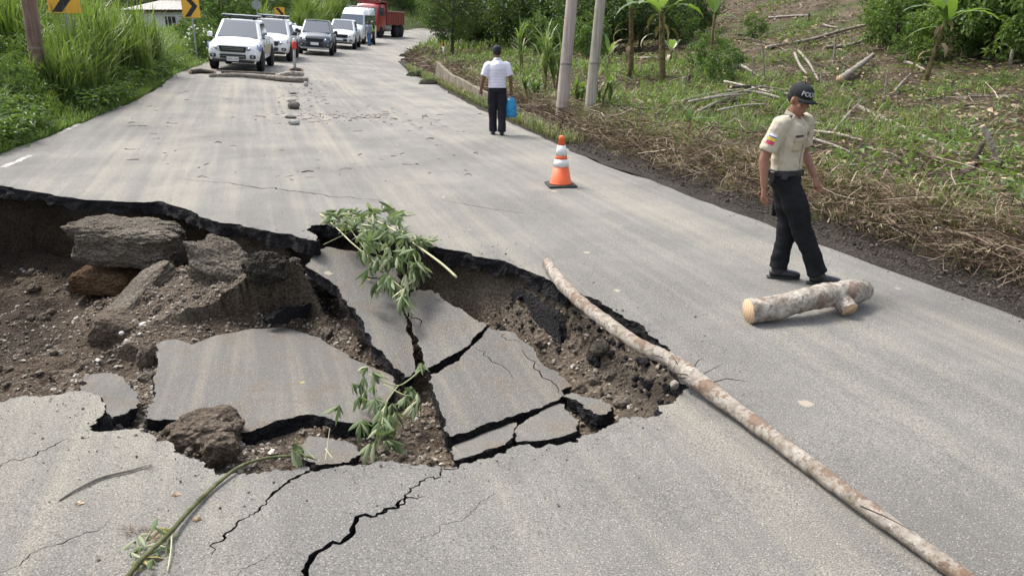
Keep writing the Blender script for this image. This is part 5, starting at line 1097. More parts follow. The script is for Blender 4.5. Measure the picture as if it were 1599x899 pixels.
for i, (px, py, s, lb) in enumerate([(457, 147, (.13, .10, .05), 'small flat stone, closest to the logs in the row of stones'), (455, 160, (.14, .10, .09), 'pale pyramid shaped stone in the row on road'), (459, 170, (.20, .16, .14), 'largest dark boulder in the row of stones on road'), (454, 185, (.17, .10, .06), 'flat dark oblong stone in the row on road'), (460, 195, (.16, .11, .09), 'white topped stone, farthest from the logs in the row'), (478, 135, (.10, .10, .12), 'pale stone at the end of the longest roadblock log')]):
    p = rl(px, py); s = tuple(k * .8 for k in s); o = link('stone', rock_mesh('stone', s, plain('stone_%d' % i, ((.16, .15, .13), (.34, .32, .28), (.12, .11, .10), (.12, .115, .105), (.32, .31, .28), (.33, .31, .28))[i], .9, .2, .35, 8, bump=.5), 20 + i, 3, .25), None, p + Vector((0, 0, s[2] * .7))); tag(o, lb, 'stone')
r = np.random.default_rng(91); n = 420; cx = np.concatenate([r.normal(468, 25, 160), r.normal(540, 70, 160), r.uniform(200, 760, 100)]); cy = np.concatenate([r.normal(150, 14, 160), r.normal(183, 5, 160), r.uniform(140, 290, 100)])
P = np.array([rl(a, b_, .004) for a, b_ in zip(cx, cy)]); V, F, rn = twigs(P, r.uniform(.05, .30, n) * .8, r.uniform(.004, .012, n), 92, .05)
tag(link('road_debris', np_mesh('road_debris', V, F, M['twig'], False, rn)), 'scattered twig bits and crumbs on the road round the stones', 'debris', kind='stuff')
for i, (px, py, w, lb) in enumerate([(638, 89, 1.0, 'grassy soil clump on the right road edge with a thin upright twig'), (648, 107, .8, 'flat soil clump on road edge beyond the low wall'), (655, 119, .95, 'dark soil clump spilled on road at the wall end'), (672, 131, .7, 'smallest low soil clump nearest the low wall')]):
    p = rl(px, py); o = link('soil_clump', rock_mesh('soil_clump', (.55 * w, .45 * w, .24 * w), M['verge'], 60 + i, 4, .35), None, p); tag(o, lb, 'soil clump')
    r = np.random.default_rng(i); n = 160; q = r.normal(0, .24 * w, (n, 2)); P = np.column_stack([q, np.full(n, .12 * w) - .22 * (q ** 2).sum(1)]); V, F, rn = blades(P, r.uniform(.08, .3, n), np.full(n, .018), r.uniform(.3, 1, n), i)
    tag(link('grass_tuft', np_mesh('grass_tuft', V, F, M['grass'], False, rn), o), kind='stuff')

# ---- house behind the left bank
D = 54; x0 = px_x(214, D); x1 = px_x(300, D); g0 = gz((x0 + x1) / 2, D); e = empty('house', ((x0 + x1) / 2, D + 2, g0), R(-6), 'small white walled house with tin roof behind the tall grass', 'house'); Wd = x1 - x0; hh = at(250, 17, D).z - g0
M['wallwhite'] = plain('house_white', (.62, .64, .68), .85, .2, .08, 2.); M['tin'] = plain('tin_roof', (.24, .225, .20), .5, .5, .2, 3., metal=.3)
mb = MB(); mb.box((0, 0, hh / 2 - .3), (Wd, 4, hh + .6)); mb.build('wall', M['wallwhite'], e)
mb = MB(); n = 40; xs = np.linspace(-Wd / 2 - .5, Wd / 2 + .5, n); vs = []
for i, xx in enumerate(xs): zz = .025 * (i % 2); vs += [(xx, -2.6, hh + .05 + zz), (xx, 2.6, hh + .75 + zz), (xx, -2.6, hh + .02 + zz), (xx, 2.6, hh + .72 + zz)]
mb.add(vs, [f for i in range(n - 1) for f in ((i * 4, i * 4 + 1, i * 4 + 5, i * 4 + 4), (i * 4 + 2, i * 4 + 6, i * 4 + 7, i * 4 + 3), (i * 4, i * 4 + 4, i * 4 + 6, i * 4 + 2), (i * 4 + 1, i * 4 + 3, i * 4 + 7, i * 4 + 5))]); mb.build('roof', M['tin'], e, recalc=False)
mb = MB(); mb.box((0, -2.3, hh - .02), (Wd + .6, .08, .12)); mb.build('eave_beam', plain('beam_wood', (.14, .10, .075)), e)
wx = px_x(277, D) - e.location.x; wz = at(277, 38, D).z - g0
wn_ = MB().box((wx, -2.01, wz), (.75, .03, .95)).build('window', plain('dark_glass', (.02, .025, .03), .15, .5), e)
mb = MB(); mb.box((wx - .41, -2.02, wz), (.07, .06, 1.05)); mb.box((wx + .41, -2.02, wz), (.07, .06, 1.05)); mb.box((wx, -2.02, wz + .5), (.76, .06, .07)); mb.box((wx, -2.02, wz - .5), (.76, .06, .07)); mb.build('frame', M['wallwhite'], wn_)
for k in (-.18, .1): MB().box((wx + k, -2.035, wz), (.035, .03, .94)).build('bar', M['reflect'], wn_)
mb = MB(); mb.box((px_x(263, D) - e.location.x, -2.06, at(263, 66, D).z - g0), (.95, .10, .8)); mb.build('brick_panel', plain('terracotta', (.36, .17, .11), .9, .2, .25, 10), e)
mb = MB(); mb.prism([(0, 0), (.35, 0), (.6, -1.1), (.45, -1.1)], -2.3, -2.02); o = mb.build('buttress', M['wallwhite'], e, loc=(px_x(270, D) - e.location.x, 0, at(270, 46, D).z - g0))
o = link('red_cloth', rock_mesh('red_cloth', (.26, .10, .42), plain('red_cloth', (.50, .10, .10), .9, .1, .3, 5), 4, 3, .4), None, at(281, 48, 51.8)); tag(o, 'red cloth hanging below the barred window of the white house', 'cloth')
# ================================================================== VEHICLES
def paint(name, c, rough=.28, dirt=.35):
    t = NT(name, rough, .5); v = t.co(); z = t.n('SeparateXYZ', Vector=v).outputs[2]; f = t.noise(v, 2.2, 6, .65)
    d = t.ramp(t.math('ADD', t.math('MULTIPLY', z, -.55), t.math('ADD', t.math('MULTIPLY', f, .5), .42)), [(.32, 0.), (.75, dirt)])
    t.color(t.mix(d, c, (.30, .25, .18))); t.b.inputs['Coat Weight'].default_value = .35; t.b.inputs['Coat Roughness'].default_value = .15; return t.m
M['white_paint'] = paint('white_paint', (.74, .75, .75)); M['white_paint2'] = paint('white_paint_dusty', (.68, .685, .67), .35, .55); M['dark_paint'] = paint('slate_paint', (.050, .058, .072), .25, .25); M['red_paint'] = paint('truck_red', (.30, .018, .022), .4, .45); M['dull_red'] = paint('dump_red', (.26, .045, .040), .7, .7)
t = NT('car_glass', .06, .6, (.05, .07, .09)); t.b.inputs['Coat Weight'].default_value = .5; M['glass'] = t.m
M['tyre'] = plain('tyre', (.022, .022, .024), .85, .25, .25, 9); M['rimm'] = plain('wheel_rim', (.34, .35, .36), .35, .5, .15, metal=.7); M['black_trim'] = plain('black_trim', (.014, .014, .016), .5, .4, .1); M['chrome'] = plain('chrome', (.55, .56, .57), .2, .5, .05, metal=.9)
t = NT('lamp_glass', .12, .6, (.27, .30, .33)); t.b.inputs['Coat Weight'].default_value = .5; M['lamp'] = t.m
M['plate'] = plain('licence_plate', (.62, .63, .62), .5, .4, .05); M['blue'] = plain('emblem_blue', (.05, .12, .42), .4)
def loft(st, m, name, parent, bevel=0., smooth=True):
    """st: (x, zb, zm, zt, hb, hm, ht, crown)"""
    mb = MB(); vs = []; k = 0
    for (x, zb, zm, zt, hb, hm, ht, cw) in st:
        half = [(hb * .9, zb), (hb, zb + .05), (hm, zm), (hm * .995, zm + (zt - zm) * .25), (ht + (hm - ht) * .12, zt - .10), (ht * .93, zt - .02), (ht * .5, zt + cw * .8)]
        ring = [(x, y, z) for y, z in half] + [(x, 0, zt + cw)] + [(x, -y, z) for y, z in reversed(half)]; k = len(ring); vs += ring
    fs = [(i * k + a, i * k + (a + 1) % k, (i + 1) * k + (a + 1) % k, (i + 1) * k + a) for i in range(len(st) - 1) for a in range(k)] + [tuple(range(k)), tuple((len(st) - 1) * k + a for a in range(k - 1, -1, -1))]
    o = mb.add(vs, fs).build(name, m, parent, smooth)
    o.data.polygons.foreach_set('use_smooth', [True] * len(o.data.polygons)); q = o.modifiers.new('edge', 'EDGE_SPLIT'); q.split_angle = R(42); return o
def wheel(parent, x, y, r, w, side):
    W = empty('wheel', (x, y, r), 0); W.parent = parent
    MB().lathe([(r * .62, -w / 2), (r * .93, -w / 2), (r, -w * .36), (r, w * .36), (r * .93, w / 2), (r * .62, w / 2)], n=26, axis='y').build('tyre', M['tyre'], W, True)
    s = side; mb = MB(); mb.lathe([(r * .63, s * w * .30), (r * .60, s * w * .42), (r * .20, s * w * .36), (r * .12, s * w * .44)], n=26, axis='y')
    for k in range(6):
        a = k * math.pi / 3; mb.box((r * .36 * math.cos(a), s * w * .42, r * .36 * math.sin(a)), (r * .46, .03, r * .14), (0, -a, 0))
    mb.build('rim', M['rimm'], W, False); return W
def pane(parent, name, P, m='glass', off=.008, inset=.0):
    P = [Vector(p) for p in P]; n = (P[1] - P[0]).cross(P[2] - P[0]).normalized(); c = sum(P, Vector()) / len(P)
    Q = [p + (c - p).normalized() * inset for p in P]
    if (c.x * n.x + c.y * n.y) < 0: n = -n
    mb = MB(); k = len(Q); mb.add([q + n * off for q in Q] + [q - n * .03 for q in Q], [tuple(range(k)), tuple(range(2 * k - 1, k - 1, -1))] + [(i, (i + 1) % k, (i + 1) % k + k, i + k) for i in range(k)])
    return mb.build(name, M[m], parent)
def cabin(parent, m, x0, x1, t0, t1, z0, z1, hw0, hw1, doors=2):
    """greenhouse: base x0(front)..x1(rear) at z0, top t0..t1 at z1"""
    B = [(x0, hw0 * .93), (x0 - .18, hw0), (x1 + .08, hw0), (x1, hw0 * .94), (x1, -hw0 * .94), (x1 + .08, -hw0), (x0 - .18, -hw0), (x0, -hw0 * .93)]
    T = [(t0, hw1 * .90), (t0 - .12, hw1), (t1 + .10, hw1), (t1, hw1 * .92), (t1, -hw1 * .92), (t1 + .10, -hw1), (t0 - .12, -hw1), (t0, -hw1 * .90)]
    mb = MB(); lv = [(z0, 0.), (z0 + (z1 - z0) * .5, .5), (z1 - .05, .93), (z1, 1.06)]; vs = []
    for z, f in lv: vs += [(b[0] + (t_[0] - b[0]) * min(f, 1) - (0.10 * (f > 1) * (1 if b[0] > 0 else -1)), (b[1] + (t_[1] - b[1]) * min(f, 1)) * (.93 if f > 1 else 1), z) for b, t_ in zip(B, T)]
    fs = [(i * 8 + a, i * 8 + (a + 1) % 8, i * 8 + 8 + (a + 1) % 8, i * 8 + 8 + a) for i in range(3) for a in range(8)] + [tuple(range(24, 32)), tuple(range(7, -1, -1))]
    o = mb.add(vs, fs).build('cabin', m, parent, bevel=.035)
    def pt(x_f, f, side, fr=0):
        if fr == 1: y = (hw0 * .93 + (hw1 * .90 - hw0 * .93) * f) * x_f; return (x0 + (t0 - x0) * f, y, z0 + (z1 - z0) * f)
        if fr == 2: y = (hw0 * .93 + (hw1 * .90 - hw0 * .93) * f) * x_f; return (x1 + (t1 - x1) * f, y, z0 + (z1 - z0) * f)
        xb = x0 - .18 + (x1 + .08 - x0 + .18) * x_f; xt = t0 - .12 + (t1 + .10 - t0 + .12) * x_f; return (xb + (xt - xb) * f, side * (hw0 + (hw1 - hw0) * f), z0 + (z1 - z0) * f)
    pane(parent, 'windscreen', [pt(-.93, .07, 0, 1), pt(.93, .07, 0, 1), pt(.91, .88, 0, 1), pt(-.91, .88, 0, 1)], off=.012)
    pane(parent, 'rear_window', [pt(-.85, .15, 0, 2), pt(.85, .15, 0, 2), pt(.8, .85, 0, 2), pt(-.8, .85, 0, 2)], off=.012)
    ed = np.linspace(.03, .97, doors + 1)
    for s in (1, -1):
        for i in range(doors): a, b = ed[i] + .012, ed[i + 1] - .012; pane(parent, 'side_window', [pt(a, .08, s), pt(b, .08, s), pt(b, .84, s), pt(a, .84, s)], off=.014)
    return o
def text_mesh(s, size, m, depth=.002):
    cu = bpy.data.curves.new('t', 'FONT'); cu.body = s; cu.size = size; cu.extrude = depth; cu.align_x = 'CENTER'; cu.align_y = 'CENTER'; cu.resolution_u = 2
    o = bpy.data.objects.new('t', cu); COL.objects.link(o); dg = bpy.context.evaluated_depsgraph_get(); me = bpy.data.meshes.new_from_object(o.evaluated_get(dg)); bpy.data.objects.remove(o); bpy.data.curves.remove(cu); me.materials.clear(); me.materials.append(m); return me
def front_text(parent, name, s, size, m, x, y, z, tilt=0.):
    o = link(name, text_mesh(s, size, m), parent, (x, y, z)); o.rotation_euler = (R(90) - tilt, 0, R(90)); return o
def place(name, px, py, hx, hy, label, cat, D=None, z=None):
    p = hit(px, py) if D is None else Vector((px_x(px, D), D, 0))
    if D is not None: p.z = gz(p.x, p.y) if z is None else z
    e = empty(name, p, math.atan2(hy, hx), label, cat)
    bank = .07 if p.x < -5 and D is None else 0.                  # the road is banked: tilt the vehicle with it
    e.rotation_mode = 'XYZ'; h = math.atan2(hy, hx)
    nrm = Vector((bank, -.004, 1)).normalized(); f = Vector((math.cos(h), math.sin(h), 0)); f = (f - nrm * f.dot(nrm)).normalized(); l = nrm.cross(f)
    e.rotation_euler = Matrix((f, l, nrm)).transposed().to_euler(); return e
def pickup(e, m, rack=False, emblem=False, style=0, plate=None, bed=True, mirrors=None, front_guard=None):
    """origin on the ground below the front axle line; x forward"""
    X = -1.35                                                     # body centre shifted so that the front wheels touch the placed point
    B = empty('tmp'); 
    st = [(2.56 + X, .46, .60, .80, .66, .74, .70, .01), (2.50 + X, .40, .62, .93, .78, .84, .78, .02), (2.32 + X, .36, .66, 1.03, .86, .90, .83, .03), (1.9 + X, .36, .72, 1.09, .88, .925, .85, .04), (1.25 + X, .36, .75, 1.17, .89, .93, .86, .03), (1.0 + X, .36, .75, 1.17, .90, .93, .88, .0), (-.95 + X, .38, .75, 1.17, .90, .93, .88, .0)]
    if bed: st += [(-1.02 + X, .40, .75, 1.16, .90, .92, .89, 0), (-2.45 + X, .50, .75, 1.16, .88, .92, .89, 0), (-2.58 + X, .56, .78, 1.12, .84, .88, .86, 0)]
    else: st += [(-1.5 + X, .40, .75, 1.17, .88, .92, .88, 0), (-2.25 + X, .5, .8, 1.12, .84, .88, .84, 0)]
    loft(st, m, 'body', e)
    if bed: cabin(e, m, 1.34 + X, -1.0 + X, .50 + X, -.86 + X, 1.12, 1.80, .865, .68)
    else: cabin(e, m, 1.34 + X, -2.15 + X, .45 + X, -1.75 + X, 1.12, 1.80, .865, .68, 3)
    for y, s in ((.845, 1), (-.845, -1)):
        for x in (1.55, -1.52): wheel(e, x + X, y, .385, .25, s); MB().lathe([(.47, s * .0), (.47, s * .015), (.40, s * .018)], (x + X, s * .917, .42), 26, 'y').build('wheel_arch', M['black_trim'], e)
    MB().box((1.45 + X - 1.45, 0, .42), (3.6, 1.3, .16)).build('underbody', M['black_trim'], e)
    fx = 2.565 + X
    # grille, lamps, bumper details
    G = MB(); G.prism([(-.44, .70), (.44, .70), (.50, .91), (-.50, .91)], fx - .05, fx + .055, 'x'); g = G.build('grille', M['black_trim'], e, bevel=.02)
    for zz in ((.785, .84) if style != 2 else (.77, .82, .87)): MB().box((fx + .06, 0, zz), (.02, .76, .018)).build('bar', M['chrome'] if style == 0 else M['black_trim'], g)
    if style != 2: MB().box((fx + .052, 0, .905), (.03, .90, .022)).build('bar', M['chrome'], g)
    for s in (1, -1):
        mb = MB(); mb.add([(fx + .035, s * .44, .76), (fx + .035, s * .46, .90), (fx - .30, s * .87, .98), (fx - .24, s * .90, .84), (fx - .03, s * .78, .76), (fx - .12, s * .44, .76), (fx - .12, s * .46, .90), (fx - .40, s * .80, .98), (fx - .40, s * .80, .82), (fx - .2, s * .70, .76)],
            [(0, 1, 2, 3, 4), (5, 9, 8, 7, 6), (0, 5, 6, 1), (1, 6, 7, 2), (2, 7, 8, 3), (3, 8, 9, 4), (4, 9, 5, 0)]); h = mb.build('headlight', M['lamp'], e, bevel=.012)
        MB().ell((fx - .01, s * .58, .835), (.05, .07, .055), 10, 6).build('reflector', M['chrome'], h, True)
        mb = MB(); mb.box((fx - .005, s * .70, .56), (.10, .20, .12)); f = mb.build('fog_light', M['black_trim'], e, bevel=.02); MB().ell((fx + .04, s * .70, .56), (.02, .05, .04), 8, 5).build('lens', M['lamp'], f, True)
        mm = MB(); mm.box((.98 + X, s * 1.06, 1.22), (.12, .20, .17), taper=.9); mi = mm.build('mirror', mirrors or m, e, bevel=.03); mm = MB(); mm.box((1.0 + X, s * .94, 1.17), (.05, .14, .05)); mm.build('arm', M['black_trim'], mi)
        for x in (.05, -.78) if bed else (.05,): MB().box((x + X, s * .932, 1.03), (.20, .03, .035)).build('door_handle', M['chrome'], e, bevel=.008)
        for x in (.98, .16, -.70): MB().box((x + X, s * .926, .80), (.012, .012, .66)).build('door_gap', M['black_trim'], e)
    mb = MB(); mb.box((fx + .02, 0, .55), (.09, .92, .15)); li = mb.build('lower_intake', M['black_trim'], e, bevel=.03)
    MB().box((fx + .066, 0, .55), (.02, .90, .02)).build('bar', M['chrome'] if style == 0 else M['black_trim'], li)
    mb = MB(); mb.box((fx - .02, 0, .38), (.16, 1.5, .09)); mb.build('skid_plate', front_guard or M['black_trim'], e, bevel=.03)
    if plate is not None:
        p_ = MB().box((fx + .085, -.0, .46 if style == 0 else .62), (.012, .42, .15)).build('licence_plate', M['plate'], e)
        front_text(p_, 'plate_text', plate, .085, M['black_sign'], fx + .0925, 0, .455 if style == 0 else .615)
    MB().tube([(1.32 + X, -.5, 1.185), (1.25 + X, .0, 1.21)], .008, 4).build('wiper', M['black_trim'], e); MB().tube([(1.32 + X, .15, 1.185), (1.25 + X, .6, 1.21)], .008, 4).build('wiper', M['black_trim'], e)
    MB().box((1.60 + X, 0, 1.075), (.01, .01, .01)).build('badge', M['chrome'], e)
    if rack:
        lb = MB(); lb.box((-.02 + X, 0, 1.93), (.30, 1.42, .075)); L = lb.build('light_bar', M['black_trim'], e, bevel=.02); MB().box((-.02 + X, 0, 1.972), (.32, 1.44, .025)).build('bar_cover', M['white_paint'], L)
        for s in (1, -1): MB().box((-.02 + X, s * .45, 1.85), (.08, .08, .14)).build('foot', M['black_trim'], L)
        for y in (-.5, -.2, .2, .5): MB().box((.135 + X, y, 1.93), (.01, .2, .05)).build('lens', M['glass'], L)
        MB().box((-.6 + X, 0, 1.84), (.05, 1.2, .05)).build('rack_bar', M['black_trim'], e)
    if emblem:
        for s in (1, -1):
            mb = MB(); P = [(1.96 + X, .74), (2.0 + X, 1.0), (2.26 + X, .98), (2.30 + X, .78)]; mb.prism(P, s * .925, s * .938); b = mb.build('emblem', M['blue'], e)
            mb = MB(); mb.prism([(2.12 + X + .05 * math.cos(a), .88 + .06 * math.sin(a)) for a in np.linspace(0, 6.28, 10)[:-1]], s * .938, s * .944); mb.build('crest', M['plate'], b)
            mb = MB(); mb.prism([(.9 + X, .60), (.9 + X, .92), (-.9 + X, .92), (-.9 + X, .60)], s * .929, s * .937); mb.build('side_stripe', plain('stripe_tan', (.36, .30, .20), .5), e)
    bpy.data.objects.remove(B)
c = place('police_pickup', 373, 108.5, .175, -1, 'white police pickup with roof light bar and blue emblem before the log roadblock', 'pickup'); pickup(c, M['white_paint'], True, True, 0, 'UMA-1241')
c = place('white_pickup', 424, 93.5, .17, -1, 'second white pickup parked directly behind the police pickup', 'pickup'); pickup(c, M['white_paint2'], True, False, 1, None, mirrors=M['black_trim'])
c = place('dark_pickup', 494, 85, .17, -1, 'dark slate grey pickup standing in the oncoming lane', 'pickup'); pickup(c, M['dark_paint'], False, False, 1, '', mirrors=M['black_trim'], front_guard=M['galv']); c.scale = (1.0,) * 3
c = place('white_pickup', 534, 75.5, .10, -1, 'white pickup with black grille between dark pickup and van', 'pickup'); pickup(c, M['white_paint'], False, False, 2, '')
c = place('white_car', 452, 64, .80, -.45, 'white car half hidden behind the second white pickup', 'car', D=56); pickup(c, M['white_paint'], False, False, 1, None, bed=False)
# ---- van
v_ = place('white_van', 549, 68, -.02, -1, 'white high roofed minibus with dark side windows', 'van'); X = -2.1
loft([(2.80 + X, .46, .62, .92, .70, .80, .74, .01), (2.70 + X, .38, .66, 1.05, .86, .93, .86, .02), (2.25 + X, .34, .75, 1.30, .95, 1.0, .90, .04), (2.12 + X, .34, .80, 1.42, .97, 1.0, .90, .03), (1.62 + X, .34, .95, 2.02, .97, 1.0, .82, .04), (1.30 + X, .34, 1.0, 2.36, .98, 1.0, .80, .06), (.85 + X, .34, 1.0, 2.56, .98, 1.0, .80, .06), (-2.6 + X, .36, 1.0, 2.58, .98, 1.0, .80, .05), (-2.8 + X, .42, 1.0, 2.48, .95, .97, .76, .03)], M['white_paint'], 'body', v_)
pane(v_, 'windscreen', [(2.13 + X, -.86, 1.43), (2.13 + X, .86, 1.43), (1.60 + X, .78, 2.08), (1.60 + X, -.78, 2.08)], off=.035)
for s in (1, -1):
    for (a, b) in ((1.55, .75), (.65, -.45), (-.55, -1.6), (-1.7, -2.65)): pane(v_, 'side_window', [(a + X + .25 * (a > 1), s * .97, 1.32), (b + X, s * .97, 1.32), (b + X, s * .872, 2.08), (a + X - .10 * (a > 1), s * .872, 2.08)], 'glass', .035)
    mb = MB(); mb.add([(2.72 + X, s * .50, .86), (2.68 + X, s * .55, 1.02), (2.35 + X, s * .93, 1.16), (2.40 + X, s * .98, .92), (2.5 + X, s * .5, .86), (2.5 + X, s * .5, 1.02), (2.25 + X, s * .86, 1.14), (2.25 + X, s * .88, .92)], [(0, 1, 2, 3), (7, 6, 5, 4), (0, 4, 5, 1), (1, 5, 6, 2), (2, 6, 7, 3), (3, 7, 4, 0)]); mb.build('headlight', M['lamp'], v_, bevel=.01)
    mm = MB(); mm.box((1.92 + X, s * 1.16, 1.42), (.12, .18, .30)); mi = mm.build('mirror', M['black_trim'], v_, bevel=.03); MB().box((1.92 + X, s * 1.04, 1.36), (.04, .14, .04)).build('arm', M['black_trim'], mi)
    for x in (1.75, -1.65): wheel(v_, x + X, s * .86, .36, .24, s)
MB().box((2.74 + X, 0, .80), (.06, .85, .16)).build('grille', M['black_trim'], v_, bevel=.02); MB().box((2.74 + X, 0, .50), (.14, 1.5, .12)).build('bumper', M['black_trim'], v_, bevel=.03); MB().box((.0 + X, 0, .42), (4.6, 1.5, .14)).build('underbody', M['black_trim'], v_)
rr = MB()
for s in (1, -1): rr.tube([(1.0 + X, s * .62, 2.72), (-2.4 + X, s * .62, 2.72)], .025, 6)
for x in (1.0, -.1, -1.2, -2.4): rr.tube([(x + X, -.62, 2.72), (x + X, .62, 2.72)], .02, 6); rr.tube([(x + X, -.62, 2.55), (x + X, -.62, 2.72)], .02, 5); rr.tube([(x + X, .62, 2.55), (x + X, .62, 2.72)], .02, 5)
rr.build('roof_rack', M['galv'], v_)
mb = MB(); rg = random.Random(3)
for i in range(9): mb.box((1.41 + X, -.34 + .075 * i, 2.24), (.012, .045, .05 * rg.uniform(.5, 1.2)), (0, -.85, 0))
mb.build('roof_lettering', M['black_sign'], v_)
# ---- dump truck
d_ = place('dump_truck', 578, 58, -.22, -1, 'red dump truck with dull red tipper bed at the end of the queue', 'truck'); X = -2.6
loft([(3.72 + X, .60, 1.0, 1.75, 1.0, 1.10, 1.02, .02), (3.62 + X, .55, 1.1, 2.05, 1.12, 1.18, 1.08, .03), (3.30 + X, .55, 1.3, 2.75, 1.14, 1.20, 1.06, .04), (3.05 + X, .55, 1.3, 2.95, 1.14, 1.20, 1.06, .05), (1.75 + X, .70, 1.3, 2.98, 1.14, 1.20, 1.08, .04), (1.62 + X, .75, 1.3, 2.92, 1.1, 1.16, 1.05, .02)], M['red_paint'], 'cab', d_)
pane(d_, 'windscreen', [(3.60 + X, -1.0, 1.98), (3.60 + X, 1.0, 1.98), (3.31 + X, .94, 2.64), (3.31 + X, -.94, 2.64)], off=.05)
mb = MB(); rg = random.Random(9)
for i in range(12): mb.box((3.44 + X, -.66 + .12 * i, 2.50), (.02, .09, .13 * rg.uniform(.5, 1.)), (0, -.42, 0))
mb.build('screen_lettering', M['plate'], d_)
MB().box((3.74 + X, 0, 1.35), (.06, 1.5, .42)).build('grille', M['black_trim'], d_, bevel=.02); MB().box((3.74 + X, 0, .72), (.20, 2.35, .30)).build('bumper', M['red_paint'], d_, bevel=.04)
for s in (1, -1):
    MB().box((3.76 + X, s * .92, 1.0), (.08, .34, .20)).build('headlight', M['lamp'], d_, bevel=.02)
    pane(d_, 'side_window', [(3.2 + X, s * 1.19, 1.95), (2.1 + X, s * 1.19, 1.95), (2.1 + X, s * 1.12, 2.65), (3.0 + X, s * 1.12, 2.65)], off=.02)
    mm = MB(); mm.box((3.45 + X, s * 1.42, 2.2), (.10, .18, .42)); mi = mm.build('mirror', M['black_trim'], d_, bevel=.02); MB().box((3.40 + X, s * 1.25, 2.38), (.04, .3, .04)).build('arm', M['black_trim'], mi)
    for x in (2.75, -1.2, -2.5): wheel(d_, x + X, s * 1.02, .52, .32 if x > 0 else .52, s)
    for x in (-1.2, -2.5):
        mb = MB(); mb.prism([(x + X + .62 * math.cos(a), .56 + .62 * math.sin(a)) for a in np.linspace(0, math.pi, 9)] + [(x + X + .56 * math.cos(a), .56 + .56 * math.sin(a)) for a in np.linspace(math.pi, 0, 9)], s * .78, s * 1.26); mb.build('mudguard', M['black_trim'], d_)
    MB().lathe([(.30, -.6), (.30, .6)], (.9 + X, s * .95, .85), 16, 'x').build('fuel_tank', M['galv'], d_, True)
    MB().box((2.6 + X, s * 1.17, .66), (.9, .1, .1)).build('step', M['black_trim'], d_)
MB().box((-.2 + X, 0, .85), (6.6, .9, .28)).build('chassis', M['black_trim'], d_)
bd = MB(); zf, zb = 1.25, 2.35
for (c0, dm) in (((-.95 + X, 0, 1.22), (4.7, 2.4, .12)), ((-.95 + X, 1.18, 1.80), (4.7, .08, 1.15)), ((-.95 + X, -1.18, 1.80), (4.7, .08, 1.15)), ((-3.28 + X, 0, 1.75), (.08, 2.4, 1.05)), ((1.38 + X, 0, 2.15), (.10, 2.4, 1.95))): bd.box(c0, dm)
B_ = bd.build('tipper_bed', M['dull_red'], d_, bevel=.02)
for s in (1, -1):
    for x in np.linspace(-3.1, 1.1, 7): MB().box((x + X, s * 1.245, 1.78), (.09, .05, 1.1)).build('rib', M['dull_red'], B_)
    MB().box((-.95 + X, s * 1.25, 2.40), (4.7, .07, .10)).build('top_rail', plain('rail_dusty', (.45, .30, .24), .8) if s == 1 else bpy.data.materials['rail_dusty'], B_)
MB().box((2.2 + X, 0, 3.20), (1.7, 2.3, .09)).build('cab_guard', M['dull_red'], B_, bevel=.02); MB().box((3.02 + X, 0, 3.13), (.06, 2.3, .22)).build('guard_lip', M['dull_red'], B_)
for y in (.5,): MB().tube([(1.5 + X, y, 2.8), (1.5 + X, y, 3.6)], .06, 8).build('exhaust_stack', M['galv'], d_)
# ================================================================== PEOPLE
def remeshed(mb, vox, name, m, parent, smooth_it=4, disp=None, post=None):
    o = mb.build(name, m, parent, True); q = o.modifiers.new('r', 'REMESH'); q.mode = 'VOXEL'; q.voxel_size = vox; q.use_smooth_shade = True
    s = o.modifiers.new('s', 'SMOOTH'); s.factor = .5; s.iterations = smooth_it
    bpy.context.view_layer.update(); dg = bpy.context.evaluated_depsgraph_get(); me = bpy.data.meshes.new_from_object(o.evaluated_get(dg)); o.modifiers.clear(); old = o.data; o.data = me; bpy.data.meshes.remove(old); me.name = name
    if disp:
        n = len(me.vertices); co = np.zeros(n * 3, np.float32); me.vertices.foreach_get('co', co); co = co.reshape(-1, 3); no = np.zeros(n * 3, np.float32); me.vertices.foreach_get('normal', no); no = no.reshape(-1, 3)
        co = co + no * disp(co)[:, None]; me.vertices.foreach_set('co', co.astype(np.float32).ravel()); me.update()
    me.polygons.foreach_set('use_smooth', [True] * len(me.polygons)); me.materials.clear(); me.materials.append(m); return o
def folds(amp, sc=(9, 9, 14), seed=1):
    return lambda c: amp * (fbm(c[:, 0] * sc[0] + c[:, 1] * sc[1] * .7 + c[:, 2] * 3, c[:, 2] * sc[2] + c[:, 1] * sc[1] * .6, 1., 3, seed))
def limb(mb, P, rad, n=12, oval=1.): mb.tube(smooth_path(P, 4), list(np.interp(np.linspace(0, 1, (len(P) - 1) * 4 + 1), np.linspace(0, 1, len(P)), rad)), n, True, oval=oval)
def hand(mb, w, d, f_out, curl=.5, s=1.):
    """w wrist, d direction of the hand, f_out direction the palm faces"""
    w = Vector(w); d = Vector(d).normalized(); p = Vector(f_out).normalized(); p = (p - d * p.dot(d)).normalized(); a = d.cross(p)
    mb.tube([w - d * .02, w + d * .03 * s, w + d * .075 * s, w + d * .09 * s], [.024 * s, .034 * s, .040 * s, .034 * s], 10, oval=.55)
    for i, (o, l) in enumerate(((-.030, .062), (-.010, .075), (.010, .070), (.029, .054))):
        b = w + d * .085 * s + a * o * s; k1 = b + (d * .9 + p * curl * .5) * l * .5 * s; k2 = k1 + (d * .6 + p * curl * 1.2).normalized() * l * .45 * s
        mb.tube([b, k1, k2], [.0095 * s, .009 * s, .007 * s], 7)
    b = w + d * .03 * s - a * .034 * s; mb.tube([b, b + (d * .6 - a * .7) .normalized() * .035 * s, b + (d * .95 - a * .3 + p * .3).normalized() * .068 * s], [.012 * s, .011 * s, .008 * s], 7)
M['skin'] = plain('skin', (.235, .118, .075), .55, .35, .10, 14); M['skin_dark'] = plain('skin_dark', (.15, .075, .048), .55, .35, .10, 14)
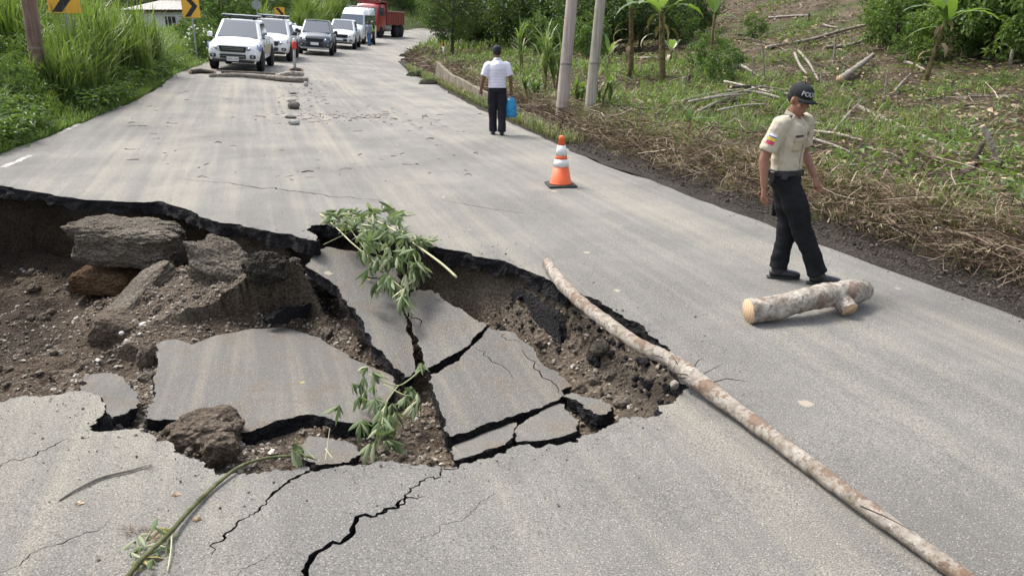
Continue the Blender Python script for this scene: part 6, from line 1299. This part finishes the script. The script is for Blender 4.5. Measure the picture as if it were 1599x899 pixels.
M['hair'] = plain('hair', (.010, .009, .009), .6, .3, .3, 30); M['khaki'] = plain('khaki_shirt', (.43, .385, .295), .9, .15, .07, 9, bump=.15); M['navy'] = plain('dark_trousers', (.013, .0135, .015), .9, .12, .25, 7, bump=.2); M['boot'] = plain('black_leather', (.018, .019, .022), .42, .45, .2, 9)
def head_mesh(mb, c, fw, up, s=1.):
    """skull, jaw, nose, ears around c; fw looking direction"""
    f = Vector(fw).normalized(); u = Vector(up); u = (u - f * u.dot(f)).normalized(); l = u.cross(f); c = Vector(c)
    m3 = Matrix((f, l, u)).transposed(); e = m3.to_euler()
    def E(p, r, n=14, m=10): mb.ell(c + m3 @ Vector(p) * s, [k * s for k in r], n, m, e)
    E((-.012, 0, .03), (.098, .077, .088), 18, 12); E((.022, 0, -.045), (.068, .058, .072)); E((.048, 0, -.092), (.030, .034, .026))
    E((.085, 0, -.020), (.014, .012, .028), 8, 6); E((.098, 0, -.036), (.014, .016, .011), 8, 6); E((.078, 0, .012), (.020, .055, .014), 10, 6)
    E((.078, 0, -.066), (.016, .026, .008), 8, 6); E((.076, 0, -.078), (.016, .023, .008), 8, 6)
    for q in (1, -1): E((-.005, q * .078, -.012), (.018, .012, .032), 8, 6); E((.062, q * .042, -.030), (.022, .022, .018), 8, 6)
    return c, m3
def face_bits(par, c, m3, s=1.):
    for q in (1, -1):
        mb = MB(); mb.ell(c + m3 @ Vector((.078, q * .031, .0)) * s, (.0095 * s,) * 3, 8, 6); e = mb.build('eye', M['eyewhite'], par, True); mb = MB(); mb.ell(c + m3 @ Vector((.0845, q * .031, -.001)) * s, (.0055 * s,) * 3, 6, 5); mb.build('iris', M['hair'], e, True)
        MB().tube([c + m3 @ Vector((.098, q * .015, .018)) * s, c + m3 @ Vector((.096, q * .034, .023)) * s, c + m3 @ Vector((.082, q * .053, .016)) * s], [.004 * s] * 3, 5).build('eyebrow', M['hair'], par, True)
    MB().tube([c + m3 @ Vector((.080, -.024, -.073)) * s, c + m3 @ Vector((.0955, 0, -.072)) * s, c + m3 @ Vector((.080, .024, -.073)) * s], [.003 * s, .0045 * s, .003 * s], 5).build('mouth', plain('lips', (.22, .085, .07)) if 'lips' not in bpy.data.materials else bpy.data.materials['lips'], par, True)
M['eyewhite'] = plain('eye_white', (.26, .23, .21), .4)
# ---------------------------------------------------------------- the policeman, in mid step
PS = .975
pol = empty('person', hit(1207, 437), R(-46), 'person in khaki police shirt, dark trousers and black cap walking past the forked log', 'person')
sh, el, wr = (.0, -.195, 1.405), (-.075, -.265, 1.13), (-.035, -.285, .885); sh2, el2, wr2 = (.03, .195, 1.405), (.02, .265, 1.14), (.16, .235, .935)
hc, hm = Vector((.055, -.008, 1.605)), None
mb = MB()
limb(mb, [(0, 0, .88), (0, 0, 1.0), (0, 0, 1.15), (.01, 0, 1.30), (.01, 0, 1.40), (.015, 0, 1.44)], [.135, .13, .125, .15, .14, .08], 14, .72)
limb(mb, [(.015, 0, 1.40), (.025, 0, 1.48), (.035, -.003, 1.55)], [.065, .056, .056]); hc, hm = head_mesh(mb, hc, (.88, -.26, -.27), (.27, 0, .95))
limb(mb, [sh, Vector(sh).lerp(Vector(el), .5), el, Vector(el).lerp(Vector(wr), .3), wr], [.055, .050, .041, .042, .027]); hand(mb, wr, (.12, -.02, -1), (.2, 1, 0), .45, 1.05)
limb(mb, [sh2, Vector(sh2).lerp(Vector(el2), .5), el2, Vector(el2).lerp(Vector(wr2), .3), wr2], [.055, .050, .041, .042, .027]); hand(mb, wr2, (.45, -.1, -.85), (.2, -1, 0), .5, 1.05)
lg = lambda p: (p[0] * math.cos(R(38)) - p[1] * math.sin(R(38)), p[0] * math.sin(R(38)) + p[1] * math.cos(R(38)), p[2])   # the legs step across the road, the chest turns to it
RL = [lg(p) for p in [(.01, -.085, .92), (.10, -.09, .71), (.18, -.085, .50), (.275, -.075, .30), (.365, -.065, .11)]]; LL = [lg(p) for p in [(0, .085, .92), (.05, .085, .70), (.085, .075, .50), (.065, .07, .28), (.04, .065, .12)]]
for L in (RL, LL): limb(mb, L, [.085, .075, .055, .05, .04])
remeshed(mb, .0065, 'body', M['skin'], pol, 3); face_bits(pol, hc, hm)
# shirt, tucked into the belt
mb = MB(); limb(mb, [(-.005, 0, .955), (0, 0, 1.02), (0, 0, 1.14), (.012, 0, 1.28), (.012, 0, 1.37), (.012, 0, 1.435), (.018, 0, 1.47)], [.150, .162, .165, .178, .178, .125, .078], 18, .74)
for s_, e_ in ((sh, el), (sh2, el2)):
    a, b = Vector(s_), Vector(e_); limb(mb, [a + Vector((0, .07 if s_[1] < 0 else -.07, .0)), a + Vector((0, 0, -.005)), a.lerp(b, .45), a.lerp(b, .78)], [.082, .080, .076, .078], 12)
shirt = remeshed(mb, .0085, 'shirt', M['khaki'], pol, 4, folds(.011, (9, 9, 15), 3))
# collar, placket, pocket, epaulettes, patch
fr = Vector((1, 0, 0)); mb = MB()
for s in (1, -1):
    mb.add([(.075, s * .008, 1.435), (.085, s * .055, 1.405), (.055, s * .085, 1.445), (-.03, s * .078, 1.495), (-.06, 0, 1.50), (-.045, 0, 1.53), (-.02, s * .066, 1.525), (.05, s * .05, 1.485)], [(0, 1, 2, 7), (2, 3, 6, 7), (3, 4, 5, 6)])
cl = mb.build('collar', M['khaki'], shirt); q = cl.modifiers.new('s', 'SOLIDIFY'); q.thickness = .008; q.offset = 0
M['khaki2'] = plain('khaki_trim', (.40, .345, .24), .9, .15, .06, 9)
def chest_patch(y0, y1, z0, z1, nm, m, ex=.004):
    """small cloth panel laid on the chest; found by casting from the front"""
    V = []; nn = 5
    for i in range(nn + 1):
        for j in range(nn + 1):
            y = y0 + (y1 - y0) * i / nn; z = z0 + (z1 - z0) * j / nn; ok, loc, no, _ = shirt.ray_cast(Vector((.6, y, z)), Vector((-1, 0, 0)))
            p = loc + no * ex if ok else Vector((.12, y, z)); V.append(p)
    F = [(i * (nn + 1) + j, (i + 1) * (nn + 1) + j, (i + 1) * (nn + 1) + j + 1, i * (nn + 1) + j + 1) for i in range(nn) for j in range(nn)]
    o = MB().add(V, F).build(nm, m, shirt, True); q = o.modifiers.new('s', 'SOLIDIFY'); q.thickness = .004; q.offset = 0; return o
bpy.context.view_layer.update()
chest_patch(-.010, .012, .99, 1.415, 'placket', M['khaki2']); chest_patch(-.115, -.035, 1.19, 1.29, 'pocket', M['khaki2']); chest_patch(-.120, -.030, 1.275, 1.305, 'pocket_flap', M['khaki2'], .008); chest_patch(.04, .12, 1.20, 1.30, 'pocket', M['khaki2']); chest_patch(-.118, -.035, 1.312, 1.326, 'name_tag', M['black_sign'], .005); chest_patch(.05, .095, 1.315, 1.345, 'badge', plain('badge_olive', (.16, .15, .10)), .006)
for s in (1, -1):
    mb = MB(); mb.box((.012, s * .135, 1.462), (.075, .105, .014), (s * -.42, 0, 0)); ep = mb.build('epaulette', M['black_sign'], shirt, bevel=.003); mb = MB(); mb.box((.012, s * .125, 1.475), (.035, .035, .006), (s * -.42, 0, 0)); mb.build('insignia', M['plate'], ep)
def sleeve_patch():
    a, b = Vector(sh), Vector(el); c = a.lerp(b, .42); ax = (b - a).normalized(); out = Vector((.25, -1, 0)); out = (out - ax * out.dot(ax)).normalized(); tn = ax.cross(out); cols = [('patch_white', (.60, .60, .62), -.040, -.024), ('patch_blue', (.06, .10, .35), -.024, -.014), ('patch_yellow', (.62, .47, .05), -.014, .012), ('patch_rednavy', (.05, .06, .22), .012, .018), ('patch_red', (.50, .03, .06), .018, .040)]
    root = None
    for nm, c3, t0, t1 in cols:
        V = []; n = 8
        for i in range(n + 1):
            an = (i / n - .5) * .85
            for tt in (t0, t1):
                d = (out * math.cos(an) + tn * math.sin(an)); o_ = c + ax * (tt * 1.1) + d * .25; ok, loc, no, _ = shirt.ray_cast(o_, -d)
                V.append((loc if ok else c + d * .08) + d * .004)
        F = [(i * 2, i * 2 + 1, i * 2 + 3, i * 2 + 2) for i in range(n)]; o = MB().add(V, F).build('flag_patch' if root is None else 'flag_band', plain(nm, c3, .8), shirt if root is None else root, True); root = root or o
        if o is not root: pass
sleeve_patch()
# trousers, belt, boots
mb = MB(); limb(mb, [(0, 0, .865), (0, 0, .93), (0, 0, 1.0), (0, 0, 1.015)], [.150, .160, .150, .146], 16, .80)
limb(mb, [lg((0, -.072, .93))] + RL[1:4] + [lg((.36, -.065, .10))], [.105, .104, .088, .084, .088], 14); limb(mb, [lg((0, .072, .93))] + LL[1:4] + [lg((.045, .065, .10))], [.105, .102, .086, .082, .086], 14)
tr = remeshed(mb, .0095, 'trousers', M['navy'], pol, 3, folds(.016, (7, 7, 12), 8))
for s, x, z in ((-1, .13, .62), (1, .03, .60)):
    mb = MB(); mb.box(lg((x - .015, s * .175, z + .03)), (.12, .03, .15), (0, -.34 if s < 0 else 0, R(38))); mb.build('cargo_pocket', M['navy'], tr, bevel=.012)
mb = MB(); mb.tube([(0, 0, .975), (0, 0, 1.025)], .163, 22, oval=.80); bl = mb.build('belt', M['boot'], pol, bevel=.006)
for (a, r_, d) in ((0, (.02, .05, .04), .135), (R(-100), (.045, .05, .085), .168), (R(-62), (.04, .055, .06), .155), (R(100), (.05, .05, .14), .165), (R(55), (.04, .06, .06), .155), (R(-135), (.03, .05, .07), .16)):
    p = Vector((math.cos(a) * d * .86, math.sin(a) * d, .985 - (r_[2] - .05) * .4)); mb = MB(); mb.box(p, (r_[0], r_[1], r_[2]), (0, 0, a)); mb.build('pouch', M['chrome'] if a == 0 else M['boot'], bl, bevel=.008)
for i in range(3):
    p = Vector((.135, -.075 + .012 * i, .93)); MB().tube([p, p + Vector((.012, .0, -.06)), p + Vector((.004, -.006, -.13 - .02 * i))], [.004, .006, .005], 5).build('keys', M['chrome'], bl, True)
def boot(ank, toe, up, par, m='boot', s=1., nm='boot'):
    a, t_ = Vector(ank), Vector(toe); d = (t_ - a); d.z = 0; d.normalize(); mb = MB(); limb(mb, [a + Vector((0, 0, .06)), a + Vector((0, 0, .0)), a + d * .02 - Vector((0, 0, .045))], [.056 * s, .055 * s, .058 * s], 12)
    g = Vector((0, 0, -a.z + up)); mb.tube([a - d * .065 * s + g + Vector((0, 0, .045)), a + g + Vector((0, 0, .055)), a + d * .09 * s + g + Vector((0, 0, .048)), a + d * .165 * s + g + Vector((0, 0, .038)), a + d * .205 * s + g + Vector((0, 0, .034))], [.036 * s, .046 * s, .047 * s, .044 * s, .026 * s], 12, oval=.85)
    o = remeshed(mb, .009, nm, M[m], par, 3); so = MB(); so.tube([a - d * .085 * s + g + Vector((0, 0, .012)), a + g + Vector((0, 0, .012)), a + d * .10 * s + g + Vector((0, 0, .012)), a + d * .2 * s + g + Vector((0, 0, .014))], [.034 * s, .042 * s, .047 * s, .034 * s], 12, oval=.3); so.build('sole', M['rubber'], o, True); return o
boot(lg((.365, -.065, .11)), lg((.7, -.10, .05)), .0, pol); boot(lg((.04, .065, .115)), lg((.3, .05, .05)), .0, pol)
pol.scale = (PS,) * 3
# hair and cap
def cap_pts(c, m3, s=1.): return lambda p: c + m3 @ Vector(p) * s
K = cap_pts(hc, hm); mb = MB(); e_ = hm.to_euler()
mb.ell(K((-.036, 0, .022)), (.086, .081, .080), 16, 10, e_); hair = mb.build('hair', M['hair'], pol, True)
M['capm'] = plain('cap_black', (.016, .017, .018), .85, .2, .2, 12, bump=.2)
mb = MB(); vs = []; n = 24; prof = [(.98, .038), (1.0, .064), (.92, .098), (.70, .124), (.36, .137), (.02, .140)]
for (k, z) in prof:
    for i in range(n): a = 6.2832 * i / n; vs.append(K((-.008 + .110 * k * math.cos(a), .090 * k * math.sin(a), z)))
mb.add(vs, [(r_ * n + i, r_ * n + (i + 1) % n, (r_ + 1) * n + (i + 1) % n, (r_ + 1) * n + i) for r_ in range(5) for i in range(n)] + [tuple(5 * n + i for i in range(n))]); cap = mb.build('cap', M['capm'], pol, True)
vs = []; n = 14
for i in range(n + 1):
    a = (i / n - .5) * 2.35; c_, s_ = math.cos(a), math.sin(a)
    for (ex, dz) in ((0, .044), (.040, .040), (.070, .030 - .008 * s_ * s_)): k = ex * max(0., math.cos(a * 1.12)) ** .6; vs.append(K((-.008 + .110 * c_ + k, .090 * s_ + .12 * k * s_, dz - .02 * s_ * s_)))
mb = MB().add(vs, [(i * 3 + j, i * 3 + j + 1, i * 3 + 4 + j, i * 3 + 3 + j) for i in range(n) for j in range(2)]); br = mb.build('brim', M['capm'], cap, True); q = br.modifiers.new('s', 'SOLIDIFY'); q.thickness = .005
MB().ell(K((-.008, 0, .147)), (.008,) * 3, 8, 5).build('button', M['capm'], cap, True)
tm = text_mesh('POLICIA', .052, M['plate'], .0012)
for v in tm.vertices:                                            # bend the word round the front panel of the cap
    a = v.co.x / .100; z = .078 + v.co.y; k = np.interp(z, [.028, .060, .098, .128], [1.0, 1.02, .93, .70]) + .015 + v.co.z
    v.co = K((-.008 + .110 * k * math.cos(a), .090 * k * math.sin(a), z))
link('cap_lettering', tm, cap)

# ---------------------------------------------------------------- the man walking away with a blue bag
wk = empty('person', hit(777, 211), R(96), 'person in striped white polo and dark trousers walking away along the verge', 'person')
M['polo'] = NT('striped_polo', .9, .15); t = M['polo']; v = t.co(); q = t.n('TexWave', wave_type='BANDS', bands_direction='Z', Scale=11., Distortion=.4); t.t.links.new(v, q.inputs['Vector']); z = t.n('SeparateXYZ', Vector=v).outputs[2]
sel = t.math('MULTIPLY', t.ramp(q.outputs['Fac'], [(.80, 0.), (.90, 1.)]), t.math('LESS_THAN', z, 1.31)); t.color(t.mix(sel, (.70, .69, .75), (.34, .32, .48))); M['polo'] = t.m
sh, el, wr = (0, -.185, 1.365), (-.03, -.265, 1.12), (.02, -.28, .88); sh2, el2, wr2 = (0, .185, 1.365), (-.01, .275, 1.12), (.05, .325, .90)
mb = MB(); limb(mb, [(0, 0, .88), (0, 0, 1.0), (0, 0, 1.2), (0, 0, 1.38), (0, 0, 1.44)], [.14, .14, .15, .14, .07], 14, .8); limb(mb, [(0, 0, 1.40), (.02, 0, 1.50), (.035, 0, 1.56)], [.066, .06, .06]); hc2, hm2 = head_mesh(mb, (.055, 0, 1.605), (1, 0, -.12), (.1, 0, 1))
for (a, b, c_, pd) in ((sh, el, wr, (.1, 1, 0)), (sh2, el2, wr2, (.1, -1, 0))): limb(mb, [a, Vector(a).lerp(Vector(b), .5), b, Vector(b).lerp(Vector(c_), .3), c_], [.056, .05, .042, .042, .028]); hand(mb, c_, (.15, 0, -1), pd, .6, 1.05)
for L in ([(0, -.085, .92), (.03, -.09, .5), (-.05, -.085, .1)], [(0, .085, .92), (.10, .09, .5), (.10, .08, .1)]): limb(mb, L, [.085, .055, .04])
remeshed(mb, .010, 'body', M['skin_dark'], wk, 3); face_bits(wk, hc2, hm2)
mb = MB(); limb(mb, [(-.005, 0, .93), (0, 0, 1.0), (0, 0, 1.15), (0, 0, 1.3), (0, 0, 1.39), (0, 0, 1.44), (.005, 0, 1.48)], [.178, .178, .174, .186, .172, .118, .072], 18, .82)
for s_, e_2 in ((sh, el), (sh2, el2)): a, b = Vector(s_), Vector(e_2); limb(mb, [a + Vector((0, .07 if s_[1] < 0 else -.07, 0)), a, a.lerp(b, .5), a.lerp(b, .82)], [.072, .078, .078, .080], 12)
s2 = remeshed(mb, .011, 'polo_shirt', M['polo'], wk, 4, folds(.008, (8, 8, 12), 13)); mb = MB(); mb.tube([(0, 0, 1.455), (.01, 0, 1.50)], [.078, .066], 14); mb.build('collar', M['plate'], s2, True)
mb = MB(); limb(mb, [(0, 0, .86), (0, 0, .93), (0, 0, .99)], [.155, .165, .155], 16, .85); limb(mb, [(0, -.08, .93), (.04, -.09, .70), (.03, -.092, .50), (-.02, -.088, .28), (-.055, -.085, .07)], [.106, .105, .090, .082, .086]); limb(mb, [(0, .08, .93), (.07, .09, .70), (.10, .092, .50), (.11, .085, .28), (.10, .08, .06)], [.106, .105, .090, .082, .086])
remeshed(mb, .012, 'trousers', plain('black_trousers', (.016, .016, .022), .85, .2, .2, 7), wk, 3, folds(.010, (6, 6, 9), 18)); boot((-.05, -.085, .10), (.2, -.10, .05), .0, wk, s=.95, nm='shoe'); boot((.10, .08, .10), (.3, .09, .05), .0, wk, s=.95, nm='shoe')
MB().ell(hc2 + hm2 @ Vector((-.024, 0, .026)), (.100, .086, .095), 16, 10, hm2.to_euler()).build('hair', M['hair'], wk, True)
K = cap_pts(hc2, hm2); mb = MB(); vs = []; n = 20
for (k, z) in prof:
    for i in range(n): a = 6.2832 * i / n; vs.append(K((-.008 + .112 * k * math.cos(a), .093 * k * math.sin(a), z)))
mb.add(vs, [(r_ * n + i, r_ * n + (i + 1) % n, (r_ + 1) * n + (i + 1) % n, (r_ + 1) * n + i) for r_ in range(5) for i in range(n)] + [tuple(5 * n + i for i in range(n))]); c2 = mb.build('cap', plain('cap_navy', (.014, .015, .028), .85), wk, True)
mb = MB(); mb.box(K((.14, 0, .03)), (.09, .14, .008), hm2.to_euler()); mb.build('brim', bpy.data.materials['cap_navy'], c2, bevel=.003)
# the bag
M['bluebag'] = NT('blue_plastic_bag', .35, .5); t = M['bluebag']; v = t.co(); t.color(t.ramp(t.noise(v, 9, 4), [(.3, (.010, .16, .42)), (.7, (.03, .33, .62))])); t.bump(t.noise(v, 16, 5, .7), 1., .05); M['bluebag'] = t.m
hw = wk.matrix_world @ Vector((0, 0, 0)); bpy.context.view_layer.update(); hnd = wk.matrix_world @ Vector((wr[0] + .03, wr[1], wr[2] - .10))
bg_ = empty('plastic_bag', hnd, R(96), 'blue plastic bag carried by the walking man', 'bag'); mb = MB(); mb.tube([(0, 0, -.05), (0, 0, -.11), (.0, 0, -.22), (.01, 0, -.38), (.0, 0, -.44)], [.05, .09, .112, .118, .09], 14, True, .08, random.Random(3), oval=.62); b1 = mb.build('bag_body', M['bluebag'], bg_, True)
for s in (1, -1): MB().tube([(0, s * .035, -.09), (0, s * .022, -.03), (0, s * .004, .012)], [.016, .010, .008], 7).build('handle', M['bluebag'], bg_, True)

# ---------------------------------------------------------------- two people by the minibus
def small_person(px, py, rz, label, shirt, trous, vest=None, cap_=None, seed=1):
    e = empty('person', hit(px, py), rz, label, 'person'); mb = MB(); limb(mb, [(0, 0, .88), (0, 0, 1.15), (0, 0, 1.38), (0, 0, 1.45)], [.13, .14, .14, .07], 12, .8); limb(mb, [(0, 0, 1.42), (.02, 0, 1.52)], [.06, .06]); c, m3 = head_mesh(mb, (.03, 0, 1.60), (1, 0, -.1), (.1, 0, 1))
    A = [((0, s * .2, 1.40), (-.02, s * .26, 1.14), (.06, s * .25, .92)) for s in (1, -1)]
    for s, (a, b, w_) in zip((1, -1), A): limb(mb, [a, b, w_], [.055, .042, .028]); hand(mb, w_, (.15, 0, -1), (0, -s, 0), .5, 1.05)
    for s, d in ((1, .06), (-1, -.06)): limb(mb, [(0, s * .085, .92), (d * .7, s * .09, .5), (d, s * .09, .08)], [.085, .055, .045])
    remeshed(mb, .014, 'body', M['skin_dark'], e, 2); mb = MB(); limb(mb, [(0, 0, .92), (0, 0, 1.15), (0, 0, 1.36), (0, 0, 1.44), (0, 0, 1.48)], [.17, .17, .18, .12, .075], 14, .8)
    for a, b, w_ in A: a, b = Vector(a), Vector(b); limb(mb, [a - Vector((0, a.y * .3, 0)), a, a.lerp(b, .8)], [.08, .08, .075])
    s_ = remeshed(mb, .016, 'shirt', shirt, e, 3)
    mb = MB(); limb(mb, [(0, 0, .86), (0, 0, .97)], [.15, .15], 14, .85)
    for s, d in ((1, .06), (-1, -.06)): limb(mb, [(0, s * .08, .92), (d * .7, s * .09, .5), (d, s * .09, .08)], [.10, .085, .08])
    remeshed(mb, .016, 'trousers', trous, e, 3)
    for s, d in ((1, .06), (-1, -.06)): boot((d, s * .09, .1), (d + .2, s * .09, .05), .0, e, nm='shoe')
    MB().ell(c + m3 @ Vector((-.02, 0, .03)), (.10, .085, .095), 12, 8, m3.to_euler()).build('hair', M['hair'], e, True)
    if vest:
        mb = MB(); limb(mb, [(0, 0, .98), (0, 0, 1.15), (0, 0, 1.36), (0, 0, 1.43)], [.19, .19, .20, .13], 14, .8); v_ = remeshed(mb, .016, 'safety_vest', vest, e, 2); MB().tube([(0, 0, 1.10), (0, 0, 1.14)], .198, 16, oval=.8).build('reflective_band', M['reflect'], v_, True)
    if cap_: MB().ell(c + m3 @ Vector((-.005, 0, .06)), (.115, .098, .075), 12, 8, m3.to_euler()).build('cap', cap_, e, True)
    return e
small_person(577, 72, R(250), 'person in grey shirt and blue jeans beside the minibus', plain('grey_shirt', (.17, .20, .25), .9), plain('jeans', (.05, .10, .22), .9))
small_person(584, 70.5, R(200), 'person in yellow green safety vest standing by the minibus', M['navy'], M['navy'], plain('hivis', (.45, .62, .08), .7), plain('cap_tan', (.30, .17, .10)))
